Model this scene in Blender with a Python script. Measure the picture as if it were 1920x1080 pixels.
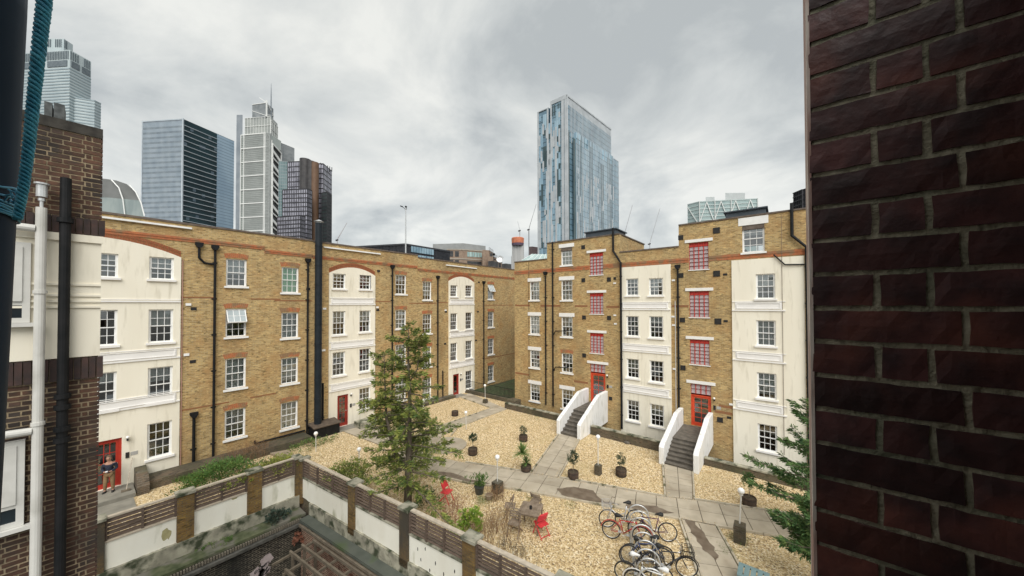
import bpy, math, random
import numpy as np
from mathutils import Vector, Matrix, Euler
random.seed(7); RN = random.Random(11)
C = bpy.context.scene
for o in list(bpy.data.objects): bpy.data.objects.remove(o)
COL = C.collection
# ------------------------------------------------------------------ camera
F, PITCH, ROLL, CY, AL = 644.14, .0141, .0024, 561.8, .6676
H = 8.0                                     # eye height above the garden
cam = bpy.data.cameras.new('camera'); camo = bpy.data.objects.new('camera', cam); COL.objects.link(camo)
cam.sensor_width = 36; cam.lens = F/1920*36; cam.shift_y = (CY-540)/1920; cam.clip_start = .05; cam.clip_end = 6000
camo.location = (0, 0, H)
camo.matrix_world = (Matrix.Translation((0, 0, H)) @ Matrix.Rotation(AL, 4, 'Z') @ Matrix.Rotation(math.pi/2+PITCH, 4, 'X') @ Matrix.Rotation(-ROLL, 4, 'Z'))
C.camera = camo
C.render.resolution_x, C.render.resolution_y = 1024, 576
# ------------------------------------------------------------------ world, sun, exposure
EXPO = 1.10
C.view_settings.view_transform = 'Standard'; C.view_settings.look = 'None'
C.view_settings.exposure = EXPO; C.view_settings.gamma = 1; C.view_settings.use_curve_mapping = False
SUN_EL, SUN_AZ = math.radians(48), math.radians(-42)     # direction the light comes from (angle from +X)
W = bpy.data.worlds.new('World'); C.world = W; W.use_nodes = True
nt = W.node_tree; N = nt.nodes; LK = nt.links; N.clear()
def nn(t, **k):
    n = N.new(t)
    for a, b in k.items(): setattr(n, a, b)
    return n
out = nn('ShaderNodeOutputWorld'); sky = nn('ShaderNodeTexSky', sky_type='NISHITA', sun_disc=False, sun_elevation=SUN_EL, sun_rotation=math.pi/2-SUN_AZ)
bg1 = nn('ShaderNodeBackground'); bg1.inputs[1].default_value = .08; LK.new(sky.outputs[0], bg1.inputs[0])
tc = nn('ShaderNodeTexCoord'); sp = nn('ShaderNodeSeparateXYZ'); LK.new(tc.outputs['Generated'], sp.inputs[0])
def wm(op, a, b):
    n = nn('ShaderNodeMath', operation=op)
    for i, v in enumerate((a, b)):
        if isinstance(v, (int, float)): n.inputs[i].default_value = v
        elif v is not None: LK.new(v, n.inputs[i])
    return n.outputs[0]
zz = wm('ADD', wm('MAXIMUM', sp.outputs[2], 0.), .32)
cb = nn('ShaderNodeCombineXYZ'); LK.new(wm('DIVIDE', sp.outputs[0], zz), cb.inputs[0]); LK.new(wm('DIVIDE', sp.outputs[1], zz), cb.inputs[1])
cb.inputs[2].default_value = 3.1
n1 = nn('ShaderNodeTexNoise'); n1.inputs['Scale'].default_value = 1.9; n1.inputs['Detail'].default_value = 8; n1.inputs['Roughness'].default_value = .56; n1.inputs['Distortion'].default_value = .35
n2 = nn('ShaderNodeTexNoise'); n2.inputs['Scale'].default_value = .55; n2.inputs['Detail'].default_value = 3
LK.new(cb.outputs[0], n1.inputs['Vector']); LK.new(cb.outputs[0], n2.inputs['Vector'])
mixn = wm('ADD', wm('MULTIPLY', n1.outputs['Fac'], .68), wm('MULTIPLY', n2.outputs['Fac'], .42))
cr = nn('ShaderNodeValToRGB'); LK.new(mixn, cr.inputs[0])
e = cr.color_ramp.elements
e[0].position = .455; e[0].color = (.262, .277, .278, 1); e[1].position = .645; e[1].color = (.468, .470, .445, 1)
m_ = e.new(.54); m_.color = (.352, .364, .356, 1)
bg2 = nn('ShaderNodeBackground'); LK.new(cr.outputs[0], bg2.inputs[0]); bg2.inputs[1].default_value = .90
mx = nn('ShaderNodeMixShader'); mx.inputs[0].default_value = .93; LK.new(bg1.outputs[0], mx.inputs[1]); LK.new(bg2.outputs[0], mx.inputs[2]); LK.new(mx.outputs[0], out.inputs[0])
sl = bpy.data.lights.new('sun', 'SUN'); sl.energy = 1.5; sl.angle = math.radians(50); sl.color = (1, .975, .93)
so = bpy.data.objects.new('sun', sl); COL.objects.link(so)
sd = Vector((math.cos(SUN_EL)*math.cos(SUN_AZ), math.cos(SUN_EL)*math.sin(SUN_AZ), math.sin(SUN_EL)))
so.rotation_euler = sd.to_track_quat('Z', 'Y').to_euler(); so.location = sd*60

# ------------------------------------------------------------------ photo geometry helpers (rays of the measured camera)
sa, ca = math.sin(AL), math.cos(AL)
def wray(px, py):
    d0, d1, d2 = px-960, F, -(py-CY)
    cr_, sr_ = math.cos(ROLL), math.sin(ROLL)
    d0, d2 = cr_*d0-sr_*d2, sr_*d0+cr_*d2
    cp, spp = math.cos(PITCH), math.sin(PITCH)
    d1, d2 = cp*d1-spp*d2, spp*d1+cp*d2
    return (d0*ca-d1*sa, d0*sa+d1*ca, d2)
def G(px, py, z=0.):
    d = wray(px, py); t = (z-H)/d[2]; return (d[0]*t, d[1]*t)
def onX(px, py, X):
    d = wray(px, py); t = X/d[0]; return (d[1]*t, H+d[2]*t)
def onY(px, py, Y):
    d = wray(px, py); t = Y/d[1]; return (d[0]*t, H+d[2]*t)
XL, YR = -22.785, 22.487        # the two courtyard facades

# ------------------------------------------------------------------ materials
MAT = {}
def mat(name, c1, c2=None, scale=4., rough=.8, bump=0., metal=0., detail=5, lo=.35, hi=.65, stretch=None, spec=None, coat=0, c3=None, s3=.5, lo3=.5, hi3=.7, rnd=0):
    if name in MAT: return MAT[name]
    m = bpy.data.materials.new(name); m.use_nodes = True; t = m.node_tree; b = t.nodes['Principled BSDF']
    b.inputs['Roughness'].default_value = rough; b.inputs['Metallic'].default_value = metal
    if spec is not None: b.inputs['Specular IOR Level'].default_value = spec
    if coat: b.inputs['Coat Weight'].default_value = coat
    b.inputs['Base Color'].default_value = (*c1, 1)
    last = None
    if c2 is not None:
        g = t.nodes.new('ShaderNodeNewGeometry'); v = g.outputs['Position']
        if stretch:
            mp = t.nodes.new('ShaderNodeMapping'); mp.inputs['Scale'].default_value = stretch; t.links.new(v, mp.inputs[0]); v = mp.outputs[0]
        no = t.nodes.new('ShaderNodeTexNoise'); no.inputs['Scale'].default_value = scale; no.inputs['Detail'].default_value = detail; t.links.new(v, no.inputs['Vector'])
        r = t.nodes.new('ShaderNodeValToRGB'); r.color_ramp.elements[0].position = lo; r.color_ramp.elements[1].position = hi
        r.color_ramp.elements[0].color = (*c1, 1); r.color_ramp.elements[1].color = (*c2, 1); t.links.new(no.outputs['Fac'], r.inputs[0])
        last = r.outputs[0]
        if c3 is not None:
            n3 = t.nodes.new('ShaderNodeTexNoise'); n3.inputs['Scale'].default_value = s3; n3.inputs['Detail'].default_value = 6; t.links.new(v, n3.inputs['Vector'])
            r3 = t.nodes.new('ShaderNodeMapRange'); r3.inputs[1].default_value = lo3; r3.inputs[2].default_value = hi3; t.links.new(n3.outputs['Fac'], r3.inputs[0])
            mx3 = t.nodes.new('ShaderNodeMix'); mx3.data_type = 'RGBA'; t.links.new(r3.outputs[0], mx3.inputs[0]); t.links.new(last, mx3.inputs[6]); mx3.inputs[7].default_value = (*c3, 1); last = mx3.outputs[2]
        if rnd:
            oi = t.nodes.new('ShaderNodeObjectInfo'); mr = t.nodes.new('ShaderNodeMapRange'); mr.inputs[3].default_value = 1-rnd; mr.inputs[4].default_value = 1+rnd; t.links.new(oi.outputs['Random'], mr.inputs[0])
            vm = t.nodes.new('ShaderNodeVectorMath'); vm.operation = 'SCALE'; t.links.new(last, vm.inputs[0]); t.links.new(mr.outputs[0], vm.inputs['Scale']); last = vm.outputs[0]
        t.links.new(last, b.inputs['Base Color'])
        if bump:
            bp = t.nodes.new('ShaderNodeBump'); bp.inputs['Strength'].default_value = bump; bp.inputs['Distance'].default_value = .02; t.links.new(no.outputs['Fac'], bp.inputs['Height']); t.links.new(bp.outputs[0], b.inputs['Normal'])
    MAT[name] = m; return m
def brickmat(name, ca_, cb_, mortar, patch, soot, bump=.5, w=.225, h=.075, ms=.010, soot_lo=.55, soot_hi=.8, patch_lo=.45, patch_hi=.7):
    m = bpy.data.materials.new(name); m.use_nodes = True; t = m.node_tree; b = t.nodes['Principled BSDF']; b.inputs['Roughness'].default_value = .9
    g = t.nodes.new('ShaderNodeNewGeometry'); s = t.nodes.new('ShaderNodeSeparateXYZ'); t.links.new(g.outputs['Position'], s.inputs[0])
    ad = t.nodes.new('ShaderNodeMath'); t.links.new(s.outputs[0], ad.inputs[0]); t.links.new(s.outputs[1], ad.inputs[1])
    c = t.nodes.new('ShaderNodeCombineXYZ'); t.links.new(ad.outputs[0], c.inputs[0]); t.links.new(s.outputs[2], c.inputs[1])
    bt = t.nodes.new('ShaderNodeTexBrick'); t.links.new(c.outputs[0], bt.inputs['Vector'])
    bt.inputs['Scale'].default_value = 1; bt.inputs['Brick Width'].default_value = w; bt.inputs['Row Height'].default_value = h; bt.inputs['Mortar Size'].default_value = ms; bt.inputs['Mortar Smooth'].default_value = .3
    bt.inputs['Color1'].default_value = (*ca_, 1); bt.inputs['Color2'].default_value = (*cb_, 1); bt.inputs['Mortar'].default_value = (*mortar, 1); bt.inputs['Bias'].default_value = 0
    def noise(scale, lo, hi, det=6, st=(1, 1, 1)):
        mp = t.nodes.new('ShaderNodeMapping'); mp.inputs['Scale'].default_value = st; t.links.new(g.outputs['Position'], mp.inputs[0])
        n = t.nodes.new('ShaderNodeTexNoise'); n.inputs['Scale'].default_value = scale; n.inputs['Detail'].default_value = det; n.inputs['Roughness'].default_value = .65; t.links.new(mp.outputs[0], n.inputs['Vector'])
        r = t.nodes.new('ShaderNodeMapRange'); r.inputs[1].default_value = lo; r.inputs[2].default_value = hi; t.links.new(n.outputs['Fac'], r.inputs[0]); return r.outputs[0]
    def mixc(f, a, col):
        x = t.nodes.new('ShaderNodeMix'); x.data_type = 'RGBA'; t.links.new(f, x.inputs[0]); t.links.new(a, x.inputs[6]); x.inputs[7].default_value = (*col, 1); return x.outputs[2]
    v = mixc(noise(1.1, patch_lo, patch_hi), bt.outputs['Color'], patch)
    v = mixc(noise(3.6, .54, .64, st=(1, 1, 3.2)), v, tuple(x*.30 for x in ca_))
    v = mixc(noise(4.7, .57, .66, st=(1, 1, 3.4)), v, tuple(min(1, x*1.25) for x in ca_))
    v = mixc(noise(2.2, .60, .72, st=(1, 1, 1.5)), v, patch)
    v = mixc(noise(.45, soot_lo, soot_hi, st=(1, 1, .5)), v, soot)
    t.links.new(v, b.inputs['Base Color'])
    bp = t.nodes.new('ShaderNodeBump'); bp.inputs['Strength'].default_value = bump; bp.inputs['Distance'].default_value = .01; bp.invert = True
    t.links.new(bt.outputs['Fac'], bp.inputs['Height']); t.links.new(bp.outputs[0], b.inputs['Normal'])
    MAT[name] = m; return m
M_STOCK = brickmat('stock_brick', (.57, .405, .175), (.31, .205, .080), (.48, .385, .235), (.42, .255, .105), (.20, .14, .07), soot_lo=.52, soot_hi=.85)
M_REDB = brickmat('dark_red_brick', (.085, .040, .026), (.045, .026, .018), (.10, .085, .065), (.045, .032, .02), (.022, .022, .018))
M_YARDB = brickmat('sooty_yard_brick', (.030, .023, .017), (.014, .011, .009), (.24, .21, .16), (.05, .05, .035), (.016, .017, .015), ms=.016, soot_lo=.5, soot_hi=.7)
M_PINKB = brickmat('red_yard_brick', (.22, .075, .045), (.12, .045, .03), (.50, .38, .28), (.15, .06, .04), (.08, .05, .035), ms=.022)
M_PIERB = brickmat('pier_brick', (.27, .17, .045), (.16, .09, .03), (.13, .11, .08), (.20, .11, .03), (.06, .05, .035), soot_lo=.45, soot_hi=.62)
M_LOWB = brickmat('garden_wall_brick', (.14, .10, .065), (.09, .068, .045), (.16, .14, .11), (.10, .095, .05), (.05, .048, .03), soot_lo=.45, soot_hi=.65)
M_ORANGE = mat('orange_brick', (.48, .165, .065), (.36, .125, .055), 9, .85, .3, c3=(.26, .16, .085), s3=2.2, lo3=.46, hi3=.60)
M_ARCH = mat('rubbed_arch_brick', (.34, .11, .045), (.24, .085, .035), 12, .85, .3)
M_REND = mat('cream_render', (.83, .775, .64), (.88, .83, .70), 1.1, .75, .05, c3=(.56, .51, .39), s3=5, lo3=.54, hi3=.88, stretch=(1, 1, .16))
M_MOULD = mat('white_moulding', (.82, .80, .77), (.87, .85, .82), 2, .6, .05)
M_WHITE = mat('white_paint', (.82, .82, .80), (.88, .88, .86), 3, .45)
M_WALLW = mat('white_masonry_paint', (.80, .80, .79), (.86, .86, .85), 3, .6, .1, c3=(.42, .42, .34), s3=5, lo3=.52, hi3=.85, stretch=(1, 1, .25))
M_LINT = mat('lintel_paint', (.80, .79, .76), (.86, .85, .83), 4, .6)
M_PIPE = mat('black_iron', (.006, .007, .008), (.014, .014, .015), 5, .6, spec=.25)
M_FLUE = mat('flue_metal', (.008, .013, .018), (.016, .022, .028), 3, .5, spec=.3)
M_COPE = mat('coping', (.10, .075, .058), (.16, .125, .10), 5, .8, .2)
M_REDP = mat('red_paint', (.48, .026, .014), (.56, .038, .02), 5, .4)
M_DOORR = mat('door_red', (.58, .060, .022), (.68, .085, .03), 3, .42)
M_DOORD = mat('dark_red_door', (.26, .028, .018), (.31, .035, .02), 3, .42)
M_GLASSR = mat('obscure_glass', (.30, .24, .24), (.50, .43, .43), 30, .25)
M_DARK = mat('dark_interior', (.03, .03, .032), (.06, .055, .05), 2, .9)
M_VENT = mat('vent_black', (.012, .012, .012), (.025, .022, .02), 8, .8)
M_CURT = mat('net_curtain', (.60, .62, .60), (.74, .76, .74), 8, .9, stretch=(6, 6, .6))
M_CURTG = mat('green_blind', (.30, .80, .32), (.38, .86, .40), 3, .9)
M_BLIND = mat('roller_blind', (.62, .60, .52), (.70, .68, .60), 3, .9)
M_DIMC = mat('grey_curtain', (.22, .22, .23), (.32, .32, .33), 8, .9)
M_ROOF = mat('roof_felt', (.05, .05, .052), (.09, .09, .088), 2, .9)
M_GRAVEL = None
M_SLAB = mat('paving_slab', (.38, .33, .25), (.48, .42, .325), 2.2, .85, .15, c3=(.31, .26, .19), s3=1.1, rnd=.10)
M_SLABW = mat('wet_mud', (.11, .080, .055), (.19, .15, .11), 3.5, .45)
M_KERB = mat('kerb_edging', (.40, .35, .26), (.52, .46, .36), 6, .9, .2, c3=(.10, .10, .05), s3=3, lo3=.52, hi3=.66)
M_STEP = mat('step_stone', (.085, .075, .062), (.15, .13, .105), 5, .85, .2)
M_CONC = mat('mossy_concrete', (.26, .245, .19), (.42, .40, .31), 3, .9, .4, c3=(.045, .055, .028), s3=2.6, lo3=.46, hi3=.62)
M_LEDGE = mat('green_felt_ledge', (.075, .085, .07), (.105, .115, .095), 1.6, .85, .1, c3=(.07, .10, .04), s3=.8, lo3=.55, hi3=.7)
M_PANELR = mat('stained_render', (.82, .79, .68), (.88, .86, .76), 1.5, .8, .15, stretch=(1, 1, .35), c3=(.42, .41, .28), s3=2.6, lo3=.56, hi3=.80)
M_SLAT = mat('weathered_slat', (.085, .058, .042), (.145, .105, .08), 6, .85, .3, stretch=(1, 1, 8), rnd=.15)
M_RAIL = mat('pale_rail', (.42, .36, .28), (.55, .48, .38), 6, .8, .2, stretch=(1, 1, 4))
M_TIMB = mat('old_timber', (.13, .105, .075), (.20, .165, .12), 5, .85, .3)
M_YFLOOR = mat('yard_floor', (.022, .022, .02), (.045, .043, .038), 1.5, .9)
M_BARK = mat('bark', (.085, .068, .05), (.17, .14, .10), 14, .95, .5, stretch=(1, 1, .3))
M_SOIL = mat('soil', (.05, .038, .024), (.09, .068, .042), 12, 1, .5)
def leafmat(name, a, b_, c_=None, scale=2.2):
    m = mat(name, a, b_, scale, .65, 0, c3=c_, s3=7, lo3=.5, hi3=.68)
    b = m.node_tree.nodes['Principled BSDF']; b.inputs['Specular IOR Level'].default_value = .25
    return m
M_CEDAR = leafmat('cedar_foliage', (.060, .105, .030), (.21, .25, .055), (.36, .35, .09))
M_FIR = leafmat('fir_foliage', (.034, .080, .028), (.085, .155, .045), (.16, .22, .065))
M_LEAFG = leafmat('leaf_green', (.045, .11, .026), (.10, .19, .045), (.17, .22, .05))
M_LEAFY = leafmat('leaf_yellow_green', (.16, .20, .03), (.32, .33, .06), (.09, .13, .03))
M_BRIGHT = leafmat('leaf_bright', (.11, .22, .03), (.30, .42, .06), (.50, .50, .12), 5)
M_TOPI = leafmat('topiary_leaf', (.035, .060, .032), (.075, .10, .055))
M_YUCCA = leafmat('yucca_leaf', (.05, .12, .03), (.14, .24, .06), (.28, .33, .10))
M_GRASS = leafmat('grass_blade', (.06, .13, .025), (.13, .21, .05), (.22, .24, .09))
M_TWIG = mat('dry_twig', (.20, .115, .06), (.32, .20, .11), 9, .9)
M_TWIGR = mat('reddish_twig', (.22, .085, .05), (.30, .13, .08), 9, .9)
M_BARREL = mat('barrel_wood', (.055, .036, .026), (.10, .066, .046), 9, .8, .3, stretch=(1, 1, .3))
M_TERRA = mat('glazed_pot', (.03, .035, .03), (.06, .06, .05), 6, .4)
M_STONE = mat('pot_stone', (.25, .20, .14), (.34, .28, .20), 8, .9)
M_CHAIR = mat('red_plastic', (.62, .035, .045), (.70, .05, .06), 4, .35)
M_TEAK = mat('weathered_teak', (.17, .125, .085), (.27, .21, .155), 7, .8, .2)
M_TEAL = mat('teal_plastic', (.13, .21, .22), (.17, .25, .26), 3, .4)
M_STEEL = mat('galvanised_steel', (.55, .56, .56), (.70, .71, .71), 8, .35, metal=.5)
M_TYRE = mat('tyre', (.012, .012, .012), (.022, .022, .02), 20, .7)
M_CHROME = mat('chrome', (.6, .6, .6), (.7, .7, .7), 5, .2, metal=1)
M_GLOBE = mat('opal_globe', (.85, .85, .83), (.90, .90, .88), 3, .25)
M_NAVY = mat('navy_paint', (.004, .016, .032), (.007, .022, .044), 6, .6, .05, spec=.15)
M_ROPE = mat('blue_rope', (.015, .21, .34), (.05, .33, .46), 60, .6, .3)
M_TWINE = mat('blue_twine', (.02, .18, .32), (.05, .30, .45), 60, .5)
M_PVC = mat('white_pvc', (.58, .57, .53), (.70, .69, .65), 2, .35, c3=(.34, .33, .29), s3=2, lo3=.5, hi3=.8)
def panemat(name, tint, fac):
    m = bpy.data.materials.new(name); m.use_nodes = True; t = m.node_tree; t.nodes.clear()
    o = t.nodes.new('ShaderNodeOutputMaterial'); tr = t.nodes.new('ShaderNodeBsdfTransparent'); tr.inputs[0].default_value = (*tint, 1)
    gl = t.nodes.new('ShaderNodeBsdfGlossy'); gl.inputs['Roughness'].default_value = .03; gl.inputs[0].default_value = (.9, .93, .94, 1)
    fr = t.nodes.new('ShaderNodeFresnel'); fr.inputs[0].default_value = 1.5
    ma = t.nodes.new('ShaderNodeMath'); ma.operation = 'ADD'; ma.inputs[1].default_value = fac; t.links.new(fr.outputs[0], ma.inputs[0])
    mx_ = t.nodes.new('ShaderNodeMixShader'); t.links.new(ma.outputs[0], mx_.inputs[0]); t.links.new(tr.outputs[0], mx_.inputs[1]); t.links.new(gl.outputs[0], mx_.inputs[2]); t.links.new(mx_.outputs[0], o.inputs[0])
    MAT[name] = m; return m
M_PANE = panemat('window_glass', (.86, .90, .90), .20)
def gravelmat():
    m = bpy.data.materials.new('golden_gravel'); m.use_nodes = True; t = m.node_tree; b = t.nodes['Principled BSDF']; b.inputs['Roughness'].default_value = .85
    g = t.nodes.new('ShaderNodeNewGeometry')
    v = t.nodes.new('ShaderNodeTexVoronoi'); v.inputs['Scale'].default_value = 25; t.links.new(g.outputs['Position'], v.inputs['Vector'])
    s = t.nodes.new('ShaderNodeSeparateColor'); t.links.new(v.outputs['Color'], s.inputs[0])
    r = t.nodes.new('ShaderNodeValToRGB'); t.links.new(s.outputs[0], r.inputs[0]); e = r.color_ramp.elements
    e[0].position = 0; e[0].color = (.17, .115, .06, 1); e[1].position = 1; e[1].color = (.88, .78, .58, 1)
    for p, c in ((.22, (.42, .29, .14)), (.5, (.60, .45, .235)), (.78, (.72, .57, .34))): k = e.new(p); k.color = (*c, 1)
    n = t.nodes.new('ShaderNodeTexNoise'); n.inputs['Scale'].default_value = .55; n.inputs['Detail'].default_value = 7; t.links.new(g.outputs['Position'], n.inputs['Vector'])
    mr = t.nodes.new('ShaderNodeMapRange'); mr.inputs[1].default_value = .52; mr.inputs[2].default_value = .75; mr.inputs[4].default_value = .55; t.links.new(n.outputs['Fac'], mr.inputs[0])
    x = t.nodes.new('ShaderNodeMix'); x.data_type = 'RGBA'; t.links.new(mr.outputs[0], x.inputs[0]); t.links.new(r.outputs[0], x.inputs[6]); x.inputs[7].default_value = (.46, .36, .18, 1)
    t.links.new(x.outputs[2], b.inputs['Base Color'])
    bp = t.nodes.new('ShaderNodeBump'); bp.invert = True; bp.inputs['Strength'].default_value = .7; bp.inputs['Distance'].default_value = .025; t.links.new(v.outputs['Distance'], bp.inputs['Height']); t.links.new(bp.outputs[0], b.inputs['Normal'])
    MAT['gravel'] = m; return m
M_GRAVEL = gravelmat()

# ------------------------------------------------------------------ mesh building
OFF = {}
def off(parent):
    return OFF.get(parent.name, Vector((0, 0, 0))) if parent is not None else Vector((0, 0, 0))
def link(o, parent=None, label=None, cat=None, group=None, kind=None):
    COL.objects.link(o)
    if parent is not None: o.parent = parent; OFF[o.name] = off(parent)
    if label: o['label'] = label
    if cat: o['category'] = cat
    if group: o['group'] = group
    if kind: o['kind'] = kind
    return o
def empty(name, loc, label, cat, group=None, rz=0, local=False):
    o = bpy.data.objects.new(name, None); o.location = loc; o.rotation_euler = (0, 0, rz); o.empty_display_size = .2
    link(o, None, label, cat, group); OFF[o.name] = Vector((0, 0, 0)) if local else Vector(loc); return o
class MB:
    def __init__(s): s.v = []; s.f = []
    def add(s, vs, fs):
        n = len(s.v); s.v += [tuple(p) for p in vs]; s.f += [tuple(i+n for i in f) for f in fs]; return s
    def box(s, a, b):
        x0, y0, z0 = a; x1, y1, z1 = b
        return s.add([(x0, y0, z0), (x1, y0, z0), (x1, y1, z0), (x0, y1, z0), (x0, y0, z1), (x1, y0, z1), (x1, y1, z1), (x0, y1, z1)],
                     [(0, 3, 2, 1), (4, 5, 6, 7), (0, 1, 5, 4), (1, 2, 6, 5), (2, 3, 7, 6), (3, 0, 4, 7)])
    def prism(s, pts, z0, z1):
        n = len(pts); vs = [(p[0], p[1], z0) for p in pts]+[(p[0], p[1], z1) for p in pts]
        return s.add(vs, [tuple(range(n))[::-1], tuple(range(n, 2*n))]+[(i, (i+1) % n, n+(i+1) % n, n+i) for i in range(n)])
    def beam(s, p, q, w, h=None, up=(0, 0, 1)):
        h = h or w; p, q = Vector(p), Vector(q); d = (q-p).normalized(); u = Vector(up)
        if abs(d.dot(u)) > .98: u = Vector((1, 0, 0))
        r = d.cross(u).normalized(); u = r.cross(d)
        vs = [c+r*(i*w/2)+u*(j*h/2) for c in (p, q) for i, j in ((-1, -1), (1, -1), (1, 1), (-1, 1))]
        return s.add(vs, [(0, 1, 2, 3), (7, 6, 5, 4), (0, 4, 5, 1), (1, 5, 6, 2), (2, 6, 7, 3), (3, 7, 4, 0)])
    def tube(s, pts, r, n=8, closed=False, cap=True):
        pts = [Vector(p) for p in pts]; m = len(pts); rr = r if isinstance(r, (list, tuple)) else [r]*m
        vs = []; prev = None
        for i, p in enumerate(pts):
            if closed: d = pts[(i+1) % m]-pts[i-1]
            else: d = pts[min(i+1, m-1)]-pts[max(i-1, 0)]
            d.normalize()
            if prev is None:
                a = Vector((0, 0, 1)) if abs(d.z) < .9 else Vector((1, 0, 0)); u = d.cross(a).normalized()
            else:
                u = prev-d*prev.dot(d)
                u = u.normalized() if u.length > 1e-6 else d.orthogonal().normalized()
            prev = u; w = d.cross(u)
            for k in range(n):
                t = 2*math.pi*k/n; vs.append(p+(u*math.cos(t)+w*math.sin(t))*rr[i])
        fs = [(i*n+k, i*n+(k+1) % n, ((i+1) % m)*n+(k+1) % n, ((i+1) % m)*n+k) for i in range(m if closed else m-1) for k in range(n)]
        if cap and not closed: fs += [tuple(range(n))[::-1], tuple((m-1)*n+k for k in range(n))]
        return s.add(vs, fs)
    def ring(s, c, r, t, axis=(0, 1, 0), n=24, m=6):
        a = Vector(axis).normalized(); u = a.orthogonal().normalized(); w = a.cross(u)
        return s.tube([Vector(c)+(u*math.cos(2*math.pi*i/n)+w*math.sin(2*math.pi*i/n))*r for i in range(n)], t, m, closed=True)
    def lathe(s, prof, c=(0, 0, 0), n=16):
        vs = [(c[0]+r*math.cos(2*math.pi*k/n), c[1]+r*math.sin(2*math.pi*k/n), c[2]+z) for r, z in prof for k in range(n)]
        m = len(prof); fs = [(i*n+k, i*n+(k+1) % n, (i+1)*n+(k+1) % n, (i+1)*n+k) for i in range(m-1) for k in range(n)]
        fs += [tuple(range(n))[::-1], tuple((m-1)*n+k for k in range(n))]
        return s.add(vs, fs)
    def sphere(s, c, r, n=14, sq=1.):
        return s.lathe([(max(1e-4, r*math.sin(math.pi*i/10)), -r*sq*math.cos(math.pi*i/10)) for i in range(11)], c, n)
    def build(s, name, m, parent=None, smooth=False, loc=None, **k):
        me = bpy.data.meshes.new(name); o0 = off(parent)
        if loc is not None: o0 = o0+Vector(loc)
        me.from_pydata([(x-o0.x, y-o0.y, z-o0.z) for x, y, z in s.v], [], s.f); me.update()
        if smooth: me.polygons.foreach_set('use_smooth', [True]*len(me.polygons))
        me.materials.append(m); o = bpy.data.objects.new(name, me)
        if loc is not None: o.location = loc
        link(o, parent, **k)
        if loc is not None: OFF[o.name] = o0
        return o
def top(mb, name, m, label, cat, group=None, smooth=False, base=None):
    """a thing that is one mesh: its origin stands at the middle of its base"""
    vs = np.array(mb.v); b = Vector((vs[:, 0].mean(), vs[:, 1].mean(), vs[:, 2].min())) if base is None else Vector(base)
    return mb.build(name, m, None, smooth, loc=b, label=label, cat=cat, group=group)
def copy_tree(o, parent=None):
    c = o.copy(); COL.objects.link(c)
    if parent is not None: c.parent = parent
    for ch in [x for x in o.children]: copy_tree(ch, c)
    return c
def inst(name, mesh, parent, loc, rot=None, **k):
    o = bpy.data.objects.new(name, mesh); o.location = loc
    if rot: o.rotation_euler = rot
    link(o, parent, **k); return o

# ------------------------------------------------------------------ facade frames: (s, d, z) -> world; d is outward
class Fac:
    def __init__(s, kind): s.k = kind
    def w(s, a, d, z): return (XL+d, a, z) if s.k == 'L' else (a, YR-d, z)
    def px(s, x, y, d=0): return onX(x, y, XL+d) if s.k == 'L' else onY(x, y, YR-d)
    def box(s, mb, s0, s1, d0, d1, z0, z1):
        a = s.w(s0, d0, z0); b = s.w(s1, d1, z1)
        return mb.box([min(p, q) for p, q in zip(a, b)], [max(p, q) for p, q in zip(a, b)])
    def quad(s, mb, pts, flip=False):
        mb.add([s.w(*p) for p in pts], [tuple(range(len(pts)))])
    def tube(s, mb, pts, r, n=8): return mb.tube([s.w(*p) for p in pts], r, n)
FL, FR = Fac('L'), Fac('R')
def wallmesh(fac, s0, s1, z0, z1, holes, d=0., depth=.16, mb=None):
    mb = mb or MB(); S = sorted({s0, s1, *[q for h in holes for q in h[:2] if s0 < q < s1]}); Z = sorted({z0, z1, *[q for h in holes for q in h[2:] if z0 < q < z1]})
    for i in range(len(S)-1):
        for j in range(len(Z)-1):
            cs, cz = (S[i]+S[i+1])/2, (Z[j]+Z[j+1])/2
            if any(h[0] < cs < h[1] and h[2] < cz < h[3] for h in holes): continue
            fac.quad(mb, [(S[i], d, Z[j]), (S[i+1], d, Z[j]), (S[i+1], d, Z[j+1]), (S[i], d, Z[j+1])])
    for a, b, c, e in holes:
        if a < s0-1e-6 or b > s1+1e-6 or c < z0-1e-6 or e > z1+1e-6: continue
        i = d-depth
        fac.quad(mb, [(a, d, c), (a, i, c), (a, i, e), (a, d, e)]); fac.quad(mb, [(b, d, c), (b, d, e), (b, i, e), (b, i, c)])
        fac.quad(mb, [(a, d, c), (b, d, c), (b, i, c), (a, i, c)]); fac.quad(mb, [(a, d, e), (a, i, e), (b, i, e), (b, d, e)])
    return mb
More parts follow.
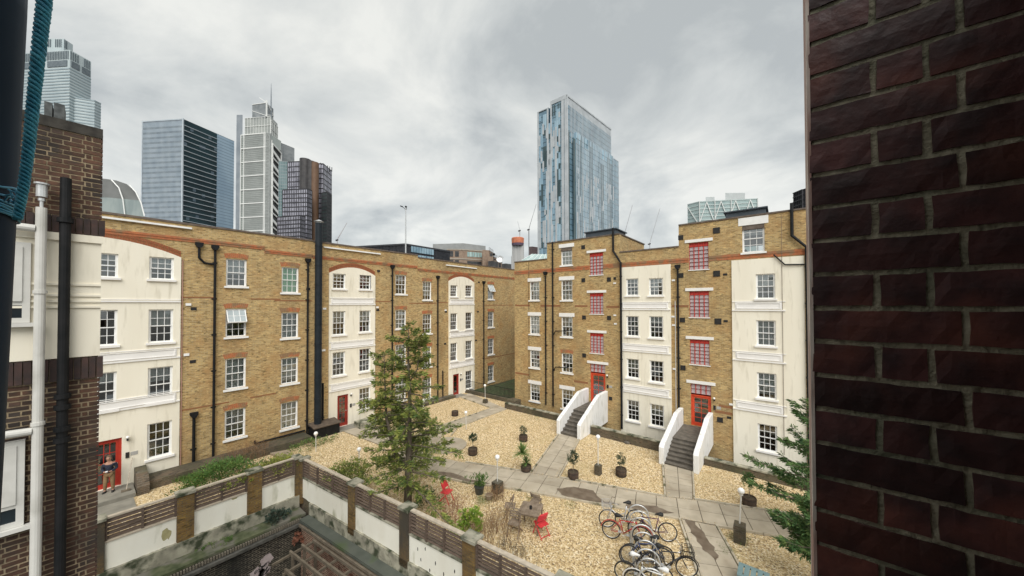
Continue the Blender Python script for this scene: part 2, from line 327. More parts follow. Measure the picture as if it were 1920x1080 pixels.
def window(fac, par, s0, s1, z0, z1, d=0., style='arch', nx=3, curtain=None, ind=True, opened=False, sill_w=.08, lint_h=.2):
    """a double-hung sash window: frame > panes, glazing bars, sill, lintel or brick arch, curtain"""
    fr = MB(); R = d-.10; fw = .055
    fac.box(fr, s0, s0+fw, R-.06, R+.03, z0, z1); fac.box(fr, s1-fw, s1, R-.06, R+.03, z0, z1)
    fac.box(fr, s0+fw, s1-fw, R-.06, R+.03, z1-fw, z1); fac.box(fr, s0+fw, s1-fw, R-.06, R+.03, z0, z0+fw)
    zm = (z0+z1)/2; a0, a1 = s0+fw, s1-fw
    b = MB(); bw = .022
    cols = [a0+(a1-a0)*i/nx for i in range(nx+1)]
    rows = []
    for lo, hi, dd in ((z0+fw, zm, R-.03), (zm, z1-fw, R)):
        if opened and lo == zm: continue
        r = [lo, (lo+hi)/2, hi]
        rows += [(r[0], r[1], dd), (r[1], r[2], dd)]
        fac.box(b, a0, a1, dd-.018, dd+.018, r[1]-bw/2, r[1]+bw/2)
        for c in cols[1:-1]: fac.box(b, c-bw/2, c+bw/2, dd-.014, dd+.014, lo, hi)
        fac.box(b, a0, a0+.03, dd-.016, dd+.016, lo, hi); fac.box(b, a1-.03, a1, dd-.016, dd+.016, lo, hi)
    fac.box(fr, a0, a1, R-.045, R+.024, zm-.022, zm+.022)
    base = fac.w((s0+s1)/2, R, z0)
    f = fr.build('window', M_WHITE, par, loc=Vector(base)-off(par))
    b.build('glazing_bars', M_WHITE, f)
    if ind:
        hw = (cols[1]-cols[0])/2; hh = (rows[0][1]-rows[0][0])/2; q = MB(); c0 = fac.w(0, 0, 0)
        for sx, sz in ((-hw, -hh), (hw, -hh), (hw, hh), (-hw, hh)):
            w_ = fac.w(sx, 0, sz); q.v.append((w_[0]-c0[0], w_[1]-c0[1], w_[2]-c0[2]))
        q.f.append((0, 1, 2, 3)); me = bpy.data.meshes.new('pane'); me.from_pydata(q.v, [], q.f); me.materials.append(M_PANE)
        for (l, h_, dd) in rows:
            for i in range(nx):
                cc = Vector(fac.w((cols[i]+cols[i+1])/2, dd, (l+h_)/2))-off(f)
                inst('pane', me, f, cc, (RN.uniform(-.012, .012), RN.uniform(-.012, .012), RN.uniform(-.012, .012)))
    else:
        q = MB()
        for (l, h_, dd) in rows:
            for i in range(nx):
                t1, t2 = RN.uniform(-.004, .004), RN.uniform(-.004, .004)
                fac.quad(q, [(cols[i], dd+t1, l), (cols[i+1], dd+t2, l), (cols[i+1], dd-t1, h_), (cols[i], dd-t2, h_)])
        q.build('panes', M_PANE, f, kind='stuff')
    if opened:                         # upper sash pivoted outwards
        q = MB(); g = MB(); hh = (z1-fw-zm); n = Vector
        def tp(u, v, e=0):             # u along, v 0..1 down the sash
            zz = z1-fw-v*hh*.93; dd = R+.03+v*.34; return fac.w(a0+(a1-a0)*u, dd+e, zz)
        for u in (0, 1/3, 2/3, 1): g.beam(tp(u, 0), tp(u, 1), .04 if u in (0, 1) else .024)
        for v in (0, .5, 1): g.beam(tp(0, v), tp(1, v), .045 if v != .5 else .024)
        q.add([tp(0, 0), tp(1, 0), tp(1, 1), tp(0, 1)], [(0, 1, 2, 3)])
        o = g.build('open_sash', M_WHITE, f, label='open sash tilted outwards'); q.build('open_pane', mat('frosted_pane', (.36, .41, .42), (.44, .49, .50), 3, .15), f)
    sl_ = MB(); fac.box(sl_, s0-sill_w, s1+sill_w, R, d+.09, z0-.10, z0-.003)
    sl_.build('sill', M_WHITE if style != 'bay' else M_MOULD, f)
    if style in ('arch', 'archo'):
        a = MB(); n = max(7, int((s1-s0+.2)/.085)); w0, w1 = s0-.03, s1+.03; hgt = .24
        for i in range(n):
            t0, t1 = i/n, (i+.86)/n
            def zc(t): return z1+.012+.05*(1-(2*t-1)**2)
            fl = .07
            p = [(w0+(w1-w0)*t0, zc(t0)), (w0+(w1-w0)*t1, zc(t1)), (w0-fl+(w1-w0+2*fl)*t1, zc(t1)+hgt), (w0-fl+(w1-w0+2*fl)*t0, zc(t0)+hgt)]
            e0 = d+.004+RN.uniform(0, .006)
            a.add([fac.w(x, e0, z) for x, z in p]+[fac.w(x, d-.05, z) for x, z in p], [(0, 1, 2, 3), (0, 3, 7, 4), (1, 5, 6, 2), (3, 2, 6, 7), (0, 4, 5, 1)])
        a.build('brick_arch', M_ORANGE, f)
    elif style == 'lintel':
        a = MB(); fac.box(a, s0-.17, s1+.17, d-.05, d+.03, z1+.0, z1+lint_h); a.build('lintel', M_LINT, f)
    # room behind the glass
    if curtain is None and RN.random() < .6: curtain = (RN.choice((M_CURT, M_CURT, M_BLIND, M_DIMC)), RN.choice((.25, .35, .5, .5, .7, 1)))
    if curtain:
        cm, part = curtain; q = MB(); n = 16; zb = z0+.05+(z1-z0)*(1-part)
        for i in range(n):
            u0, u1 = a0+(a1-a0)*i/n, a0+(a1-a0)*(i+1)/n; w0, w1 = .012*math.sin(i*1.9), .012*math.sin((i+1)*1.9)
            fac.quad(q, [(u0, R-.13+w0, zb), (u1, R-.13+w1, zb), (u1, R-.13+w1, z1), (u0, R-.13+w0, z1)])
        q.build('curtain', cm, f)
    return f
# ------------------------------------------------------------------ pavements, ground, paths
GZ = 0.
def poly(name, pts, z, m, parent=None, kind=None, thick=0):
    mb = MB()
    if thick: mb.prism(pts, z-thick, z)
    else: mb.add([(x, y, z) for x, y in pts], [tuple(range(len(pts)))])
    return mb.build(name, m, parent, kind=kind)
CORN = (-16.9, 6.25)                                   # where the two yard walls meet
def w2(x): return CORN[1]+.095*(x-CORN[0])             # line of the second yard wall
hole = [(-17.0, -6), (7, -6), (7, w2(7)+.1), (-17.0, w2(-17.0)+.1)]
g = MB(); B = 2500; oc = [(-B, -B), (B, -B), (B, B), (-B, B)]
for i in range(4):
    j = (i+1) % 4; g.add([(*oc[i], -1.), (*oc[j], -1.), (*hole[j], -1.), (*hole[i], -1.)], [(0, 1, 2, 3)])
g.build('ground', mat('street_ground', (.07, .068, .062), (.11, .105, .095), .3, .95), kind='structure')
gp = [(-22.78, -1), (-17.02, -1), (-17.02, w2(-17.02)+.12), (6, w2(6)+.12), (6, 19.45), (-3.2, 19.45), (-3.2, 19.7), (-9.4, 19.7), (-9.4, 20.55), (-16.9, 20.55), (-16.9, 22.4), (-22.78, 22.4)]
poly('gravel', gp, 0, M_GRAVEL, kind='structure')
mb = MB(); mb.add([(-16.9, 19.45, -.7), (6, 19.45, -.7), (6, 22.48, -.7), (-16.9, 22.48, -.7), (-16.9, 20.5, 0), (-16.9, 22.48, 0)], [(0, 1, 2, 3)]); mb.build('lightwell_floor', mat('lightwell_dark', (.05, .048, .04), (.08, .075, .06), 3, .95), kind='structure')
def lerp2(a, b, t): return (a[0]+(b[0]-a[0])*t, a[1]+(b[1]-a[1])*t)
def along(pl, t):
    L = [math.dist(pl[i], pl[i+1]) for i in range(len(pl)-1)]; s = t*sum(L)
    for i, l in enumerate(L):
        if s <= l+1e-9: return lerp2(pl[i], pl[i+1], s/l if l else 0)
        s -= l
    return pl[-1]
SLABS = 0
def path(name, left, right, n, cols=2, z=.035):
    """flagged path between two edge lines; every slab its own piece"""
    base = MB(); a = [*left, *right[::-1]]; base.prism(a, .002, .012); p = base.build(name, mat('path_joint', (.075, .06, .042), (.11, .09, .06), 6, 1), kind='structure')
    for i in range(n):
        t0, t1 = i/n, (i+1)/n; l0, l1, r0, r1 = along(left, t0), along(left, t1), along(right, t0), along(right, t1)
        for c in range(cols):
            q = [lerp2(l0, r0, c/cols), lerp2(l0, r0, (c+1)/cols), lerp2(l1, r1, (c+1)/cols), lerp2(l1, r1, c/cols)]
            cx, cy = sum(v[0] for v in q)/4, sum(v[1] for v in q)/4; gpx = .012
            q = [(x+(cx-x)/max(.01, math.dist((x, y), (cx, cy)))*gpx*1.4, y+(cy-y)/max(.01, math.dist((x, y), (cx, cy)))*gpx*1.4) for x, y in q]
            mb = MB(); zt = [z+RN.uniform(-.004, .004) for _ in range(4)]
            mb.add([(x, y, .004) for x, y in q]+[(x, y, zz_) for (x, y), zz_ in zip(q, zt)], [(4, 5, 6, 7), (0, 1, 5, 4), (1, 2, 6, 5), (2, 3, 7, 6), (3, 0, 4, 7)])
            mb.build('paving_slab', M_SLAB, p, loc=(cx, cy, 0))
    return p
mL = [(-14.2, 10.15), (-11.19, 10.95), (-9.81, 11.6), (-7.1, 12.59), (-4.75, 13.42), (-3.06, 14.0), (-1.98, 14.36), (.75, 15.4), (3.5, 16.45)]
mU = [(-14.6, 11.7), (-12.69, 12.21), (-9.43, 13.41), (-8.24, 13.78), (-3.87, 15.15), (-2.95, 15.64), (.76, 17.04), (3.0, 17.9)]
mp_ = path('main_path', mL, mU, 24)
path('first_stair_path', [(-9.43, 13.44), (-10.9, 18.55)], [(-8.24, 13.8), (-9.58, 18.55)], 7)
path('second_stair_path', [(-3.87, 15.19), (-4.78, 18.3)], [(-2.97, 15.66), (-3.5, 18.3)], 5)
path('corner_path', [(-3.04, 13.97), (-1.93, 11.3), (-.9, 9.2)], [(-1.98, 14.3), (-1.0, 12.2), (.1, 9.9)], 7)
path('long_side_path', [(-17.75, 12.6), (-17.7, 16.0), (-17.62, 19.9)], [(-15.9, 12.3), (-16.75, 15.4), (-16.7, 20.4)], 12)
path('far_path', [(-17.62, 19.95), (-22.2, 20.7)], [(-16.72, 20.45), (-22.2, 22.0)], 7)
path('curved_link', [(-15.9, 12.25), (-14.65, 11.72)], [(-16.6, 10.6), (-14.25, 10.1)], 3)
path('door_path', [(-17.8, 12.5), (-22.0, 12.1)], [(-17.8, 10.8), (-22.0, 10.5)], 6)
# round spot where the side path widens
mb = MB(); cc = (-15.1, 13.1); mb.prism([(cc[0]+1.15*math.cos(t*math.pi/10), cc[1]+1.15*math.sin(t*math.pi/10)) for t in range(20)], .002, .038)
mb.build('round_paved_spot', M_SLAB, kind='structure')
# kerb edgings
def kerb(pl, w=.07, h=.075, name='kerb'):
    for a, b in zip(pl[:-1], pl[1:]):
        L = math.dist(a, b); n = max(1, int(L/1.2)); mb = MB()
        for i in range(n):
            p, q = lerp2(a, b, i/n), lerp2(a, b, (i+.985)/n); mb.beam((*p, h/2+RN.uniform(-.006, .006)), (*q, h/2+RN.uniform(-.006, .006)), w, h)
        mb.build(name, M_KERB, kind='structure')
def shift(pl, dx, dy): return [(x+dx, y+dy) for x, y in pl]
kerb(shift(mL[:6], .02, -.06)); kerb([(-1.98, 14.30), (.75, 15.34), (3.5, 16.4)]); kerb([(-12.69, 12.27), (-9.47, 13.46)]); kerb([(-8.2, 13.86), (-3.9, 15.21)]); kerb([(-2.92, 15.71), (.76, 17.1), (3, 17.95)])
kerb([(-9.48, 13.46), (-10.95, 18.55)]); kerb([(-8.18, 13.86), (-9.52, 18.5)]); kerb([(-3.92, 15.22), (-4.83, 18.3)]); kerb([(-2.92, 15.71), (-3.45, 18.25)])
kerb([(-3.09, 13.92), (-1.98, 11.28), (-.95, 9.2)]); kerb([(-1.93, 14.28), (-.95, 12.2), (.15, 9.9)]); kerb([(-17.8, 13.2), (-17.67, 19.85), (-22.2, 20.62)]); kerb([(-15.95, 14.2), (-16.68, 15.45), (-16.64, 20.4)])
# mud and water lying on the slabs
def stain(pts, z=.043, name='mud_stain'):
    out_ = []
    n = len(pts)
    for i in range(n):
        a, b = pts[i], pts[(i+1) % n]
        for k in range(5):
            p = lerp2(a, b, k/5); out_.append((p[0]+RN.uniform(-.05, .05), p[1]+RN.uniform(-.05, .05)))
    poly(name, out_, z, M_SLABW, kind='structure')
stain([G(*p) for p in ((1040, 918), (1075, 915), (1110, 922), (1125, 940), (1165, 950), (1100, 942), (1050, 930))])
stain([G(*p) for p in ((1175, 946), (1230, 953), (1262, 966), (1225, 966), (1170, 957))])
stain([G(*p) for p in ((1282, 978), (1300, 982), (1322, 1010), (1345, 1045), (1338, 1052), (1318, 1035), (1300, 1010))])
stain([G(*p) for p in ((812, 884), (850, 888), (880, 900), (920, 908), (880, 908), (820, 892))])

# loose pebbles lying on the gravel
def pebbles(name, pts, n, r0, r1, z0=0.):
    xs = [p[0] for p in pts]; ys = [p[1] for p in pts]; V = []; Fc = []
    def inside(x, y):
        c = False; j = len(pts)-1
        for i in range(len(pts)):
            if (pts[i][1] > y) != (pts[j][1] > y) and x < (pts[j][0]-pts[i][0])*(y-pts[i][1])/(pts[j][1]-pts[i][1])+pts[i][0]: c = not c
            j = i
        return c
    k = 0
    while k < n:
        x, y = RN.uniform(min(xs), max(xs)), RN.uniform(min(ys), max(ys))
        if not inside(x, y): continue
        k += 1; r = RN.uniform(r0, r1); a = RN.uniform(0, 3.14); b = len(V); c, s = math.cos(a), math.sin(a); e_ = RN.uniform(.6, 1)
        for dx, dy, dz in ((1, 0, .1), (0, e_, .1), (-1, 0, .1), (0, -e_, .1), (.1, .1, .75)):
            V.append((x+r*(dx*c-dy*s), y+r*(dx*s+dy*c), z0+r*dz))
        Fc += [(b, b+1, b+4), (b+1, b+2, b+4), (b+2, b+3, b+4), (b+3, b, b+4)]
    me = bpy.data.meshes.new(name); me.from_pydata(V, [], Fc); me.materials.append(M_GRAVEL); o = bpy.data.objects.new(name, me)
    link(o, label='loose golden pebbles lying over the garden beds', cat='gravel', kind='stuff')
pebbles('pebbles', [(-15, 7.2), (-3.2, 8.3), (-2.2, 11.2), (-3.3, 13.6), (-9.8, 11.3), (-14, 9.8)], 32000, .010, .024)
pebbles('pebbles', [(-9.3, 13.7), (-12.7, 12.5), (-14.8, 14.4), (-15.9, 19.8), (-11, 18.6)], 14000, .010, .026)
pebbles('pebbles', [(-7.9, 14.2), (-4.1, 15.3), (-4.9, 18.2), (-9.4, 18.2)], 10000, .010, .026)
pebbles('pebbles', [(-2.7, 15.9), (1.5, 17.5), (1.5, 19.3), (-3.2, 19.3)], 8000, .010, .026)

for pl_ in (mL[:7], mU[:7], [(-9.43, 13.44), (-10.9, 18.5)], [(-8.24, 13.8), (-9.58, 18.5)], [(-3.04, 13.97), (-1.93, 11.3)], [(-3.87, 15.19), (-4.78, 18.2)]):
    for a, b in zip(pl_[:-1], pl_[1:]):
        d_ = Vector((b[1]-a[1], a[0]-b[0])).normalized()*.16; pebbles('spilled_pebbles', [(a[0]+d_.x, a[1]+d_.y), (b[0]+d_.x, b[1]+d_.y), (b[0]-d_.x, b[1]-d_.y), (a[0]-d_.x, a[1]-d_.y)], int(math.dist(a, b)*55), .008, .02, .034)
# ------------------------------------------------------------------ the left-hand block of flats
LB = empty('apartment_building', (XL, 14, 0), 'long yellow brick block of flats on the left with a tall black flue', 'building')
def snapw(fac, px, d=0., pad=0):
    (a, zt), (b, zb) = fac.px(px[0], px[1], d), fac.px(px[2], px[3], d)
    return [a, b, zb, zt]
LW = {  # pixel corners of every window frame: upper left, lower right
 'A': [(425.5, 481.8, 463.8, 535), (424.3, 576.5, 461.2, 627.6), (421, 671.2, 460.6, 722.7), (418.8, 769, 458, 814)],
 'B': [(529.8, 498.2, 560.4, 547.3), (528.2, 584.4, 559.6, 630.5), (526.2, 670.4, 558.2, 714.5), (524.4, 755, 556.4, 796.7)],
 'D': [(743.2, 513.8, 761.8, 550.9), (742.2, 580, 761.5, 614.5), (741, 646, 761, 682), (739, 712, 760.5, 748)],
 'E': [(793.8, 526.7, 810, 561.8), (792.7, 588.4, 808.9, 624), (791.7, 650, 808, 685.6), (791, 710, 807.8, 744)],
 'G': [(915, 532.9, 926, 561.2), (914.9, 584.6, 925.6, 613), (914.3, 635.6, 925.2, 663.5), (914, 686, 926, 713.4)]}
LBAY = {
 'W2': [(280.5, 477.5, 327.6, 521.8), (278.6, 577, 326, 637), (278.2, 687, 320.6, 747.5), (273.7, 793, 319.5, 848)],
 'C1': [(624.9, 510.9, 649.2, 540.4), (623.3, 582, 647, 625.5), (622.3, 659.8, 646.5, 700.6), None],
 'C2': [(674.4, 512.9, 695.5, 541.8), (674, 581, 695.6, 620.5), (673.3, 653.3, 694.5, 693.2), (672, 728, 693.5, 763.5)],
 'F1': [(844.9, 533.9, 857.8, 555.8), (844.9, 587, 857.5, 618), (843.9, 643.3, 856.8, 675.4), None],
 'F2': [(873.3, 534.4, 885.6, 555.7), (872.9, 585.6, 885, 616.4), (872.9, 638.9, 884.9, 670.2), (872, 696, 884.5, 727)]}
def regular(rows, fac, d=0.):
    q = [snapw(fac, r, d) if r else None for r in rows]; ok = [x for x in q if x]
    a, b = sum(x[0] for x in ok)/len(ok), sum(x[1] for x in ok)/len(ok)
    return [[a, b, x[2], x[3]] if x else None for x in q]
LWr = {k: regular(v, FL) for k, v in LW.items()}
BD = .07                                                # how far the rendered bays stand proud
LBr = {k: regular(v, FL, BD) for k, v in LBAY.items()}
wL = FL.px(222, 500, BD)[0]; wd = LBr['W2'][0][1]-LBr['W2'][0][0]
W1 = [[wL-wd, wL, *x[2:]] for x in LBr['W2'][:3]]; LBr['W1'] = W1+[None]
bays = [(-2.2, 3.11, 'W1', 'W2'), (9.99, 13.14, 'C1', 'C2'), (19.99, 23.12, 'F1', 'F2')]
doorsL = [(.45, 1.29, .18, 2.24), (10.53, 11.24, .05, 2.10), (20.47, 21.18, .03, 1.87)]
DEPTH = 9.
holesL = [w for v in LWr.values() for w in v]
ROOFL = [(-8, 9.02, 11.93), (9.02, 16.8, 11.9), (16.8, 47, 11.72)]
bayspans = [(b[0], b[1]) for b in bays]
mb = MB()
edges = sorted({-8, 9.02, 16.8, 47, *[q for s in bayspans for q in s]})
for a, b in zip(edges[:-1], edges[1:]):
    zt = [r[2] for r in ROOFL if r[0]-1e-6 <= a < r[1]-1e-6][0]; inbay = any(s[0]-1e-6 <= a and b <= s[1]+1e-6 for s in bayspans)
    hs = [h for h in holesL if a < h[0] and h[1] < b]
    if not inbay: wallmesh(FL, a, b, -.3, zt, hs, 0, .16, mb)
    else: zb_ = 10.28 if a < 5 else 10.04; FL.quad(mb, [(a, 0, zb_), (b, 0, zb_), (b, 0, zt), (a, 0, zt)])
mb.build('front_wall', M_STOCK, LB)
mb = MB(); mb.box((XL-DEPTH, -8, -.3), (XL-DEPTH+.3, 47, 11.5)); mb.box((XL-DEPTH, -8.3, -.3), (XL, -8, 11.5)); mb.box((XL-DEPTH, 47, -.3), (XL, 47.3, 11.5)); mb.build('back_wall', M_STOCK, LB)
mb = MB(); mb.box((XL-DEPTH+.3, -8, 11.2), (XL-.32, 47, 11.35)); mb.build('roof', M_ROOF, LB)
mb = MB()
for z in (2.9, 5.6, 8.3): mb.box((XL-DEPTH+.3, -8, z-.1), (XL-.3, 47, z+.1))
for y in (-3, .2, 3.6, 8.9, 9.7, 13.6, 16.3, 19.5, 23.6): mb.box((XL-DEPTH+.3, y-.05, -.3), (XL-.3, y+.05, 11.2))
mb.build('floors', M_DARK, LB)
mb = MB()
for a, b, z in ROOFL: FL.box(mb, a, b-.002, -.32, .045, z, z+.09); FL.box(mb, a, b-.002, -.3, -.002, 11.2, z)
mb.build('parapet_coping', M_COPE, LB)
# orange string course (two bands of courses), one step lower after each terrace break
mb = MB()
for a, b, z in ((-8, 6.5, 11.20), (6.5, 9.0, 11.02), (9.02, 16.75, 10.98), (16.8, 47, 10.80)):
    FL.box(mb, a, b-.004, 0, .05, z, z+.10); FL.box(mb, a, b-.004, 0, .028, z-.11, z)
mb.build('string_course', M_ORANGE, LB)
mb = MB()
for a, b, z in ((3.12, 4.38, 8.35), (5.9, 7.3, 8.3), (7.0, 9.0, 8.22), (13.15, 14.4, 8.2), (24.6, 29, 7.9), (18.9, 19.9, 8.15), (5.9, 7.1, 2.93), (24.6, 29.3, 2.7), (3.2, 5, 2.9), (16, 18.7, 8.08)):
    t = MB(); FL.box(t, a, b, 0, .007, z, z+.07); t.build('brick_band', mat('band_brick', (.30, .13, .055), (.24, .12, .055), 8, .9), LB)
curtL = {('A', 2): (M_CURT, 1), ('A', 3): (M_CURT, .52), ('B', 0): (M_CURTG, 1), ('B', 1): (M_CURT, 1), ('B', 2): (M_CURT, .9), ('B', 3): (M_CURT, 1), ('A', 0): (M_CURT, .6), ('E', 0): (M_CURT, .8), ('E', 1): (M_CURT, .35), ('E', 2): (M_CURT, 1), ('E', 3): (M_CURT, 1), ('D', 0): (M_CURT, .4), ('D', 1): (M_CURT, 1), ('G', 1): (M_CURT, 1), ('G', 3): (M_CURT, 1), ('G', 2): (M_CURT, .6), ('D', 2): (M_CURT, 1)}
for k, v in LWr.items():
    for i, w_ in enumerate(v):
        window(FL, LB, *w_, 0, 'arch', 3, curtL.get((k, i)), ind=k in 'AB', opened=(k, i) in (('A', 1), ('G', 0)))
curtB = {('C1', 1): (M_CURT, .5), ('C2', 1): (M_CURT, .6), ('F2', 2): (M_CURT, 1), ('F1', 2): (M_CURT, .7), ('W2', 0): (M_CURT, .5), ('W2', 1): (M_CURT, .55), ('W2', 2): (M_CURT, .45), ('W2', 3): (mat('warm_blind', (.42, .34, .18), (.5, .4, .22), 3, .9), .5), ('C1', 2): (M_CURT, .3), ('F1', 0): (M_CURT, .5)}
for bi, (a, b, k1, k2) in enumerate(bays):
    hs = [w_ for k in (k1, k2) for w_ in LBr[k] if w_]; dz = doorsL[bi]; zt = 10.05 if bi else 10.30
    dh = [dz[0], dz[1], dz[2], dz[3]]
    mb = wallmesh(FL, a, b, -.3, zt, hs+[dh], BD, .2)
    for s_ in (a, b): FL.quad(mb, [(s_, 0, -.3), (s_, BD, -.3), (s_, BD, zt), (s_, 0, zt)])
    # segmental head
    n = 16; rise = .46 if bi else .62
    zc = lambda t: zt+rise*(1-(2*t-1)**2)
    for i in range(n):
        t0, t1 = i/n, (i+1)/n; s0_, s1_ = a+(b-a)*t0, a+(b-a)*t1
        FL.quad(mb, [(s0_, BD, zt), (s1_, BD, zt), (s1_, BD, zc(t1)), (s0_, BD, zc(t0))]); FL.quad(mb, [(s0_, BD, zc(t0)), (s1_, BD, zc(t1)), (s1_, 0, zc(t1)), (s0_, 0, zc(t0))])
    bay = mb.build('rendered_bay', M_REND, LB)
    ar = MB(); m_n = int((b-a)/.085)
    for rr in (0, 1):
        for i in range(m_n):
            t0, t1 = i/m_n, (i+.85)/m_n; z0_, z1_ = zc(t0)+.01+rr*.15, zc(t1)+.01+rr*.15; s0_, s1_ = a+(b-a)*t0, a+(b-a)*t1; ex = .02+RN.uniform(0, .008)
            ar.add([FL.w(s0_, ex, z0_), FL.w(s1_, ex, z1_), FL.w(s1_, ex, z1_+.135), FL.w(s0_, ex, z0_+.135), FL.w(s0_, 0, z0_), FL.w(s1_, 0, z1_), FL.w(s1_, 0, z1_+.135), FL.w(s0_, 0, z0_+.135)], [(0, 1, 2, 3), (0, 3, 7, 4), (1, 5, 6, 2), (3, 2, 6, 7), (0, 4, 5, 1)])
    ar.build('bay_arch', M_ARCH, LB)
    for k in (k1, k2):
        for i, w_ in enumerate(LBr[k]):
            if w_: window(FL, LB, *w_, BD, 'bay', 3 if k != 'W1' else 3, curtB.get((k, i)), ind=(k[0] in 'W' or k[:1] == 'C'))
    # moulded panels between the storeys
    for i, z in enumerate((8.14, 5.50, 3.42) if bi == 0 else (7.98, 5.12, 2.42)):
        q = MB(); h = .12 if (bi == 0 and i == 0) else .34
        FL.box(q, a+.002, b-.002, BD, BD+.05, z, z+.07)
        if h > .2:
            FL.box(q, a+.12, b-.12, BD, BD+.02, z+.09, z+.09+h)
            for e_ in ((a+.16, b-.16, z+.11, z+.135), (a+.16, b-.16, z+.06+h, z+.085+h), (a+.16, a+.20, z+.135, z+.06+h), (b-.20, b-.16, z+.135, z+.06+h)): FL.box(q, e_[0], e_[1], BD+.02, BD+.045, e_[2], e_[3])
            FL.box(q, a+.002, b-.002, BD, BD+.03, z+.12+h, z+.16+h)
        else: FL.box(q, a+.002, b-.002, BD, BD+.03, z+.11, z+.14)
        q.build('moulded_band', M_MOULD, LB)
def door(fac, par, s0, s1, z0, z1, m, d=0., nx=2, ny=5, rowsglass=1., solid=False):
    mb = MB(); R = d-.12; fw = .07; st = .10
    fac.box(mb, s0, s0+fw, R-.04, R+.05, z0, z1); fac.box(mb, s1-fw, s1, R-.04, R+.05, z0, z1); fac.box(mb, s0+fw, s1-fw, R-.04, R+.05, z1-fw, z1)
    a, b = s0+fw, s1-fw
    fac.box(mb, a, a+st, R-.03, R+.01, z0, z1-fw); fac.box(mb, b-st, b, R-.03, R+.01, z0, z1-fw); fac.box(mb, a+st, b-st, R-.03, R+.01, z1-fw-.10, z1-fw); fac.box(mb, a+st, b-st, R-.03, R+.01, z0, z0+.2)
    g0, g1, h0, h1 = a+st, b-st, z0+.2, z1-fw-.10
    for i in range(1, nx): x = g0+(g1-g0)*i/nx; fac.box(mb, x-.013, x+.013, R-.02, R+.005, h0, h1)
    for i in range(1, ny): z = h0+(h1-h0)*i/ny; fac.box(mb, g0, g1, R-.02, R+.004, z-.013, z+.013)
    f = mb.build('front_door', m, par)
    for i in range(nx):
        for j in range(ny):
            q = MB(); fac.quad(q, [(g0+(g1-g0)*i/nx, R-.01, h0+(h1-h0)*j/ny), (g0+(g1-g0)*(i+1)/nx, R-.01, h0+(h1-h0)*j/ny), (g0+(g1-g0)*(i+1)/nx, R-.01, h0+(h1-h0)*(j+1)/ny), (g0+(g1-g0)*i/nx, R-.01, h0+(h1-h0)*(j+1)/ny)])
            q.build('pane', M_PANE, f)
    q = MB(); c_ = fac.w(s1-fw-st/2, R+.04, z0+(z1-z0)*.47); q.sphere(c_, .028, 8); q.build('door_knob', M_CHROME, f, smooth=True)
    # porch light, plate and entry phone beside the door
    q = MB(); q.sphere(fac.w(s1+.16, d+.11, z1-.02), .06, 10); q.build('door_light', M_GLOBE, par, smooth=True)
    q = MB(); fac.box(q, s1+.13, s1+.19, d, d+.10, z1-.18, z1-.10); fac.box(q, s1+.11, s1+.22, d, d+.035, z0+1.12, z0+1.36); q.build('entry_phone', M_VENT, par)
    q = MB(); fac.box(q, s1+.26, s1+.48, d, d+.012, z0+1.18, z0+1.34); q.build('nameplate', mat('plate_grey', (.36, .35, .33), (.44, .43, .40), 4, .5), par)
    return f
door(FL, LB, *doorsL[0], mat('deep_red_door', (.40, .030, .018), (.46, .04, .022), 3, .42), BD, 3, 4); door(FL, LB, *doorsL[1], M_DOORD, BD, 2, 5); door(FL, LB, *doorsL[2], M_DOORD, BD, 1, 3)
# rainwater pipes
def pipe(fac, par, pts, r=.055, hop=None, name='downpipe', m=None, n=10, collars=True):
    mb = MB(); fac.tube(mb, pts, r, n)
    if hop: s, d, z = hop; mb.add([fac.w(s+i*.15*k, d+(.10 if j > 0 else -.08), z+h_) for h_, k in ((.0, .45), (.14, 1), (.26, 1)) for i, j in ((-1, -1), (1, -1), (1, 1), (-1, 1))], [(0, 1, 2, 3), (8, 9, 10, 11)]+[(a_*4+b_, a_*4+(b_+1) % 4, a_*4+4+(b_+1) % 4, a_*4+4+b_) for a_ in (0, 1) for b_ in range(4)])
    if collars:
        (s, d, z0), (s1, d1, z1) = pts[-1], pts[-2]; z = min(z0, z1)+.9
        while z < max(z0, z1)-.4: fac.tube(mb, [(s, d, z-.035), (s, d, z+.035)], r*1.3, n); fac.box(mb, s-r*1.9, s+r*1.9, 0.0, .03, z-.03, z+.03); z += 1.83
    return mb.build(name, m or M_PIPE, par)
ps = lambda x, y: FL.px(x, y)
pipe(FL, LB, [(4.36, .09, 10.85), (4.36, .09, .1)], .055, (4.36, .1, 10.8))
pipe(FL, LB, [(3.75, .09, 10.82), (3.75, .09, 10.35), (3.95, .09, 10.12), (4.3, .09, 10.08)], .055, (3.75, .1, 10.85), name='hopper_pipe', collars=False)
for s_, zt in ((8.72, 10.62), (14.49, 10.72), (18.76, 10.2), (24.39, 10.05)): pipe(FL, LB, [(s_, .09, zt), (s_, .09, .1)], .055, (s_, .1, zt-.05))
pipe(FL, LB, [(3.62, .09, 2.62), (3.62, .09, .05)], .06, (3.62, .1, 2.5)); pipe(FL, LB, [(9.62, .09, 3.1), (9.62, .09, .05)], .06); pipe(FL, LB, [(19.3, .09, 2.4), (19.3, .09, .05)], .05)
FL.tube(mb := MB(), [(3.17, .03, 10.2), (3.17, .03, .3)], .018, 6); mb.build('thin_cable_pipe', mat('pink_pipe', (.45, .25, .2), (.5, .3, .24), 4, .5), LB)
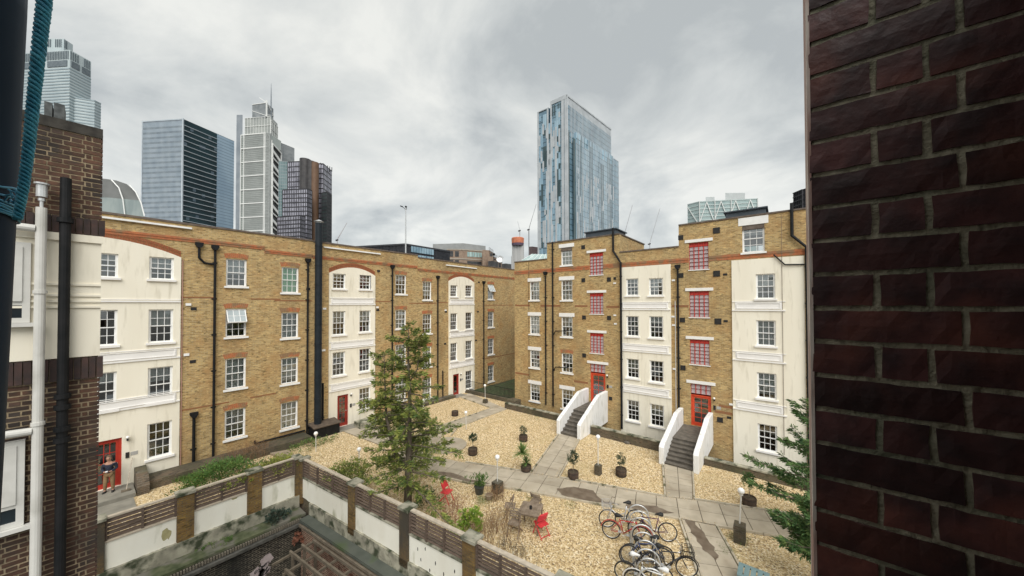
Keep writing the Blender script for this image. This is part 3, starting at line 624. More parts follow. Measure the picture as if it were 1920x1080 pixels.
# the tall black flue, banded
mb = MB(); FL.tube(mb, [(9.22, .36, 0), (9.22, .36, 13.05)], .20, 20)
for z in (1.1, 2.25, 3.4, 4.5, 5.6, 6.8, 8.0, 9.2, 10.4, 11.6): FL.tube(mb, [(9.22, .36, z), (9.22, .36, z+.05)], .217, 20)
fl = mb.build('flue', M_FLUE, LB, smooth=False)
mb = MB(); c_ = FL.w(9.22, .36, 13.05); mb.lathe([(.15, 0), (.15, .07), (.29, .08), (.06, .19), (.01, .21)], c_, 18); mb.build('flue_cap', M_STEEL, fl)
# white trunking along the parapet
mb = MB()
for x0, y0, x1, y1 in ((190, 404, 360, 426), (607, 463, 713, 474.5), (836, 497, 893, 503)):
    (a, z0_), (b, z1_) = ps(x0, y0), ps(x1, y1); zz_ = (z0_+z1_)/2; t = MB(); FL.box(t, a, b, .0, .11, zz_-.035, zz_+.045); t.build('parapet_trunking', M_WHITE, LB)
# air bricks and little boxes
mb = MB()
for x, y in ((363, 576), (361, 675), (710, 507), (708, 580), (578, 540), (596, 582), (836, 584), (834, 644), (898, 529), (896, 584), (892, 638), (1000, 600)): s_, z_ = ps(x, y); FL.box(mb, s_-.11, s_+.11, 0, .02, z_-.075, z_+.075)
mb.build('air_bricks', M_VENT, LB, kind='stuff')
mb = MB()
for x, y in ((353, 568), (349, 662), (608, 577), (606, 655), (707, 575), (835, 581)): s_, z_ = ps(x, y); FL.box(mb, s_-.10, s_+.10, 0, .05, z_-.06, z_+.06)
mb.build('vent_covers', M_WHITE, LB, kind='stuff')
mb = MB(); FL.tube(mb, [(6.1, .1, .45), (8.6, .1, .45)], .05, 8); FL.tube(mb, [(6.1, .1, .45), (6.1, .1, .6)], .05, 8); mb.build('waste_pipe', M_PIPE, LB)
# low kerb wall along the foot of the block
for a, b in ((2.03, 8.55), (13.3, 20.3)):
    t = MB(); t.box((XL+.1, a, -.1), (XL+(1.15 if a < 5 else .62), b, .36 if a < 5 else .22)); o = top(t, 'low_wall', M_LOWB, 'low brick kerb wall along the foot of the left block, %s' % ('nearest the door with the man' if a < 5 else 'behind the tall cedar'), 'wall')
# ------------------------------------------------------------------ the right-hand block
RB = empty('apartment_building', (-8, YR, 0), 'yellow brick block facing us with red stairwell grilles and red doors', 'building')
RWp = {
 'a': [(992.9, 528.4, 1011, 563), (992.9, 591.8, 1011, 627.3), (992.9, 656, 1011, 691), (993.3, 718.9, 1011.6, 754.4)],
 'b': [(1051, 465.6, 1072.9, 497), (1051.8, 526, 1072.2, 563.3), (1051.8, 594, 1072.9, 632.7), (1052.9, 662.2, 1074, 701), (1053.3, 729.3, 1073.5, 770)],
 'w1': [(1171.8, 524, 1195.6, 555), (1174, 593.3, 1197.3, 632.2), (1174.9, 672.9, 1198.2, 711.6), (1175.6, 750, 1198.9, 792.9)],
 'w2': [(1216.2, 523.3, 1242.7, 555.1), (1217, 594, 1243.8, 635.6), (1217, 676.7, 1243.3, 720), (1217.8, 757.8, 1244.4, 804)],
 'z': [(1416.4, 516.4, 1452.5, 562.2), (1417, 602.5, 1455, 652), (1419, 700, 1456, 752.8), (1420, 795.8, 1457.5, 852.8)],
 'r': [(1106, 476, 1131, 515.6), (1106, 550.7, 1131, 589.6), (1106.7, 625, 1131.6, 664.4)],
 's': [(1292, 458, 1329, 506), (1292.8, 548.3, 1329.4, 597), (1293.6, 638, 1330.3, 687.5)]}
RW = {k: regular(v, FR, BD if k in ('w1', 'w2', 'z') else 0) for k, v in RWp.items()}
zt_ = snapw(FR, (1392, 425.6, 1434.4, 473.3)); RW['zt'] = [zt_]
dr1 = [-10.71, -9.60, 1.15, 3.18]; dr2 = [-4.32, -3.27, .88, 2.68]
tr1 = [-10.71, -9.60, 3.26, 3.82]; tr2 = [-4.32, -3.27, 2.76, 3.32]
allh = [w_ for k in ('a', 'b', 'r', 's', 'zt') for w_ in RW[k]]+[[dr1[0], dr1[1], dr1[2], tr1[3]], [dr2[0], dr2[1], dr2[2], tr2[3]]]
rb_bays = [(-8.52, -5.36, 'w1', 'w2', 10.44), (-2.21, .86, 'z', None, 10.40)]
TOPS = [(-17.45, -14.27, 11.47), (-14.27, -8.55, 12.68), (-8.55, -4.90, 11.44), (-4.90, 12.0, 12.72)]
mb = MB(); edges = sorted({*[t[0] for t in TOPS], 12.0, *[q for b in rb_bays for q in b[:2]]})
for a, b in zip(edges[:-1], edges[1:]):
    zt = [t[2] for t in TOPS if t[0]-1e-6 <= a < t[1]-1e-6][0]; bay = [q for q in rb_bays if q[0]-1e-6 <= a and b <= q[1]+1e-6]
    hs = [h for h in allh if a < h[0] and h[1] < b]
    wallmesh(FR, a, b, -.8 if not bay else bay[0][4]-.05, zt, [h for h in hs if not bay or h[2] > bay[0][4]], 0, .16, mb)
mb.build('front_wall', M_STOCK, RB)
mb = MB(); D2 = 8.
mb.box((-17.45, YR+.001, -.8), (-17.15, YR+D2, 11.46)); mb.box((11.7, YR+.001, -.8), (12, YR+D2, 12.7)); mb.box((-17.15, YR+D2-.3, -.8), (11.7, YR+D2, 11.4))
mb.box((-14.27, YR+.001, 11.0), (-13.97, YR+D2, 12.67)); mb.box((-8.85, YR+.001, 11.0), (-8.552, YR+5.2, 12.67)); mb.box((-4.898, YR+.001, 11.0), (-4.6, YR+D2, 12.7)); mb.box((-13.97, YR+5.0, 11.2), (-8.85, YR+5.2, 12.5))
mb.build('side_wall', M_STOCK, RB)
mb = MB(); mb.box((-17.15, YR+.3, 11.0), (-13.0, YR+D2, 11.15)); mb.box((-14, YR+.3, 12.2), (-8.85, YR+5.1, 12.3)); mb.box((-8.55, YR+.3, 11.0), (-4.6, YR+D2, 11.12)); mb.box((-4.6, YR+.3, 12.2), (11.7, YR+D2, 12.3)); mb.build('roof', M_ROOF, RB)
mb = MB()
for z in (2.8, 5.5, 8.2): mb.box((-17.1, YR+.3, z-.1), (11.7, YR+D2-.3, z+.1))
for x in (-13.5, -12.6, -11.2, -9.2, -7.0, -5.1, -2.6, -1.6): mb.box((x-.05, YR+.3, -.8), (x+.05, YR+D2-.3, 11))
mb.build('floors', M_DARK, RB)
mb = MB()
for a, b, z in TOPS: FR.box(mb, a, b-.003, -.32, .05, z, z+.08); FR.box(mb, a, b-.003, -.3, -.003, z-.7, z)
mb.box((-8.86, YR+.33, 12.68), (-8.50, YR+5.25, 12.76)); mb.box((-4.95, YR+.33, 12.72), (-4.58, YR+D2, 12.8))
mb.build('parapet_coping', M_COPE, RB)
mb = MB(); cuts = sorted([(h[0]-.02, h[1]+.02) for h in (RW['r'][0], RW['s'][0])])
segs = []; cur = -17.45
for a, b in cuts: segs.append((cur, a)); cur = b
segs.append((cur, 8))
for a, b in segs: FR.box(mb, a, b, 0, .045, 10.62, 10.75); FR.box(mb, a, b, 0, .025, 10.46, 10.62)
mb.build('string_course', M_ORANGE, RB)
mb = MB()
for a, b, z in ((-17.4, -15.9, 7.85), (-14.9, -13.1, 7.82), (-11.9, -10.9, 7.8), (-9.5, -8.6, 7.75), (-5.3, -4.4, 7.8), (-17.4, -16.0, 2.3), (-12.0, -10.9, 2.35), (-2.9, -2.25, 2.2), (-3.1, -2.25, 1.85)): t = MB(); FR.box(t, a, b, 0, .007, z, z+.14); t.build('brick_band', MAT['band_brick'], RB)
cR = {('a', 0): (M_CURT, .7), ('a', 1): (M_CURT, 1), ('a', 3): (M_CURT, .6), ('b', 0): (mat('yellow_net', (.55, .5, .3), (.62, .57, .38), 3, .9), 1), ('b', 1): (M_CURT, 1), ('b', 2): (M_CURT, .6), ('b', 3): (M_CURT, .5), ('w1', 0): (M_CURT, .3), ('w2', 1): (M_CURT, .4), ('z', 0): (M_CURT, .5), ('z', 1): (M_CURT, 1), ('z', 2): (M_CURT, .9), ('zt', 0): (M_CURT, .4), ('w2', 3): (M_BLIND, .6)}
for k in ('a', 'b'):
    for i, w_ in enumerate(RW[k]): window(FR, RB, *w_, 0, 'arch' if (k, i) == ('b', 3) else 'lintel', 3, cR.get((k, i)), ind=False, lint_h=.27)
window(FR, RB, *zt_, 0, 'lintel', 3, cR[('zt', 0)], ind=True, lint_h=.42)
def grille(fac, par, s0, s1, z0, z1, rows, d=0., sill=True, lintel=True):
    """stairwell opening: red mullions with glazed cells that lean out row by row, a solid red row on top"""
    mb = MB(); R = d-.10; n = 4; w_ = (s1-s0)/n; mw = .035
    for i in range(n+1): x = s0+w_*i; fac.box(mb, x-mw/2 if i else x, x+mw/2 if i < n else x, R-.03, R+.07, z0, z1)
    fac.box(mb, s0, s1, R-.03, R+.05, z1-.03, z1); fac.box(mb, s0, s1, R-.03, R+.05, z0, z0+.03)
    hh = (z1-z0)/rows
    for j in range(rows+1): fac.box(mb, s0, s1, R-.02, R+.012, z0+hh*j-.011, z0+hh*j+.011)
    if rows > 3:
        for i in range(n): fac.quad(mb, [(s0+w_*i+.02, R+.03, z1-hh), (s0+w_*(i+1)-.02, R+.03, z1-hh), (s0+w_*(i+1)-.02, R, z1-.03), (s0+w_*i+.02, R, z1-.03)])
    f = mb.build('stair_grille', M_REDP, par)
    for i in range(n):
        q = MB()
        for j in range(rows-(1 if rows > 3 else 0)):
            a, b, l, h_ = s0+w_*i+.02, s0+w_*(i+1)-.02, z0+hh*j+.012, z0+hh*(j+1)-.012
            fac.quad(q, [(a, R+.055, l), (b, R+.055, l), (b, R-.005, h_), (a, R-.005, h_)]); fac.quad(q, [(a, R+.055, l), (b, R+.055, l), (b, R-.01, l), (a, R-.01, l)])
        q.build('glass_column', M_GLASSR, f)
    if sill: q = MB(); fac.box(q, s0-.05, s1+.05, R, d+.05, z0-.05, z0-.003); q.build('sill', M_WHITE, f)
    if lintel: q = MB(); fac.box(q, s0-.22, s1+.22, d-.02, d+.05, z1+.03, z1+.20); q.build('lintel', M_LINT, f)
for k in ('r', 's'):
    for w_ in RW[k]: grille(FR, RB, *w_, 7)
grille(FR, RB, *tr1, 2, sill=False); grille(FR, RB, *tr2, 2, sill=False)
door(FR, RB, *dr1, M_DOORR, 0, 2, 5); door(FR, RB, *dr2, M_DOORR, 0, 2, 5)
for a, b, k1, k2, zt in rb_bays:
    hs = [w_ for k in (k1, k2) if k for w_ in RW[k]]
    mb = wallmesh(FR, a, b, -.8, zt, hs, BD, .2)
    for s_ in (a, b): FR.quad(mb, [(s_, 0, -.8), (s_, BD, -.8), (s_, BD, zt), (s_, 0, zt)])
    FR.quad(mb, [(a, BD, zt), (b, BD, zt), (b, 0, zt), (a, 0, zt)]); mb.build('rendered_bay', M_REND, RB)
    for k in (k1, k2):
        if k:
            for i, w_ in enumerate(RW[k]): window(FR, RB, *w_, BD, 'bay', 3, cR.get((k, i)), ind=True)
    for z in (7.62, 4.92, 2.25):
        q = MB(); b2 = b if k2 else b-.75; b3 = b-.01 if k2 else b2
        FR.box(q, a+.002, b3, BD, BD+.05, z, z+.07); FR.box(q, a+.14, b2-.14, BD, BD+.02, z+.10, z+.46)
        for e_ in ((a+.2, b2-.2, z+.12, z+.15), (a+.2, b2-.2, z+.40, z+.43), (a+.2, a+.24, z+.15, z+.40), (b2-.24, b2-.2, z+.15, z+.40)): FR.box(q, e_[0], e_[1], BD+.02, BD+.045, e_[2], e_[3])
        FR.box(q, a+.002, b3, BD, BD+.03, z+.48, z+.52); q.build('moulded_band', M_MOULD, RB)
# pipes
pipe(FR, RB, [(-14.37, .09, 10.2), (-14.37, .09, .3)], .055, (-14.37, .1, 10.25)); pipe(FR, RB, [(-13.72, .1, 12.75), (-13.72, .1, .3)], .06, collars=True, name='soil_pipe')
pipe(FR, RB, [(-8.95, .1, 13.15), (-8.95, .1, 11.6), (-8.42, .16, 10.75), (-8.42, .16, -.2)], .07, name='soil_pipe')
pipe(FR, RB, [(-4.95, .1, 10.1), (-4.95, .1, .2)], .055, (-4.95, .12, 10.1)); pipe(FR, RB, [(.40, .12, 13.1), (.40, .12, 11.45), (.95, .15, 10.8), (.95, .15, -.2)], .075, name='soil_pipe')
pipe(FR, RB, [(-.35, .13, 10.55), (.1, .13, 10.0), (.9, .13, 9.95)], .035, name='branch_pipe', collars=False)
for z in (6.0, 3.3): pipe(FR, RB, [(-13.66, .1, z-.3), (-13.5, .1, z-.02), (-12.4, .1, z+.06)], .035, name='branch_pipe', collars=False)
pipe(FR, RB, [(-16.0, .02, 11.4), (-16.0, .02, .3)], .012, name='cable', collars=False, n=5); pipe(FR, RB, [(-.02, .1, 12.6), (-.02, .1, .3)], .010, name='cable', m=mat('brown_cable', (.14, .10, .07), (.18, .13, .10), 3, .7), collars=False, n=5); pipe(FR, RB, [(-5.12, .03, 8.2), (-5.12, .03, .3)], .02, name='cable', m=M_WHITE, collars=False, n=5)
mb = MB()
for x, y, r in ((1094, 464, 1), (1094, 526, 1), (1142, 525, 1), (1095, 596, 1), (1142, 597, 1), (1095, 667, 1), (1344, 434, 1.2), (1344, 515, 1.2), (1346, 604.5, 1.2), (1279.5, 601.5, 1), (1280, 691, 1), (1277, 518, 1), (1349, 789, 1), (1277, 447, 1), (1277, 775, .8), (1144, 748, .8), (1096, 737, .8), (1153, 523, .6)):
    s_, z_ = FR.px(x, y); FR.box(mb, s_-.14*r, s_+.14*r, 0, .03, z_-.14*r, z_+.14*r)
for x, y in ((1360, 516.5), (1360.5, 604), (1366, 785)): s_, z_ = FR.px(x, y); FR.box(mb, s_-.10, s_+.10, 0, .02, z_-.06, z_+.06)
mb.build('vents', M_VENT, RB, kind='stuff')
mb = MB()
for x, y in ((1153, 532), (1153, 592), (1154, 608), (1263, 527), (1262, 595), (1263, 611), (1264, 693), (1370, 760)): s_, z_ = FR.px(x, y); FR.box(mb, s_-.09, s_+.09, 0, .05, z_-.05, z_+.05)
mb.build('vent_covers', M_WHITE, RB, kind='stuff')
for x0, x1, lab in ((-11.6, -9.3, 'left'), (-2.6, -.7, 'right')):
    t = MB(); t.box((x0, YR+1.2, 12.3), (x1, YR+3.2, 13.35)); t.prism([(x0-.1, YR+1.1), (x1+.1, YR+1.1), (x1+.1, YR+3.3), (x0-.1, YR+3.3)], 13.35, 13.42); top(t, 'roof_hatch', mat('lead_grey', (.045, .06, .075), (.07, .085, .10), 2, .6), 'dark grey hatch house on the %s tall roof of the facing block' % lab, 'roof hatch', 'hatch houses on the facing block')
# external stairs with white flank walls
def stair(x0, x1, ztop, yf, n, lab):
    t = empty('entrance_stair', ((x0+x1)/2, yf, 0), lab, 'stairs', 'entrance stairs of the facing block')
    run = .27; rise = ztop/n
    for i in range(n):
        mb = MB(); y0 = yf+i*run; y1 = YR-.01 if i == n-1 else y0+run
        mb.box((x0, y0, 0), (x1, y1, rise*(i+1)-.035)); mb.box((x0, y0-.025, rise*(i+1)-.033), (x1, y1, rise*(i+1))); mb.build('step', M_STEP, t)
    for xa, xb in ((x0-.24, x0-.004), (x1+.004, x1+.24)):
        prof = [(yf-.12, 0), (YR-.01, 0), (YR-.01, ztop+.95), (YR-1.35, ztop+.95), (YR-1.75, ztop+.80), (yf+.05, .98), (yf-.12, .86)]
        vs = [(x, y, z) for x in (xa, xb) for y, z in prof]; m_ = len(prof)
        mb = MB(); mb.add(vs, [tuple(range(m_)), tuple(range(2*m_-1, m_-1, -1))]+[(i, m_+i, m_+(i+1) % m_, (i+1) % m_) for i in range(m_)]); o = mb.build('flank_wall', M_WALLW, t)
        b = o.modifiers.new('bevel', 'BEVEL'); b.width = .025; b.segments = 2
stair(-10.82, -9.66, 1.14, 18.55, 7, 'grey stone entrance stair between white walls, left of the two, under the red door'); stair(-4.72, -3.42, .87, 18.25, 7, 'grey stone entrance stair between white walls, right of the two, nearest the conifer')
# low brick garden walls in front of the facing block
for a, b, y, z, lab in ((-16.9, -11.15, 20.5, .45, 'low sooty brick wall running from the corner to the left entrance stair'), (-9.35, -5.0, 19.65, .55, 'low sooty brick wall between the two entrance stairs'), (-3.15, 6, 19.4, .38, 'low sooty brick wall right of the second entrance stair')):
    t = empty('low_wall', ((a+b)/2, y, 0), lab, 'wall'); mb = MB(); mb.box((a, y, -.72), (b, y+.22, z-.06)); mb.build('brickwork', M_LOWB, t)
    n = int((b-a)/.45); mb = MB()
    for i in range(n): mb.box((a+(b-a)*i/n, y-.03, z-.057+RN.uniform(-.004, .004)), (a+(b-a)*(i+.97)/n, y+.25, z+RN.uniform(-.005, .005)))
    mb.build('coping_stones', M_CONC, t)
mb = MB(); mb.prism([(-16.9, 20.75), (-16.1, 20.75), (-16.1, 21.5), (-16.9, 21.5)], 0, .62); top(mb, 'brick_stub', M_LOWB, 'short mossy brick stub at the corner of the far path', 'wall')
# green passage between the blocks with railings
poly('passage_lawn', [(-22.78, 22.3), (-17.45, 22.3), (-17.45, 47), (-22.78, 47)], .01, mat('dark_lawn', (.035, .055, .02), (.08, .10, .045), 5, 1, .3, c3=(.06, .045, .03), s3=1.3), kind='structure')
t = empty('railing', (-19.5, 22.4, 0), 'dark green metal railing across the passage between the blocks', 'railing'); mb = MB()
for z in (.25, 1.0): mb.beam((-22.6, 22.35, z), (-17.6, 22.35, z), .03)
mb.build('rail', M_PIPE, t); mb = MB()
for i in range(36): x = -22.6+i*.143; mb.beam((x, 22.35, 0), (x, 22.35, 1.0), .016)
mb.build('balusters', M_PIPE, t, kind='stuff')
mb = MB(); mb.box((-22.7, 21.9, 0), (-17.5, 22.15, .28)); top(mb, 'low_wall', M_LOWB, 'low brick wall below the railing of the passage', 'wall')
# dark bin shelter next to the flue
t = empty('bin_shelter', (-22.0, 9.6, 0), 'dark low bin shelter with a brown felt lid at the foot of the flue', 'shelter')
mb = MB(); mb.box((-22.72, 8.8, 0), (-21.9, 10.3, .60)); mb.build('body', M_PIPE, t); mb = MB(); mb.add([(-22.75, 8.75, .75), (-21.8, 8.75, .63), (-21.8, 10.35, .63), (-22.75, 10.35, .75), (-22.75, 8.75, .80), (-21.8, 8.75, .68), (-21.8, 10.35, .68), (-22.75, 10.35, .80)], [(0, 3, 2, 1), (4, 5, 6, 7), (0, 1, 5, 4), (1, 2, 6, 5), (2, 3, 7, 6), (3, 0, 4, 7)]); mb.build('lid', mat('brown_felt', (.075, .055, .04), (.12, .09, .065), 4, .9), t)
# doorsteps and low walls by the doors of the left block
for (a, b, z, dx, lab) in ((-.6, 1.62, .17, 1.45, 'concrete door landing on which the man stands'), (10.3, 12.3, .06, .9, 'grey doorstep in front of the middle red door'), (20.2, 21.4, .06, .8, 'grey doorstep in front of the far red door')):
    mb = MB(); mb.box((XL+.08, a, 0), (XL+dx, b, z)); top(mb, 'doorstep', mat('grey_concrete', (.19, .18, .15), (.26, .245, .205), 2.5, .9, .15), lab, 'doorstep')
mb = MB(); mb.box((XL+1.5, -.8, 0), (XL+2.9, 1.55, .035)); top(mb, 'paved_strip', MAT['grey_concrete'], 'lower concrete strip below the landing of the near door', 'paving')
mb = MB(); pr = [(.08, 0), (1.45, 0), (1.45, .34), (1.1, .72), (.08, .80)]
mb.add([(XL+x, y, z) for y in (1.66, 2.02) for x, z in pr], [(0, 1, 2, 3, 4), (9, 8, 7, 6, 5)]+[(i, 5+i, 5+(i+1) % 5, (i+1) % 5) for i in range(5)]); top(mb, 'wing_wall', M_LOWB, 'stubby mossy brick wing wall beside the landing, broom leaning on it', 'wall')
mb = MB(); mb.box((XL+.6, 11.35, 0), (XL+1.5, 12.9, .38)); top(mb, 'planter_wall', M_CONC, 'mossy concrete planter block beside the middle red door', 'planter')

# ------------------------------------------------------------------ our own building: brick pier at the right edge of the view
PX, PY = .053, 1.047
OB = empty('brick_pier', (PX, PY, 7), 'dark purple-brown brick pier filling the right edge, with pale mortar joints', 'brick wall')
zs = sorted([onY(1527, y, PY)[1] for y in (17.5, 78, 138, 200, 259.5, 319, 383, 445, 507, 567.5, 636, 697, 766, 833, 896, 950, 1016)])
ch = (zs[-1]-zs[0])/(len(zs)-1); zr = zs[0]-3*ch
M_PB = mat('purple_brick', (.075, .028, .027), (.034, .017, .018), 16, .55, .35, c3=(.15, .048, .034), s3=5, rnd=.45)
M_MORT = mat('pale_mortar', (.26, .24, .17), (.36, .33, .245), 30, .95, .8, c3=(.16, .17, .115), s3=7)
mb = MB(); mb.box((PX+.004, PY+.006, 6.4), (4.2, PY+.108, 9.6)); mb.build('mortar_core', M_MORT, OB)
def rbrick(x0, x1, z0, z1, y=0., dep=.1, seed=0):
    r = random.Random(seed); nx_ = max(3, int((x1-x0)/.018)); mb = MB(); rows = []
    fr_ = []
    for j, z in enumerate((z0, (z0+z1)/2, z1)):
        for i in range(nx_+1):
            x = x0+(x1-x0)*i/nx_; jx = r.uniform(-.0012, .0012) if j == 1 else r.uniform(-.002, .002)
            fr_.append((x+(0 if 0 < i < nx_ else jx), y+r.uniform(0, .0018)+(.0015 if (i in (0, nx_) or j != 1) else 0), z+(r.uniform(-.0016, .0016) if j != 1 else 0)))
    bk = [(x0, y+dep, z0), (x1, y+dep, z0), (x1, y+dep, z1), (x0, y+dep, z1)]
    m_ = nx_+1; fs = [(j*m_+i, j*m_+i+1, (j+1)*m_+i+1, (j+1)*m_+i) for j in range(2) for i in range(nx_)]
    b0 = 3*m_; fs += [tuple([*range(m_)][::-1])+(b0, b0+1), tuple(range(2*m_, 3*m_))+(b0+2, b0+3), (0, m_, 2*m_, b0+3, b0), (m_-1, b0+1, b0+2, 3*m_-1, 2*m_-1)]
    mb.add(fr_+bk, fs); return mb
for c in range(40):
    z0 = zr+c*ch; z1 = z0+ch-.0115
    if z0 > 9.3: break
    odd = (c-3) % 2 == 0
    x = PX; seq = [.215]*20 if odd else [.098, .062]+[.215, .10]*8
    first = True
    for i, L in enumerate(seq):
        if x > .95: break
        if odd and i > 0: L = .10 if i % 2 else .215
        x1 = x+L
        rbrick(x, x1, z0, z1, PY, .09, c*50+i).build('brick', M_PB, OB, loc=(x, PY, z0)); x = x1+.0115
# the painted return at the edge of the pier
mb = MB(); n = 60; r = random.Random(5)
for i in range(n):
    z0 = 6.4+3.2*i/n; z1 = z0+3.2/n; 
mb.box((PX-.004, PY+.002, 6.4), (PX+.002, PY+.112, 9.6)); mb.build('edge_strip', mat('pinkish_return', (.32, .19, .16), (.48, .35, .30), 22, .9, .6, stretch=(1, 1, .12), c3=(.62, .56, .50), s3=30, lo3=.5, hi3=.62), OB)
# unseen walls and soffit beside and behind the viewpoint, added to shade the pier
SHADE = empty('pier_shade_walls', (1.6, -.5, 6), 'unseen dark brick walls around the viewpoint, added to keep light off the pier', 'building')
mb = MB(); mb.box((1.35, -.6, 6.4), (1.55, PY-.01, 9.6)); mb.box((-.9, -.85, 5), (4.2, -.6, 10.5)); mb.build('wall', M_REDB, SHADE)
mb = MB(); mb.box((.4, -.6, 8.95), (1.34, PY-.01, 9.07)); mb.build('shade_soffit', M_REDB, SHADE)

# ------------------------------------------------------------------ near wing at the left edge (brick and cream render, two pipes)
ANG = math.radians(88.7); NWx, NWy = -8.88, .25
class FacN:
    k = 'N'
    def w(s, a, d, z): c, s_ = math.cos(ANG), math.sin(ANG); return (NWx+a*c+d*s_, NWy+a*s_-d*c, z)
    def box(s, mb, s0, s1, d0, d1, z0, z1):
        p = [s.w(a, d, z) for z in (z0, z1) for a, d in ((s0, d0), (s1, d0), (s1, d1), (s0, d1))]
        lo, hi = p[:4], p[4:]; return mb.add(lo+hi, [(0, 3, 2, 1), (4, 5, 6, 7), (0, 1, 5, 4), (1, 2, 6, 5), (2, 3, 7, 6), (3, 0, 4, 7)])
    def quad(s, mb, pts): mb.add([s.w(*p) for p in pts], [tuple(range(len(pts)))])
    def tube(s, mb, pts, r, n=8): return mb.tube([s.w(*p) for p in pts], r, n)
    def px(s, x, y, d=0):
        v = wray(x, y); c, s_ = math.cos(ANG), math.sin(ANG); n = (s_, -c)
        o = (NWx*n[0]+NWy*n[1])+d; t = o/(v[0]*n[0]+v[1]*n[1]); X, Y, Z = v[0]*t, v[1]*t, H+v[2]*t
        return ((X-NWx)*c+(Y-NWy)*s_, Z)
FN = FacN()
NW = empty('near_wing', (NWx, NWy, 0), 'near brick wing at the left edge with cream render, black pipe and white pipe', 'building')
zc_ = FN.px(195, 243)[1]; zs1 = FN.px(195, 410)[1]; zs0 = FN.px(195, 441)[1]; zr0 = FN.px(190, 662)[1]; zr1 = zr0-.36
mb = MB(); FN.box(mb, -2.3, -.02, -3, -.007, -4.5, zc_-.02); mb.build('wall_core', mat('dirty_mortar', (.26, .20, .125), (.36, .285, .185), 20, .95, .5, c3=(.07, .06, .045), s3=1.5), NW)
mb = MB(); FN.box(mb, -2.3, .0, -3, .012, zc_-.13, zc_+.03); mb.build('coping', mat('sooty_coping', (.028, .025, .021), (.055, .05, .042), 8, .95, .5), NW)
mb = MB(); FN.box(mb, -2.3, -.0, -.02, .03, zr0, zs0); mb.build('render_panel', M_REND, NW)
mb = MB()
for y in (531, 550.5, 561, 571): z = FN.px(188, y)[1]; FN.box(mb, -2.3, .004, .03, .055, z-.02, z+.012)
FN.box(mb, -2.3, .02, .03, .065, zs0-.12, zs0-.003); mb.build('render_mouldings', M_REND, NW)
M_NB = mat('red_brown_brick', (.105, .050, .030), (.060, .034, .023), 9, .9, .4, c3=(.04, .030, .024), s3=2.2, lo3=.48, hi3=.62, rnd=.35)
M_NBD = mat('dark_soldier_brick', (.060, .032, .026), (.035, .024, .022), 9, .8, .4, rnd=.3)
bm_cache = {}
def nbrick(L, h, key, m):
    if key not in bm_cache:
        q = MB(); c, s_ = math.cos(ANG), math.sin(ANG); r = random.Random(hash(key) % 1000)
        def lw(a, d, z): return (a*c+d*s_, a*s_-d*c, z)
        j = lambda: r.uniform(-.003, .003)
        vs = [lw(0, -.04, 0), lw(L, -.04, 0), lw(L, -.04, h), lw(0, -.04, h), lw(j(), 0+j(), j()), lw(L+j(), 0+j(), j()), lw(L+j(), j(), h+j()), lw(j(), j(), h+j())]
        q.add(vs, [(4, 5, 6, 7), (0, 1, 5, 4), (1, 2, 6, 5), (2, 3, 7, 6), (3, 0, 4, 7)])
        me = bpy.data.meshes.new('brick'); me.from_pydata(q.v, [], q.f); me.materials.append(m); bm_cache[key] = me
    return bm_cache[key]
cnt = 0; rest = MB(); o0 = off(NW)
def course(z, k):
    global cnt
    a = 0.; seq = [.105, .05, .205, .097, .205, .097, .205, .097, .205] if k % 2 else [.205, .097, .205, .097, .205, .097, .205, .097]
    for i, L in enumerate(seq):
        a0_ = a-L
        if a0_ < -1.62: break
        me = nbrick(L, .056, (L, (k+i) % 3), M_NB)
        if cnt < 282 and z > 4.2: inst('brick', me, NW, Vector(FN.w(a0_, RN.uniform(-.004, .004), z))-o0); cnt += 1
        else: p = FN.w(a0_, RN.uniform(-.004, .004), z); rest.add([(v.co.x+p[0], v.co.y+p[1], v.co.z+p[2]) for v in me.vertices], [tuple(f.vertices) for f in me.polygons])
        a = a0_-.018
z = zs1+.01; k = 0
while z < zc_-.07: course(z, k); z += .075; k += 1
z = zr1-.075; k = 0
while z > -1.5: course(z, k); z -= .075; k += 1
rest.build('lower_bricks', M_NB, NW, kind='stuff')
for z0, z1 in ((zs0+.01, zs1-.0), (zr1+.005, zr0-.01)):
    for i in range(20):
        me = nbrick(.067, z1-z0-.006, ('s', round(z1-z0, 3), i % 3), M_NBD); inst('soldier_brick', me, NW, Vector(FN.w(-.067-.077*i+.035, .035, z0))-o0)
# two windows of the wing and its pipes
def nwin(y0, y1, x1, lab=None):
    s1, z1 = FN.px(x1, y0); _, z0 = FN.px(x1, y1); mb = MB(); s0 = s1-.95; fw = .07
    FN.box(mb, s0, s0+fw, .0, .07, z0, z1); FN.box(mb, s1-fw, s1, .0, .07, z0, z1); FN.box(mb, s0+fw, s1-fw, .0, .07, z1-fw, z1); FN.box(mb, s0+fw, s1-fw, .0, .07, z0, z0+fw)
    zt = z0+(z1-z0)*.24; FN.box(mb, s0+fw, s1-fw, .0, .06, zt-.03, zt+.03)
    a = s1-fw-.12; FN.box(mb, a-.02, s1-fw, .0, .085, zt+.03, z1-fw); FN.box(mb, s1-.33, s1-.28, .0, .08, zt+.03, z1-fw)
    f = mb.build('window', M_PVC, NW); q = MB(); FN.quad(q, [(s0+fw, .035, z0+fw), (s1-fw, .035, z0+fw), (s1-fw, .035, z1-fw), (s0+fw, .035, z1-fw)]); q.build('pane', mat('dark_pane', (.01, .015, .02), (.02, .03, .035), 2, .06), f)
    q = MB(); FN.box(q, s0-.06, s1+.06, .03, .14, z0-.06, z0-.003); q.build('sill', M_PVC, f)
nwin(452, 600, 60); nwin(818, 975, 47)
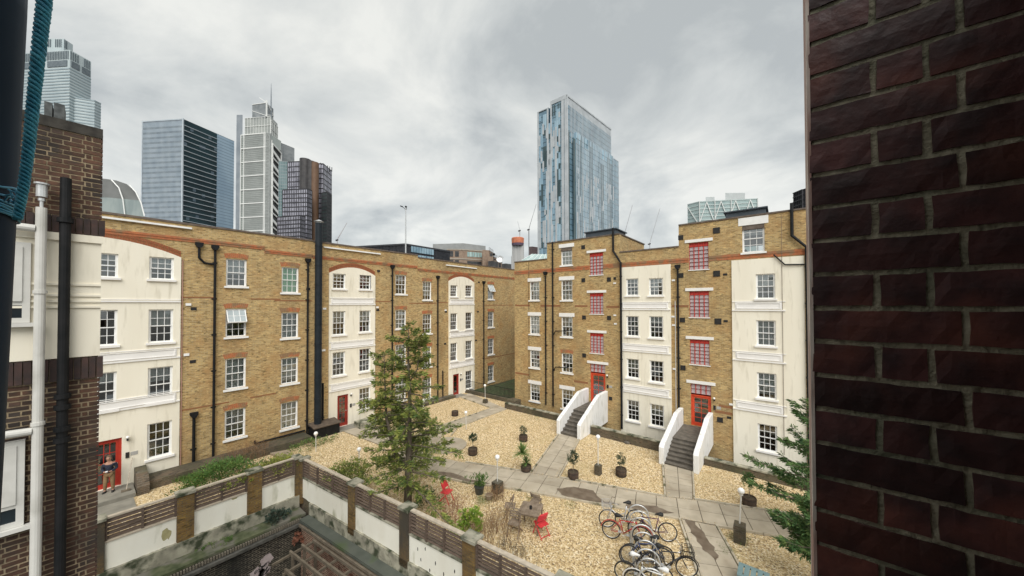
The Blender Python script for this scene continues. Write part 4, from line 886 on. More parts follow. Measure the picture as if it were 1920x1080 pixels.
def npipe(x0, y0, x1, y1, r, m, name, d=.13):
    s, z1 = FN.px(x0, y0, d); s2, z0 = FN.px(x1, y1, d); s = (s+s2)/2
    mb = MB(); FN.tube(mb, [(s, d, z1), (s, d, -3.5)], r, 14); return mb, s, z1
mb, s, z1 = npipe(78, 385, 66, 1000, .055, M_PVC, 'white_downpipe', .16)
for z in (zr1-.6, zr0+1.0): FN.tube(mb, [(s, .16, z), (s, .16, z+.05)], .068, 14)
o = mb.build('white_pipe', M_PVC, NW, smooth=False)
mb = MB()
for y in (424, 803):
    z = FN.px(66, y, .16)[1]; mb = MB(); FN.tube(mb, [(s-.05, .16, z), (s-.3, .16, z+.01), (s-.5, .16, z+.03)], .055, 12); mb.build('branch_pipe', M_PVC, NW)
mb = MB(); FN.tube(mb, [(s, .16, z1), (s, .16, z1+.10)], .02, 8); FN.tube(mb, [(s, .16, z1+.10), (s, .16, z1+.14)], .035, 8); FN.tube(mb, [(s, .16, z1+.16), (s, .16, z1+.34)], .055, 14); FN.tube(mb, [(s, .16, z1+.345), (s, .16, z1+.37)], .075, 14); mb.build('pipe_cowl', M_STEEL, NW)
mb, s, z1 = npipe(124, 330, 112, 1000, .058, M_PIPE, 'black_pipe', .14)
for z in (zr1-.25, zr1-.42, zr1-.75, zr1-.92, zs0+.15): FN.tube(mb, [(s, .14, z), (s, .14, z+.07)], .085, 14)
mb.build('black_pipe', M_PIPE, NW)
# blurred things on the roof of the wing
for x0, x1, y0, y1, lab in ((84, 100, 189, 222, 'dark grey chimney stack behind the parapet of the near wing, left of the pair'), (102, 123, 193, 226, 'dark grey louvred box behind the parapet of the near wing, right of the pair')):
    a, z0_ = FN.px(x0, y1, -.8); b, z1_ = FN.px(x1, y0, -.8); mb = MB(); FN.box(mb, a, b, -1.2, -.8, zc_-.1, z1_); o = top(mb, 'roof_box', mat('roof_box_grey', (.05, .055, .055), (.12, .13, .13), 12, .8), lab, 'roof box')

# ------------------------------------------------------------------ navy post, rope and twine right beside the lens
def camw(x, y, z): return Vector((x*ca-y*sa, x*sa+y*ca, H+z))          # from the camera's own level frame to the world
def postc(y, e):                                                       # centre of the post where its edge shows at column e
    a = math.atan((960-e)/F)+math.asin(.058/.92); return camw(-.92*math.sin(a), .92*math.cos(a), -(y-575)/F*.5)
mb = MB(); pts = [postc(-60, 43), postc(0, 42), postc(400, 29), postc(620, 22), postc(1000, 8), postc(1150, 4)]
mb.tube(pts, .058, 24); PO = top(mb, 'window_post', M_NAVY, 'dark navy round post at the very left edge of the view', 'post', smooth=True)
mb = MB()
def ropecurve(t):
    P_ = [((x-960)/F*.45, .45, -(y-571)/F*.45) for x, y in ((76, -90), (73, 0), (66, 70), (59, 150), (53, 220), (47, 290), (40, 350), (30, 408))]
    x = t*(len(P_)-1); i = min(int(x), len(P_)-2); f = x-i; return Vector(P_[i]).lerp(Vector(P_[i+1]), f)
for k in range(3):
    pts = []
    for i in range(150):
        t = i/149; c = ropecurve(t); a = 2*math.pi*(t*19+k/3); rr = .0036*(1-.40*t); pts.append(camw(c.x+rr*math.cos(a), c.y+rr*math.sin(a), c.z))
    mb.tube(pts, [.0042*(1-.38*i/149) for i in range(150)], 7)
top(mb, 'rope', M_ROPE, 'thick twisted blue rope hanging beside the navy post', 'rope', smooth=True)
mb = MB(); r = random.Random(3)
for zt in (.172, .162, .152, .146, .141, .136, .131):
    pts = []
    for i in range(20):
        a = math.pi*(-.62+1.3*i/19); c = postc(560-zt*1500, 30) if 0 else postc(575-zt/.5*F, 29); q_ = camw(0, 0, 0); a2 = a-.6+AL; pts.append(Vector((c.x+.0605*math.cos(a2), c.y+.0605*math.sin(a2), H+zt+.004*math.sin(i*.7+zt*90)+r.uniform(-.001, .001))))
    mb.tube(pts, .0016, 5)
for i in range(9):
    a = r.uniform(-1, 1); p = Vector((-.662+r.uniform(-.01, .006), .452, .142+r.uniform(-.012, .014))); q = p+Vector((r.uniform(.002, .028), 0, r.uniform(-.012, .012))); mb.tube([camw(*p), camw(*((p+q)/2+Vector((0, 0, .004)))), camw(*q)], .0012, 5)
top(mb, 'twine', M_TWINE, 'bright blue twine wound and knotted round the navy post', 'twine')
mb = MB()
for zt, m_ in ((.045, 0), (-.005, 1), (-.06, 0), (-.105, 0)):
    c = postc(575-zt/.5*F, 26-(.05-zt)*60); mb.tube([Vector((c.x+.0615*math.cos(a+AL), c.y+.0615*math.sin(a+AL), H+zt+.004*math.cos(a+m_))) for a in [(-2.4+2.6*i/18) for i in range(19)]], .0009, 5)
top(mb, 'wire_wrap', M_STEEL, 'thin wires wrapped round the lower navy post', 'wire')
# ------------------------------------------------------------------ the city skyline beyond the roofs
def PT(x, D):                                        # ground point seen at photo column x, D metres ahead
    v = wray(x, 560); f = -v[0]*sa+v[1]*ca; return (v[0]*D/f, v[1]*D/f)
def zat(x, y, P_):
    v = wray(x, y); t = (P_[0]*v[0]+P_[1]*v[1])/(v[0]**2+v[1]**2); return H+v[2]*t
def hit(x, A_, B_):                                  # where photo column x meets the line A-B on plan
    v = wray(x, 560); dx, dy = B_[0]-A_[0], B_[1]-A_[1]; det = v[0]*(-dy)+dx*v[1]; t = (A_[0]*(-dy)+dx*A_[1])/det; return (v[0]*t, v[1]*t)
def foot(xl, yl, xc, yc, xr, yr, D):
    Pc = PT(xc, D); zt = zat(xc, yc, Pc); Pl, Pr = G(xl, yl, zt), G(xr, yr, zt); return [Pl, Pc, Pr, (Pl[0]+Pr[0]-Pc[0], Pl[1]+Pr[1]-Pc[1])], zt
def prism(name, pts, z0, z1, m, par): mb = MB(); mb.prism(pts, z0, z1); return mb.build(name, m, par)
class Face:
    """vertical face between plan points a and b; u runs 0..length, d outward towards the camera"""
    def __init__(s, a, b):
        s.a = Vector(a); s.L = (Vector(b)-s.a).length; s.u = (Vector(b)-s.a)/s.L; s.n = Vector((s.u.y, -s.u.x))
        if s.n.dot(s.a) > 0: s.n = -s.n
    def p(s, u, d, z): q = s.a+s.u*u+s.n*d; return (q.x, q.y, z)
    def box(s, mb, u0, u1, z0, z1, d0, d1):
        mb.add([s.p(u, d, z) for z in (z0, z1) for u, d in ((u0, d0), (u1, d0), (u1, d1), (u0, d1))], [(0, 3, 2, 1), (4, 5, 6, 7), (0, 1, 5, 4), (1, 2, 6, 5), (2, 3, 7, 6), (3, 0, 4, 7)])
    def grid(s, mb, z0, z1, nu, nz, wu, wz, d=.3, u0=0, u1=None, dz=None):
        u1 = s.L if u1 is None else u1
        for i in range(nu+1 if wu else 0): u = u0+(u1-u0)*i/nu; s.box(mb, u-wu/2, u+wu/2, z0, z1, .01, d)
        for j in range(nz+1 if wz else 0): z = z0+(z1-z0)*j/nz; s.box(mb, u0, u1, z-wz/2, z+wz/2, .02, dz or d*.8)
def glassmat(name, a, b_, sc=.08, rough=.12, spec=.8, st=(1, 1, .4)):
    return mat(name, a, b_, sc, rough, 0, stretch=st, spec=spec, lo=.4, hi=.6)
def random_cells(face, mb, z0, z1, cw, chh, prob, d, r, u0=0, u1=None, hmax=1):
    u1 = face.L if u1 is None else u1; nu = max(1, int((u1-u0)/cw)); nz = max(1, int((z1-z0)/chh)); cw = (u1-u0)/nu; chh = (z1-z0)/nz
    for i in range(nu):
        j = 0
        while j < nz:
            if r.random() < prob: k = r.randint(1, hmax); face.box(mb, u0+i*cw+.05, u0+(i+1)*cw-.05, z0+j*chh+.05, z0+min(nz, j+k)*chh-.05, .01, d); j += k
            else: j += 1
# --- blue-grey residential tower (right of centre)
def spit():
    r = random.Random(77); f, zt = foot(1034, 191, 1064, 178, 1147, 243, 190); A_, C_, R_, K_ = f
    t = empty('glass_tower', (*C_, 0), 'slim blue-grey glass tower with a notched top above the facing block', 'tower')
    GM = glassmat('tower_glass', (.12, .21, .28), (.24, .37, .45), .12); LM = mat('tower_pale_panel', (.42, .45, .47), (.52, .55, .57), .3, .5); DM = glassmat('tower_dark_glass', (.02, .05, .055), (.05, .09, .10), .3); BM = glassmat('tower_blue_panel', (.24, .38, .48), (.36, .51, .60), .3)
    prism('main_shaft', f, 0, zt, GM, t)
    L1 = hit(1009, A_, C_); Lm = hit(1030, A_, C_); zl = zat(1009, 211, L1); dv = (K_[0]-A_[0], K_[1]-A_[1])
    q = [L1, Lm, (Lm[0]+dv[0]*.8, Lm[1]+dv[1]*.8), (L1[0]+dv[0]*.8, L1[1]+dv[1]*.8)]; prism('left_wing', q, 0, zl, GM, t)
    q = [Lm, A_, (A_[0]+dv[0]*.8, A_[1]+dv[1]*.8), (Lm[0]+dv[0]*.8, Lm[1]+dv[1]*.8)]; prism('link', q, 0, zat(1031, 238, Lm), GM, t)
    R2 = hit(1161, C_, R_); zr2 = zat(1161, 304, R2); e_ = (A_[0]-C_[0], A_[1]-C_[1]); prism('right_wing', [R_, R2, (R2[0]+e_[0], R2[1]+e_[1]), (R_[0]+e_[0], R_[1]+e_[1])], 0, zr2, GM, t)
    fl_ = Face(L1, C_); fr_ = Face(C_, R_); S1 = hit(1077, C_, R_); fs = Face(S1, R_); zs = zat(1077, 250, S1)
    o = [S1, R_, tuple(Vector(R_)+fs.n*1.6), tuple(Vector(S1)+fs.n*1.6)]; prism('front_slab', o, 0, zs, BM, t)
    fb = Face(tuple(Vector(S1)+fs.n*1.6), tuple(Vector(R_)+fs.n*1.6)); f3 = Face(R_, R2)
    la = Face(A_, C_)
    mb = MB(); uA = (Vector(A_)-Vector(L1)).length; uM = (Vector(Lm)-Vector(L1)).length
    for u0, u1, z1 in ((0, 1.0, zl), (uM-1, uM, zl), (uA, uA+.9, zt), (fl_.L-3.2, fl_.L-1.6, zt), (fl_.L-1.2, fl_.L, zt), (uA+3.2, uA+4.2, zt-16)): fl_.box(mb, u0, u1, 0, z1, .02, .35)
    fl_.box(mb, uA, fl_.L, zt-2.2, zt, .02, .38); fl_.box(mb, 0, uM, zl-.5, zl, .02, .37)
    random_cells(fl_, mb, 0, zl-5, 1.15, 3.1, .13, .22, r, 1, fl_.L-4, 5); mb.build('pale_cladding', LM, t, kind='stuff')
    mb = MB(); random_cells(fl_, mb, 0, zl-3, 1.3, 3.1, .10, .12, r, 1.2, uA, 4); fl_.box(mb, fl_.L-6.2, fl_.L-4.0, 0, zt-9, .02, .10); fr_.box(mb, 1.0, 2.6, 0, zs-1, .02, .15); fb.box(mb, -2.2, -.2, 0, zs-4, -.6, -.3)
    for u in (uA+1.2, uA+2.5, uA+4.8, uA+6.1): fl_.box(mb, u, u+.7, zt-9, zt-3, .02, .13)
    mb.build('dark_glazing', DM, t, kind='stuff'); mb = MB(); random_cells(fl_, mb, 0, zl-3, 1.3, 3.1, .30, .17, r, 1.2, fl_.L-4, 3); mb.build('blue_glazing', BM, t, kind='stuff')
    mb = MB(); fr_.box(mb, 0, 1.0, 0, zt, .02, .4)
    for j in range(34): u = 3+(fr_.L-3)*j/34; fr_.box(mb, u, u+.34, zs-8*r.random(), zt, .02, .3)
    fr_.box(mb, 0, fr_.L, zt-.8, zt, .02, .42); fr_.box(mb, 1, fr_.L, zt-5, zt-1, .015, .06); mb.build('pale_fins', LM, t, kind='stuff')
    mb = MB()
    for j in range(30): u = .2+(fb.L-.3)*j/30; z0_ = r.choice((0, 0, 0, 12, 25)); fb.box(mb, u, u+.22, z0_, zs-r.choice((0, 0, 6)), .02, .28)
    random_cells(fb, mb, 0, zs-20, .9, 3.1, .10, .2, r, 0, None, 3); f3.grid(mb, 0, zr2, 6, 28, .22, .12, .2); mb.build('slab_fins', LM, t, kind='stuff')
    mb = MB()
    for j in range(26): u = .6+(fb.L-.8)*j/26+r.uniform(-.1, .3); fb.box(mb, u, u+.16, 0, zs-r.choice((0, 3, 10)), .02, .16)
    for j in range(int(zs/3.1)): fb.box(mb, 0, fb.L, j*3.1, j*3.1+.22, .01, .04)
    for j in range(int(zt/3.1)): fl_.box(mb, uA if j*3.1 > zl else 0, fl_.L, j*3.1, j*3.1+.3, .01, .05); fr_.box(mb, 0, fr_.L, j*3.1, j*3.1+.3, .01, .05)
    mb.build('floor_lines', DM, t, kind='stuff')
spit()
# --- dark and light slab tower
f, zt = foot(271, 225, 341, 219, 440, 262, 420); Pl, Pc, Pr, Pb = f
t = empty('office_tower', (*Pc, 0), 'broad office slab with a pale ribbed end and a dark banded side', 'tower')
prism('body', f, 0, zt, glassmat('slab_dark_glass', (.004, .018, .024), (.012, .040, .05), .02, spec=.25), t)
fl_, fr_ = Face(Pl, Pc), Face(Pc, Pr); Pm = hit(404, Pc, Pr); um = (Vector(Pm)-Vector(Pc)).length
mb = MB(); fl_.box(mb, 0, fl_.L, 0, zt, .02, .5); mb.build('end_wall', mat('slab_pale_glass', (.17, .235, .30), (.26, .33, .40), .05, .3), t)
mb = MB(); fr_.box(mb, um, fr_.L, 0, zt-.2, .02, .5); mb.build('blue_flank', glassmat('slab_blue_glass', (.20, .30, .40), (.28, .39, .49), .03), t)
mb = MB(); n = int(zt/6.2)
fl_.grid(mb, 0, zt, 34, 0, .5, 0, .95); 
for j in range(n+1): fr_.box(mb, 0, um, zt-7-j*6.2-.55, zt-7-j*6.2, .02, .8)
for u in (0, fl_.L): fl_.box(mb, u-.9, u+.5, 0, zt+.5, .3, 1.4)
fl_.box(mb, 0, fl_.L, zt-1, zt+.3, .3, 1.2); mb.build('bright_ribs', mat('slab_rib', (.42, .48, .53), (.52, .57, .61), .1, .4), t, kind='stuff')
mb = MB()
for j in range(n): fl_.box(mb, 0, fl_.L, zt-8-j*6.2-2.2, zt-8-j*6.2, .51, .75)
for j in range(n): fr_.box(mb, um, fr_.L, zt-j*4.1-.6, zt-j*4.1-.25, .51, .62)
r = random.Random(4); random_cells(fr_, mb, 10, zt-3, 3.2, 4.1, .06, .3, r, 0, um); mb.build('dark_bands', mat('slab_band', (.05, .08, .11), (.08, .12, .15), .1, .4), t, kind='stuff')
mb = MB(); a = hit(266, Pl, Pc); prism('rear_block', [PT(265, 520), PT(273, 520), PT(273, 540), PT(265, 540)], 0, zat(268, 333, PT(268, 520)), MAT['slab_band'], t)
# --- tall white-framed tower with a spire and zig-zag bracing
D = 400.; a, b, c = PT(450, D), PT(503, D*.985), PT(525, D*1.03); zt = zat(503, 246, b)
t = empty('spired_tower', (*b, 0), 'tall white-framed tower with stepped crown, spire and zig-zag bracing', 'tower'); bk = (a[0]+c[0]-b[0], a[1]+c[1]-b[1])
prism('shaft', [a, b, c, bk], 0, zt-1, glassmat('framed_glass', (.33, .37, .35), (.44, .48, .45), .05), t)
F1, F2 = Face(a, b), Face(b, c); WM = mat('white_steel', (.72, .73, .71), (.80, .81, .79), .1, .5); GMt = mat('grey_steel', (.20, .23, .26), (.28, .31, .34), .1, .4)
mb = MB(); hh = (zat(453, 272, a)-zat(453, 401, a))/5
for j in range(9): z = zt-j*hh; F1.box(mb, 0, F1.L-5, z-.55, z+.55, .3, .9)
for u in (0, 4.2, F1.L-6.5, F1.L-5): F1.box(mb, u-.3, u+.5, 0, zt, .3, 1.0)
F2.box(mb, F2.L*.12, F2.L*.12+1.0, 0, zt-7, .2, 1.1); F2.box(mb, F2.L-1.2, F2.L, 0, zt-17, .2, 1.1)
u0, u1 = F2.L*.17, F2.L-1.0
for j in range(9):
    z = zt-12-j*hh; q_ = [(u0, z-hh*.30), (u0, z-hh*.52), (u1*.5+u0*.5, z-hh*.80), (u1, z-hh*1.12), (u1, z-hh*.86)]; mb.add([F2.p(u, d_, z_) for d_ in (.5, 1.6) for u, z_ in q_], [(0, 1, 2, 3, 4), (9, 8, 7, 6, 5)]+[(k_, 5+k_, 5+(k_+1) % 5, (k_+1) % 5) for k_ in range(5)]); mb.beam(F2.p(u0, 1.2, z+1), F2.p(u1, 1.2, z-hh*.30), 1.3); mb.beam(F2.p(u0, 1.2, z+1-hh), F2.p(u0, 1.2, z), 1.2)
mb.build('white_frame', WM, t)
mb = MB(); F2.box(mb, u0, u1, 0, zt-13, .1, .4); mb.build('black_glass', mat('brace_backing', (.006, .008, .01), (.012, .015, .016), .1, .3), t)  # black glass backing behind the white bracing
mb = MB(); F1.grid(mb, 0, zt, 22, 0, .28, 0, .62, 4.5, F1.L-6.8); F1.grid(mb, 0, zt, 4, int(zt/4), .35, .35, .75, F1.L-4.6, F1.L); F2.grid(mb, 0, zt, 4, int(zt/4), .35, .3, .5, 0, F2.L*.12)
for j in range(int(zt/2.1)): F1.box(mb, 0, F1.L-6, j*2.1, j*2.1+.25, .02, .5)
mb.build('fine_mullions', mat('mullion_grey', (.40, .42, .41), (.48, .50, .49), .1, .5), t, kind='stuff')
mb = MB(); q0, q1 = PT(440.5, D*1.0), PT(452, D*1.0); mb.prism([q0, q1, PT(452, D*1.06), PT(441, D*1.06)], 0, zat(446, 213, q0)); mb.build('lift_tower', GMt, t)
mb = MB(); q0, q1, q2 = PT(457, D), PT(505, D*.99), PT(518, D*1.03); mb.prism([q0, q1, q2, PT(470, D*1.05)], zt-1, zat(470, 222, q0)); mb.build('upper_storeys', mat('crown_glass', (.28, .30, .29), (.38, .40, .38), .1, .3), t)
zc1 = zat(470, 222, q0); c1 = Face(q0, q1); mb = MB(); c1.grid(mb, zt, zc1, 9, 2, .25, .5, .6); Face(q1, q2).grid(mb, zt-12, zc1-4, 4, 3, .25, .5, .6); mb.build('crown_mullions', WM, t, kind='stuff')
q0, q1, q2 = PT(470, D), PT(497, D*.99), PT(510, D*1.02); z2 = zat(480, 196, q0); mb = MB(); mb.prism([q0, q1, q2, PT(480, D*1.03)], zc1-1, z2); mb.build('crown', mat('crown_grey', (.17, .19, .20), (.28, .30, .31), .15, .4), t)
mb = MB(); mb.beam((*q1, zc1), (*q1, z2+3), 1.3); mb.beam((*q1, z2+1.5), (*q2, zc1+7), 1.0); mb.beam((*q1, zc1+2), (*q2, zc1+8), .9); mb.beam((*q0, z2+.3), (*q1, z2+.3), .8); mb.beam((*PT(484, D*.99), z2+6), (*q1, z2+.5), .7); mb.beam((*q0, zc1+9), (*q1, zc1+1), .6); mb.build('crown_frame', WM, t)
sp0 = PT(505.5, D*1.01); mb = MB(); mb.tube([(*sp0, z2-14), (*sp0, zat(505, 185, sp0)), (*sp0, zat(505.5, 153, sp0))], [1.1, .7, .2], 6); mb.build('spire', GMt, t)
# --- dark cluster right of it
FRM = mat('black_frame_steel', (.018, .018, .022), (.035, .034, .04), .2, .5); WIN = mat('cluster_windows', (.24, .24, .29), (.52, .52, .60), .25, .25, lo=.3, hi=.7); TEALG = glassmat('teal_glass', (.10, .17, .18), (.17, .25, .26), .1)
def gridblock(parent, pts6, D, nu1, nu2, nz, body=WIN, frame=FRM, name='block', wu=.75, wz=1.0, d=.15, z0=0):
    f, zt = foot(*pts6, D); prism(name, f, z0, zt, body, parent); mb = MB(); Face(f[0], f[1]).grid(mb, z0, zt, nu1, nz, wu, wz, d); Face(f[1], f[2]).grid(mb, z0, zt, nu2, nz, wu, wz, d); mb.build(name+'_frame', frame, parent, kind='stuff'); return f, zt
t = empty('office_cluster', (*PT(575, 330), 0), 'cluster of black gridded office blocks with a brown round shaft', 'office block')
gridblock(t, (524, 300, 541, 301, 575, 306), 350, 5, 12, 46, TEALG, mat('pale_frame', (.26, .31, .32), (.32, .37, .38), .2, .5), 'teal_block', .3, .4)
gridblock(t, (541, 302, 569, 300, 590, 303), 345, 9, 3, 30, name='middle_block'); gridblock(t, (590, 305, 605, 305, 623, 319), 345, 4, 6, 30, name='right_block', wu=.6)
gridblock(t, (604, 360, 612, 358, 623, 364), 335, 4, 10, 34, mat('dark_side', (.02, .035, .035), (.04, .055, .055), .2, .3), name='right_flank', wu=.3)
gridblock(t, (531, 354, 575, 352, 586, 356), 320, 14, 4, 28, name='front_block'); gridblock(t, (521, 405, 562, 402, 573, 405), 300, 14, 4, 24, name='lowest_block')
for x, w_, y, m_, nm in ((571, 10, 297, mat('dark_drum', (.035, .033, .035), (.06, .056, .056), .3, .6), 'dark_drum'), (582, 8, 301, MAT['dark_drum'], 'dark_drum'), (589, 7, 303, mat('brown_shaft', (.13, .07, .038), (.16, .09, .05), .3, .6), 'brown_shaft')):
    p = PT(x, 338); mb = MB(); mb.lathe([(w_*.5, 0), (w_*.5, zat(x, y, p))], (*p, 0), 20); mb.build(nm, m_, t)
mb = MB(); 
for x in (607, 613, 617, 621): p = PT(x, 350); mb.beam((*p, zat(x, 320, p)), (*p, zat(x, 306+(x-607)*.4, p)), .5)
p = PT(603, 345); mb.beam((*p, zat(603, 306, p)), (*PT(599, 345), zat(599, 303, p)), .9); mb.build('roof_plant', FRM, t)
t = empty('office_block', (*PT(540, 430), 0), 'grey stepped office block peeping out behind the black cluster', 'office block'); gridblock(t, (518, 262, 532, 268, 553, 276), 430, 4, 8, 50, mat('grey_clad', (.20, .22, .235), (.30, .32, .33), .2, .5), mat('grey_fin', (.30, .32, .33), (.36, .38, .39), .2, .5), 'upper', .5, .3)
# --- pale stepped tower, far left
PW = glassmat('pale_glass', (.40, .47, .49), (.50, .57, .58), .03, .25); PF = mat('pale_spandrel', (.24, .31, .34), (.31, .38, .41), .1, .4)
t = empty('pale_tower', (*PT(125, 560), 0), 'very tall pale glass tower with a stepped top behind the near wing', 'tower')
for p6, D_, nm in (((40, 96, 124, 86, 173, 112), 560, 'main_shaft'), ((80, 68, 112, 64.5, 139, 80), 590, 'top_stage'), ((140, 178, 172, 182, 191, 190), 575, 'right_shoulder')):
    f, zt = foot(*p6, D_); prism(nm, f, 0, zt, PW, t); fa, fb = Face(f[0], f[1]), Face(f[1], f[2]); mb = MB(); n = int(zt/5)
    for j in range(6 if nm != 'right_shoulder' else 0, n):
        for q in (fa, fb): q.box(mb, 0, q.L, zt-j*5-2.0, zt-j*5, .02, .5)
    mb.build(nm+'_bands', PF, t, kind='stuff')
    if nm != 'right_shoulder':
        mb = MB(); dk = mat('louvre_grey', (.10, .13, .15), (.15, .18, .20), .3, .5)
        for q in (fa, fb):
            q.box(mb, q.L*.06, q.L*.44, zt-27, zt-17, .02, .8) if nm == 'main_shaft' else None; q.box(mb, q.L*.56, q.L*.95, zt-27, zt-17, .02, .8) if nm == 'main_shaft' else None
            k = int(q.L/3)
            for i in range(k):
                if i in (k//2, k//2+1): continue
                q.box(mb, 3*i+.4, 3*i+1.5, zt-15, zt-1.5, .02, .8)
        mb.build(nm+'_louvres', dk, t, kind='stuff')
# --- curved grey roof
t = empty('curved_building', (*PT(230, 190), 0), 'grey building with a big rounded glass roof above the left block', 'building'); mb = MB(); D_ = 190
prof = [(150, 460), (150, 326), (196, 331), (215, 334), (235, 341), (250, 355), (260, 374), (268, 398), (274, 460)]
vs = []
for D2_ in (D_, D_+45):
    for x, y in prof: p = PT(x, D_); z = zat(x, y, p); off_ = Vector(PT(262, D_)).normalized()*(D2_-D_)*1.0; vs.append((p[0]+off_.x, p[1]+off_.y, z))
n = len(prof); mb.add(vs, [tuple(range(n)), tuple(range(2*n-1, n-1, -1))]+[(i, n+i, n+(i+1) % n, (i+1) % n) for i in range(n)]); mb.build('shell', mat('grey_zinc', (.15, .155, .15), (.20, .205, .20), .15, .5), t)
mb = MB(); pr2 = [(150, 366), (196, 366), (240, 370), (259, 372), (268, 398), (270, 440), (150, 440)]; mb.add([(*PT(x, D_-.5), zat(x, y, PT(x, D_-.5))) for x, y in pr2]+[(*PT(x, D_), zat(x, y, PT(x, D_))) for x, y in pr2], [tuple(range(7))]+[(i, 7+i, 7+(i+1) % 7, (i+1) % 7) for i in range(7)]); mb.build('glazing', glassmat('dome_glass', (.22, .27, .27), (.30, .35, .34), .2), t)
for pl_ in ([(206, 333), (220, 348), (228, 370), (232, 400)], [(240, 343), (252, 356), (262, 376), (269, 402)]):
    mb = MB(); mb.tube([(*PT(x, D_-.9), zat(x, y, PT(x, D_-.9))) for x, y in pl_], .35, 5); mb.build('rib', WM, t)
# --- black standing-seam building and the brown brick one
t = empty('black_building', (*PT(765, 95), 0), 'low black ribbed building with strips of blue windows behind the left roof', 'building'); SEAM = mat('black_zinc', (.022, .024, .030), (.04, .042, .05), 1, .45)
f, zt = foot(640, 462, 760, 456, 843, 470, 95); prism('walls', f, 0, zt, SEAM, t); fa, fb = Face(f[0], f[1]), Face(f[1], f[2]); mb = MB()
for q, n in ((fa, 46), (fb, 30)):
    for i in range(n+1): q.box(mb, q.L*i/n-.05, q.L*i/n+.05, 4, zt, .02, .16)
    q.box(mb, -.2, q.L+.2, zt-.4, zt+.06, .02, .25)
mb.build('standing_seams', SEAM, t, kind='stuff')
u0, u1 = [(Vector(hit(x, f[1], f[2]))-Vector(f[1])).length for x in (770, 813)]; uu = (Vector(hit(757, f[0], f[1]))-Vector(f[0])).length
for z0_, z1_ in ((zat(790, 475, PT(790, 100)), zat(790, 462, PT(790, 100))), (zat(790, 492, PT(790, 100)), zat(790, 479, PT(790, 100)))):
    for i in range(9):
        mb = MB(); a_, b_ = u0+(u1-u0)*i/9, u0+(u1-u0)*(i+.86)/9; fb.box(mb, a_, b_, z0_, z1_, .02, .22); mb.build('window', glassmat('blue_window', (.13, .24, .32), (.30, .44, .52), .8), t)
t = empty('brown_building', (*PT(870, 130), 0), 'brown brick building with terraces and a grey penthouse behind the left roof', 'building'); BR = mat('brown_clad', (.24, .17, .125), (.31, .23, .17), 1.2, .8)
def plain(parent, p6, D_, m, nm): f, zt = foot(*p6, D_); prism(nm, f, 0, zt, m, parent); return f, zt
f, zt = plain(t, (838, 466, 866, 466.5, 911, 470), 130, BR, 'main_block'); fb = Face(f[1], f[2]); fa = Face(f[0], f[1])
mb = MB()
for z in (zt-.1, zt-3.6): fb.box(mb, 0, fb.L, z-.3, z+.1, .02, .15); fa.box(mb, 0, fa.L, z-.3, z+.1, .02, .15)
mb.build('string_courses', mat('pale_band', (.34, .30, .25), (.40, .36, .30), 1, .8), t)
for i in range(6): mb = MB(); a_ = fb.L*(.22+.105*i); fb.box(mb, a_, a_+fb.L*.09, zt-2.7, zt-.9, .02, .08); mb.build('window', glassmat('green_window', (.25, .38, .37), (.42, .56, .54), .8), t)
for u_ in (.18, .55): mb = MB(); fa.box(mb, fa.L*u_, fa.L*(u_+.25), zt-2.9, zt-.8, .02, .08); mb.build('window', mat('dark_window', (.03, .032, .035), (.06, .06, .06), 1, .3), t); mb = MB(); fa.box(mb, fa.L*u_, fa.L*(u_+.25), zt-6.6, zt-4.2, .02, .08); mb.build('window', MAT['dark_window'], t)
mb = MB(); fb.box(mb, fb.L*.22, fb.L*.82, zt-6.4, zt-4.4, .02, .08); mb.build('window', MAT['dark_window'], t)
plain(t, (812, 457, 868, 455.5, 911, 461), 136, mat('penthouse_grey', (.27, .28, .275), (.33, .34, .335), .5, .6), 'penthouse')
for p6, D_ in (((905, 468, 917, 469, 925, 474), 132), ((915, 480, 924, 481, 932, 484), 131), ((925, 488, 932, 489, 942, 493), 130)):
    f, zt = plain(t, p6, D_, BR, 'terrace_block'); q = Face(f[1], f[2]); mb = MB(); q.grid(mb, zt+.05, zt+1.1, 5, 1, .06, .06, .1); q.box(mb, q.L*.3, q.L*.7, zt-2.6, zt-.6, .02, .08); mb.build('railing', FRM, t)
# --- concrete core under construction, cranes
def crane(label, xb, yb, xt, yt, xj, yj, D_, col=(.35, .36, .37), jib=None, lat=True):
    p = PT(xb, D_); zb, ztp = zat(xb, yb, p), zat(xt, yt, p); t = empty('tower_crane', (*p, 0), label, 'crane', 'cranes on the skyline'); m = mat('crane_%d' % int(col[0]*100), col, tuple(c*1.2 for c in col), .5, .6); s_ = D_/644.
    mb = MB()
    if ztp > zb+1:
        for dx, dy in ((-.7, 0), (.7, 0)): mb.beam((p[0]+dx*s_*.8, p[1], 0), (p[0]+dx*s_*.8, p[1], ztp), s_*.45)
        n = int((ztp-zb)/(2.2*s_))
        for i in range(n): z = zb+(ztp-zb)*i/n; mb.beam((p[0]-.6*s_, p[1], z), (p[0]+.6*s_, p[1], z+(ztp-zb)/n), s_*.3)
        mb.build('mast', m, t); mb = MB(); mb.beam((p[0]-3*s_*ca, p[1]-3*s_*sa, ztp-1.5*s_), (p[0]+1.5*s_*ca, p[1]+1.5*s_*sa, ztp), 2.2*s_); mb.build('counterweight', FRM, t)
    a = (p[0], p[1], ztp); q = PT(xj, D_); b = (q[0], q[1], zat(xj, yj, q)); mb = MB(); mb.beam(a, b, s_*.6); c_ = Vector(a)+Vector((0, 0, s_*1.6)); mb.beam(c_, Vector(b)-(Vector(b)-Vector(a))*.08, s_*.35)
    for i in range(14): u = i/14; mb.beam(Vector(a).lerp(Vector(b), u), c_.lerp(Vector(b), u+.05), s_*.22)
    mb.build('jib', m, t); return t
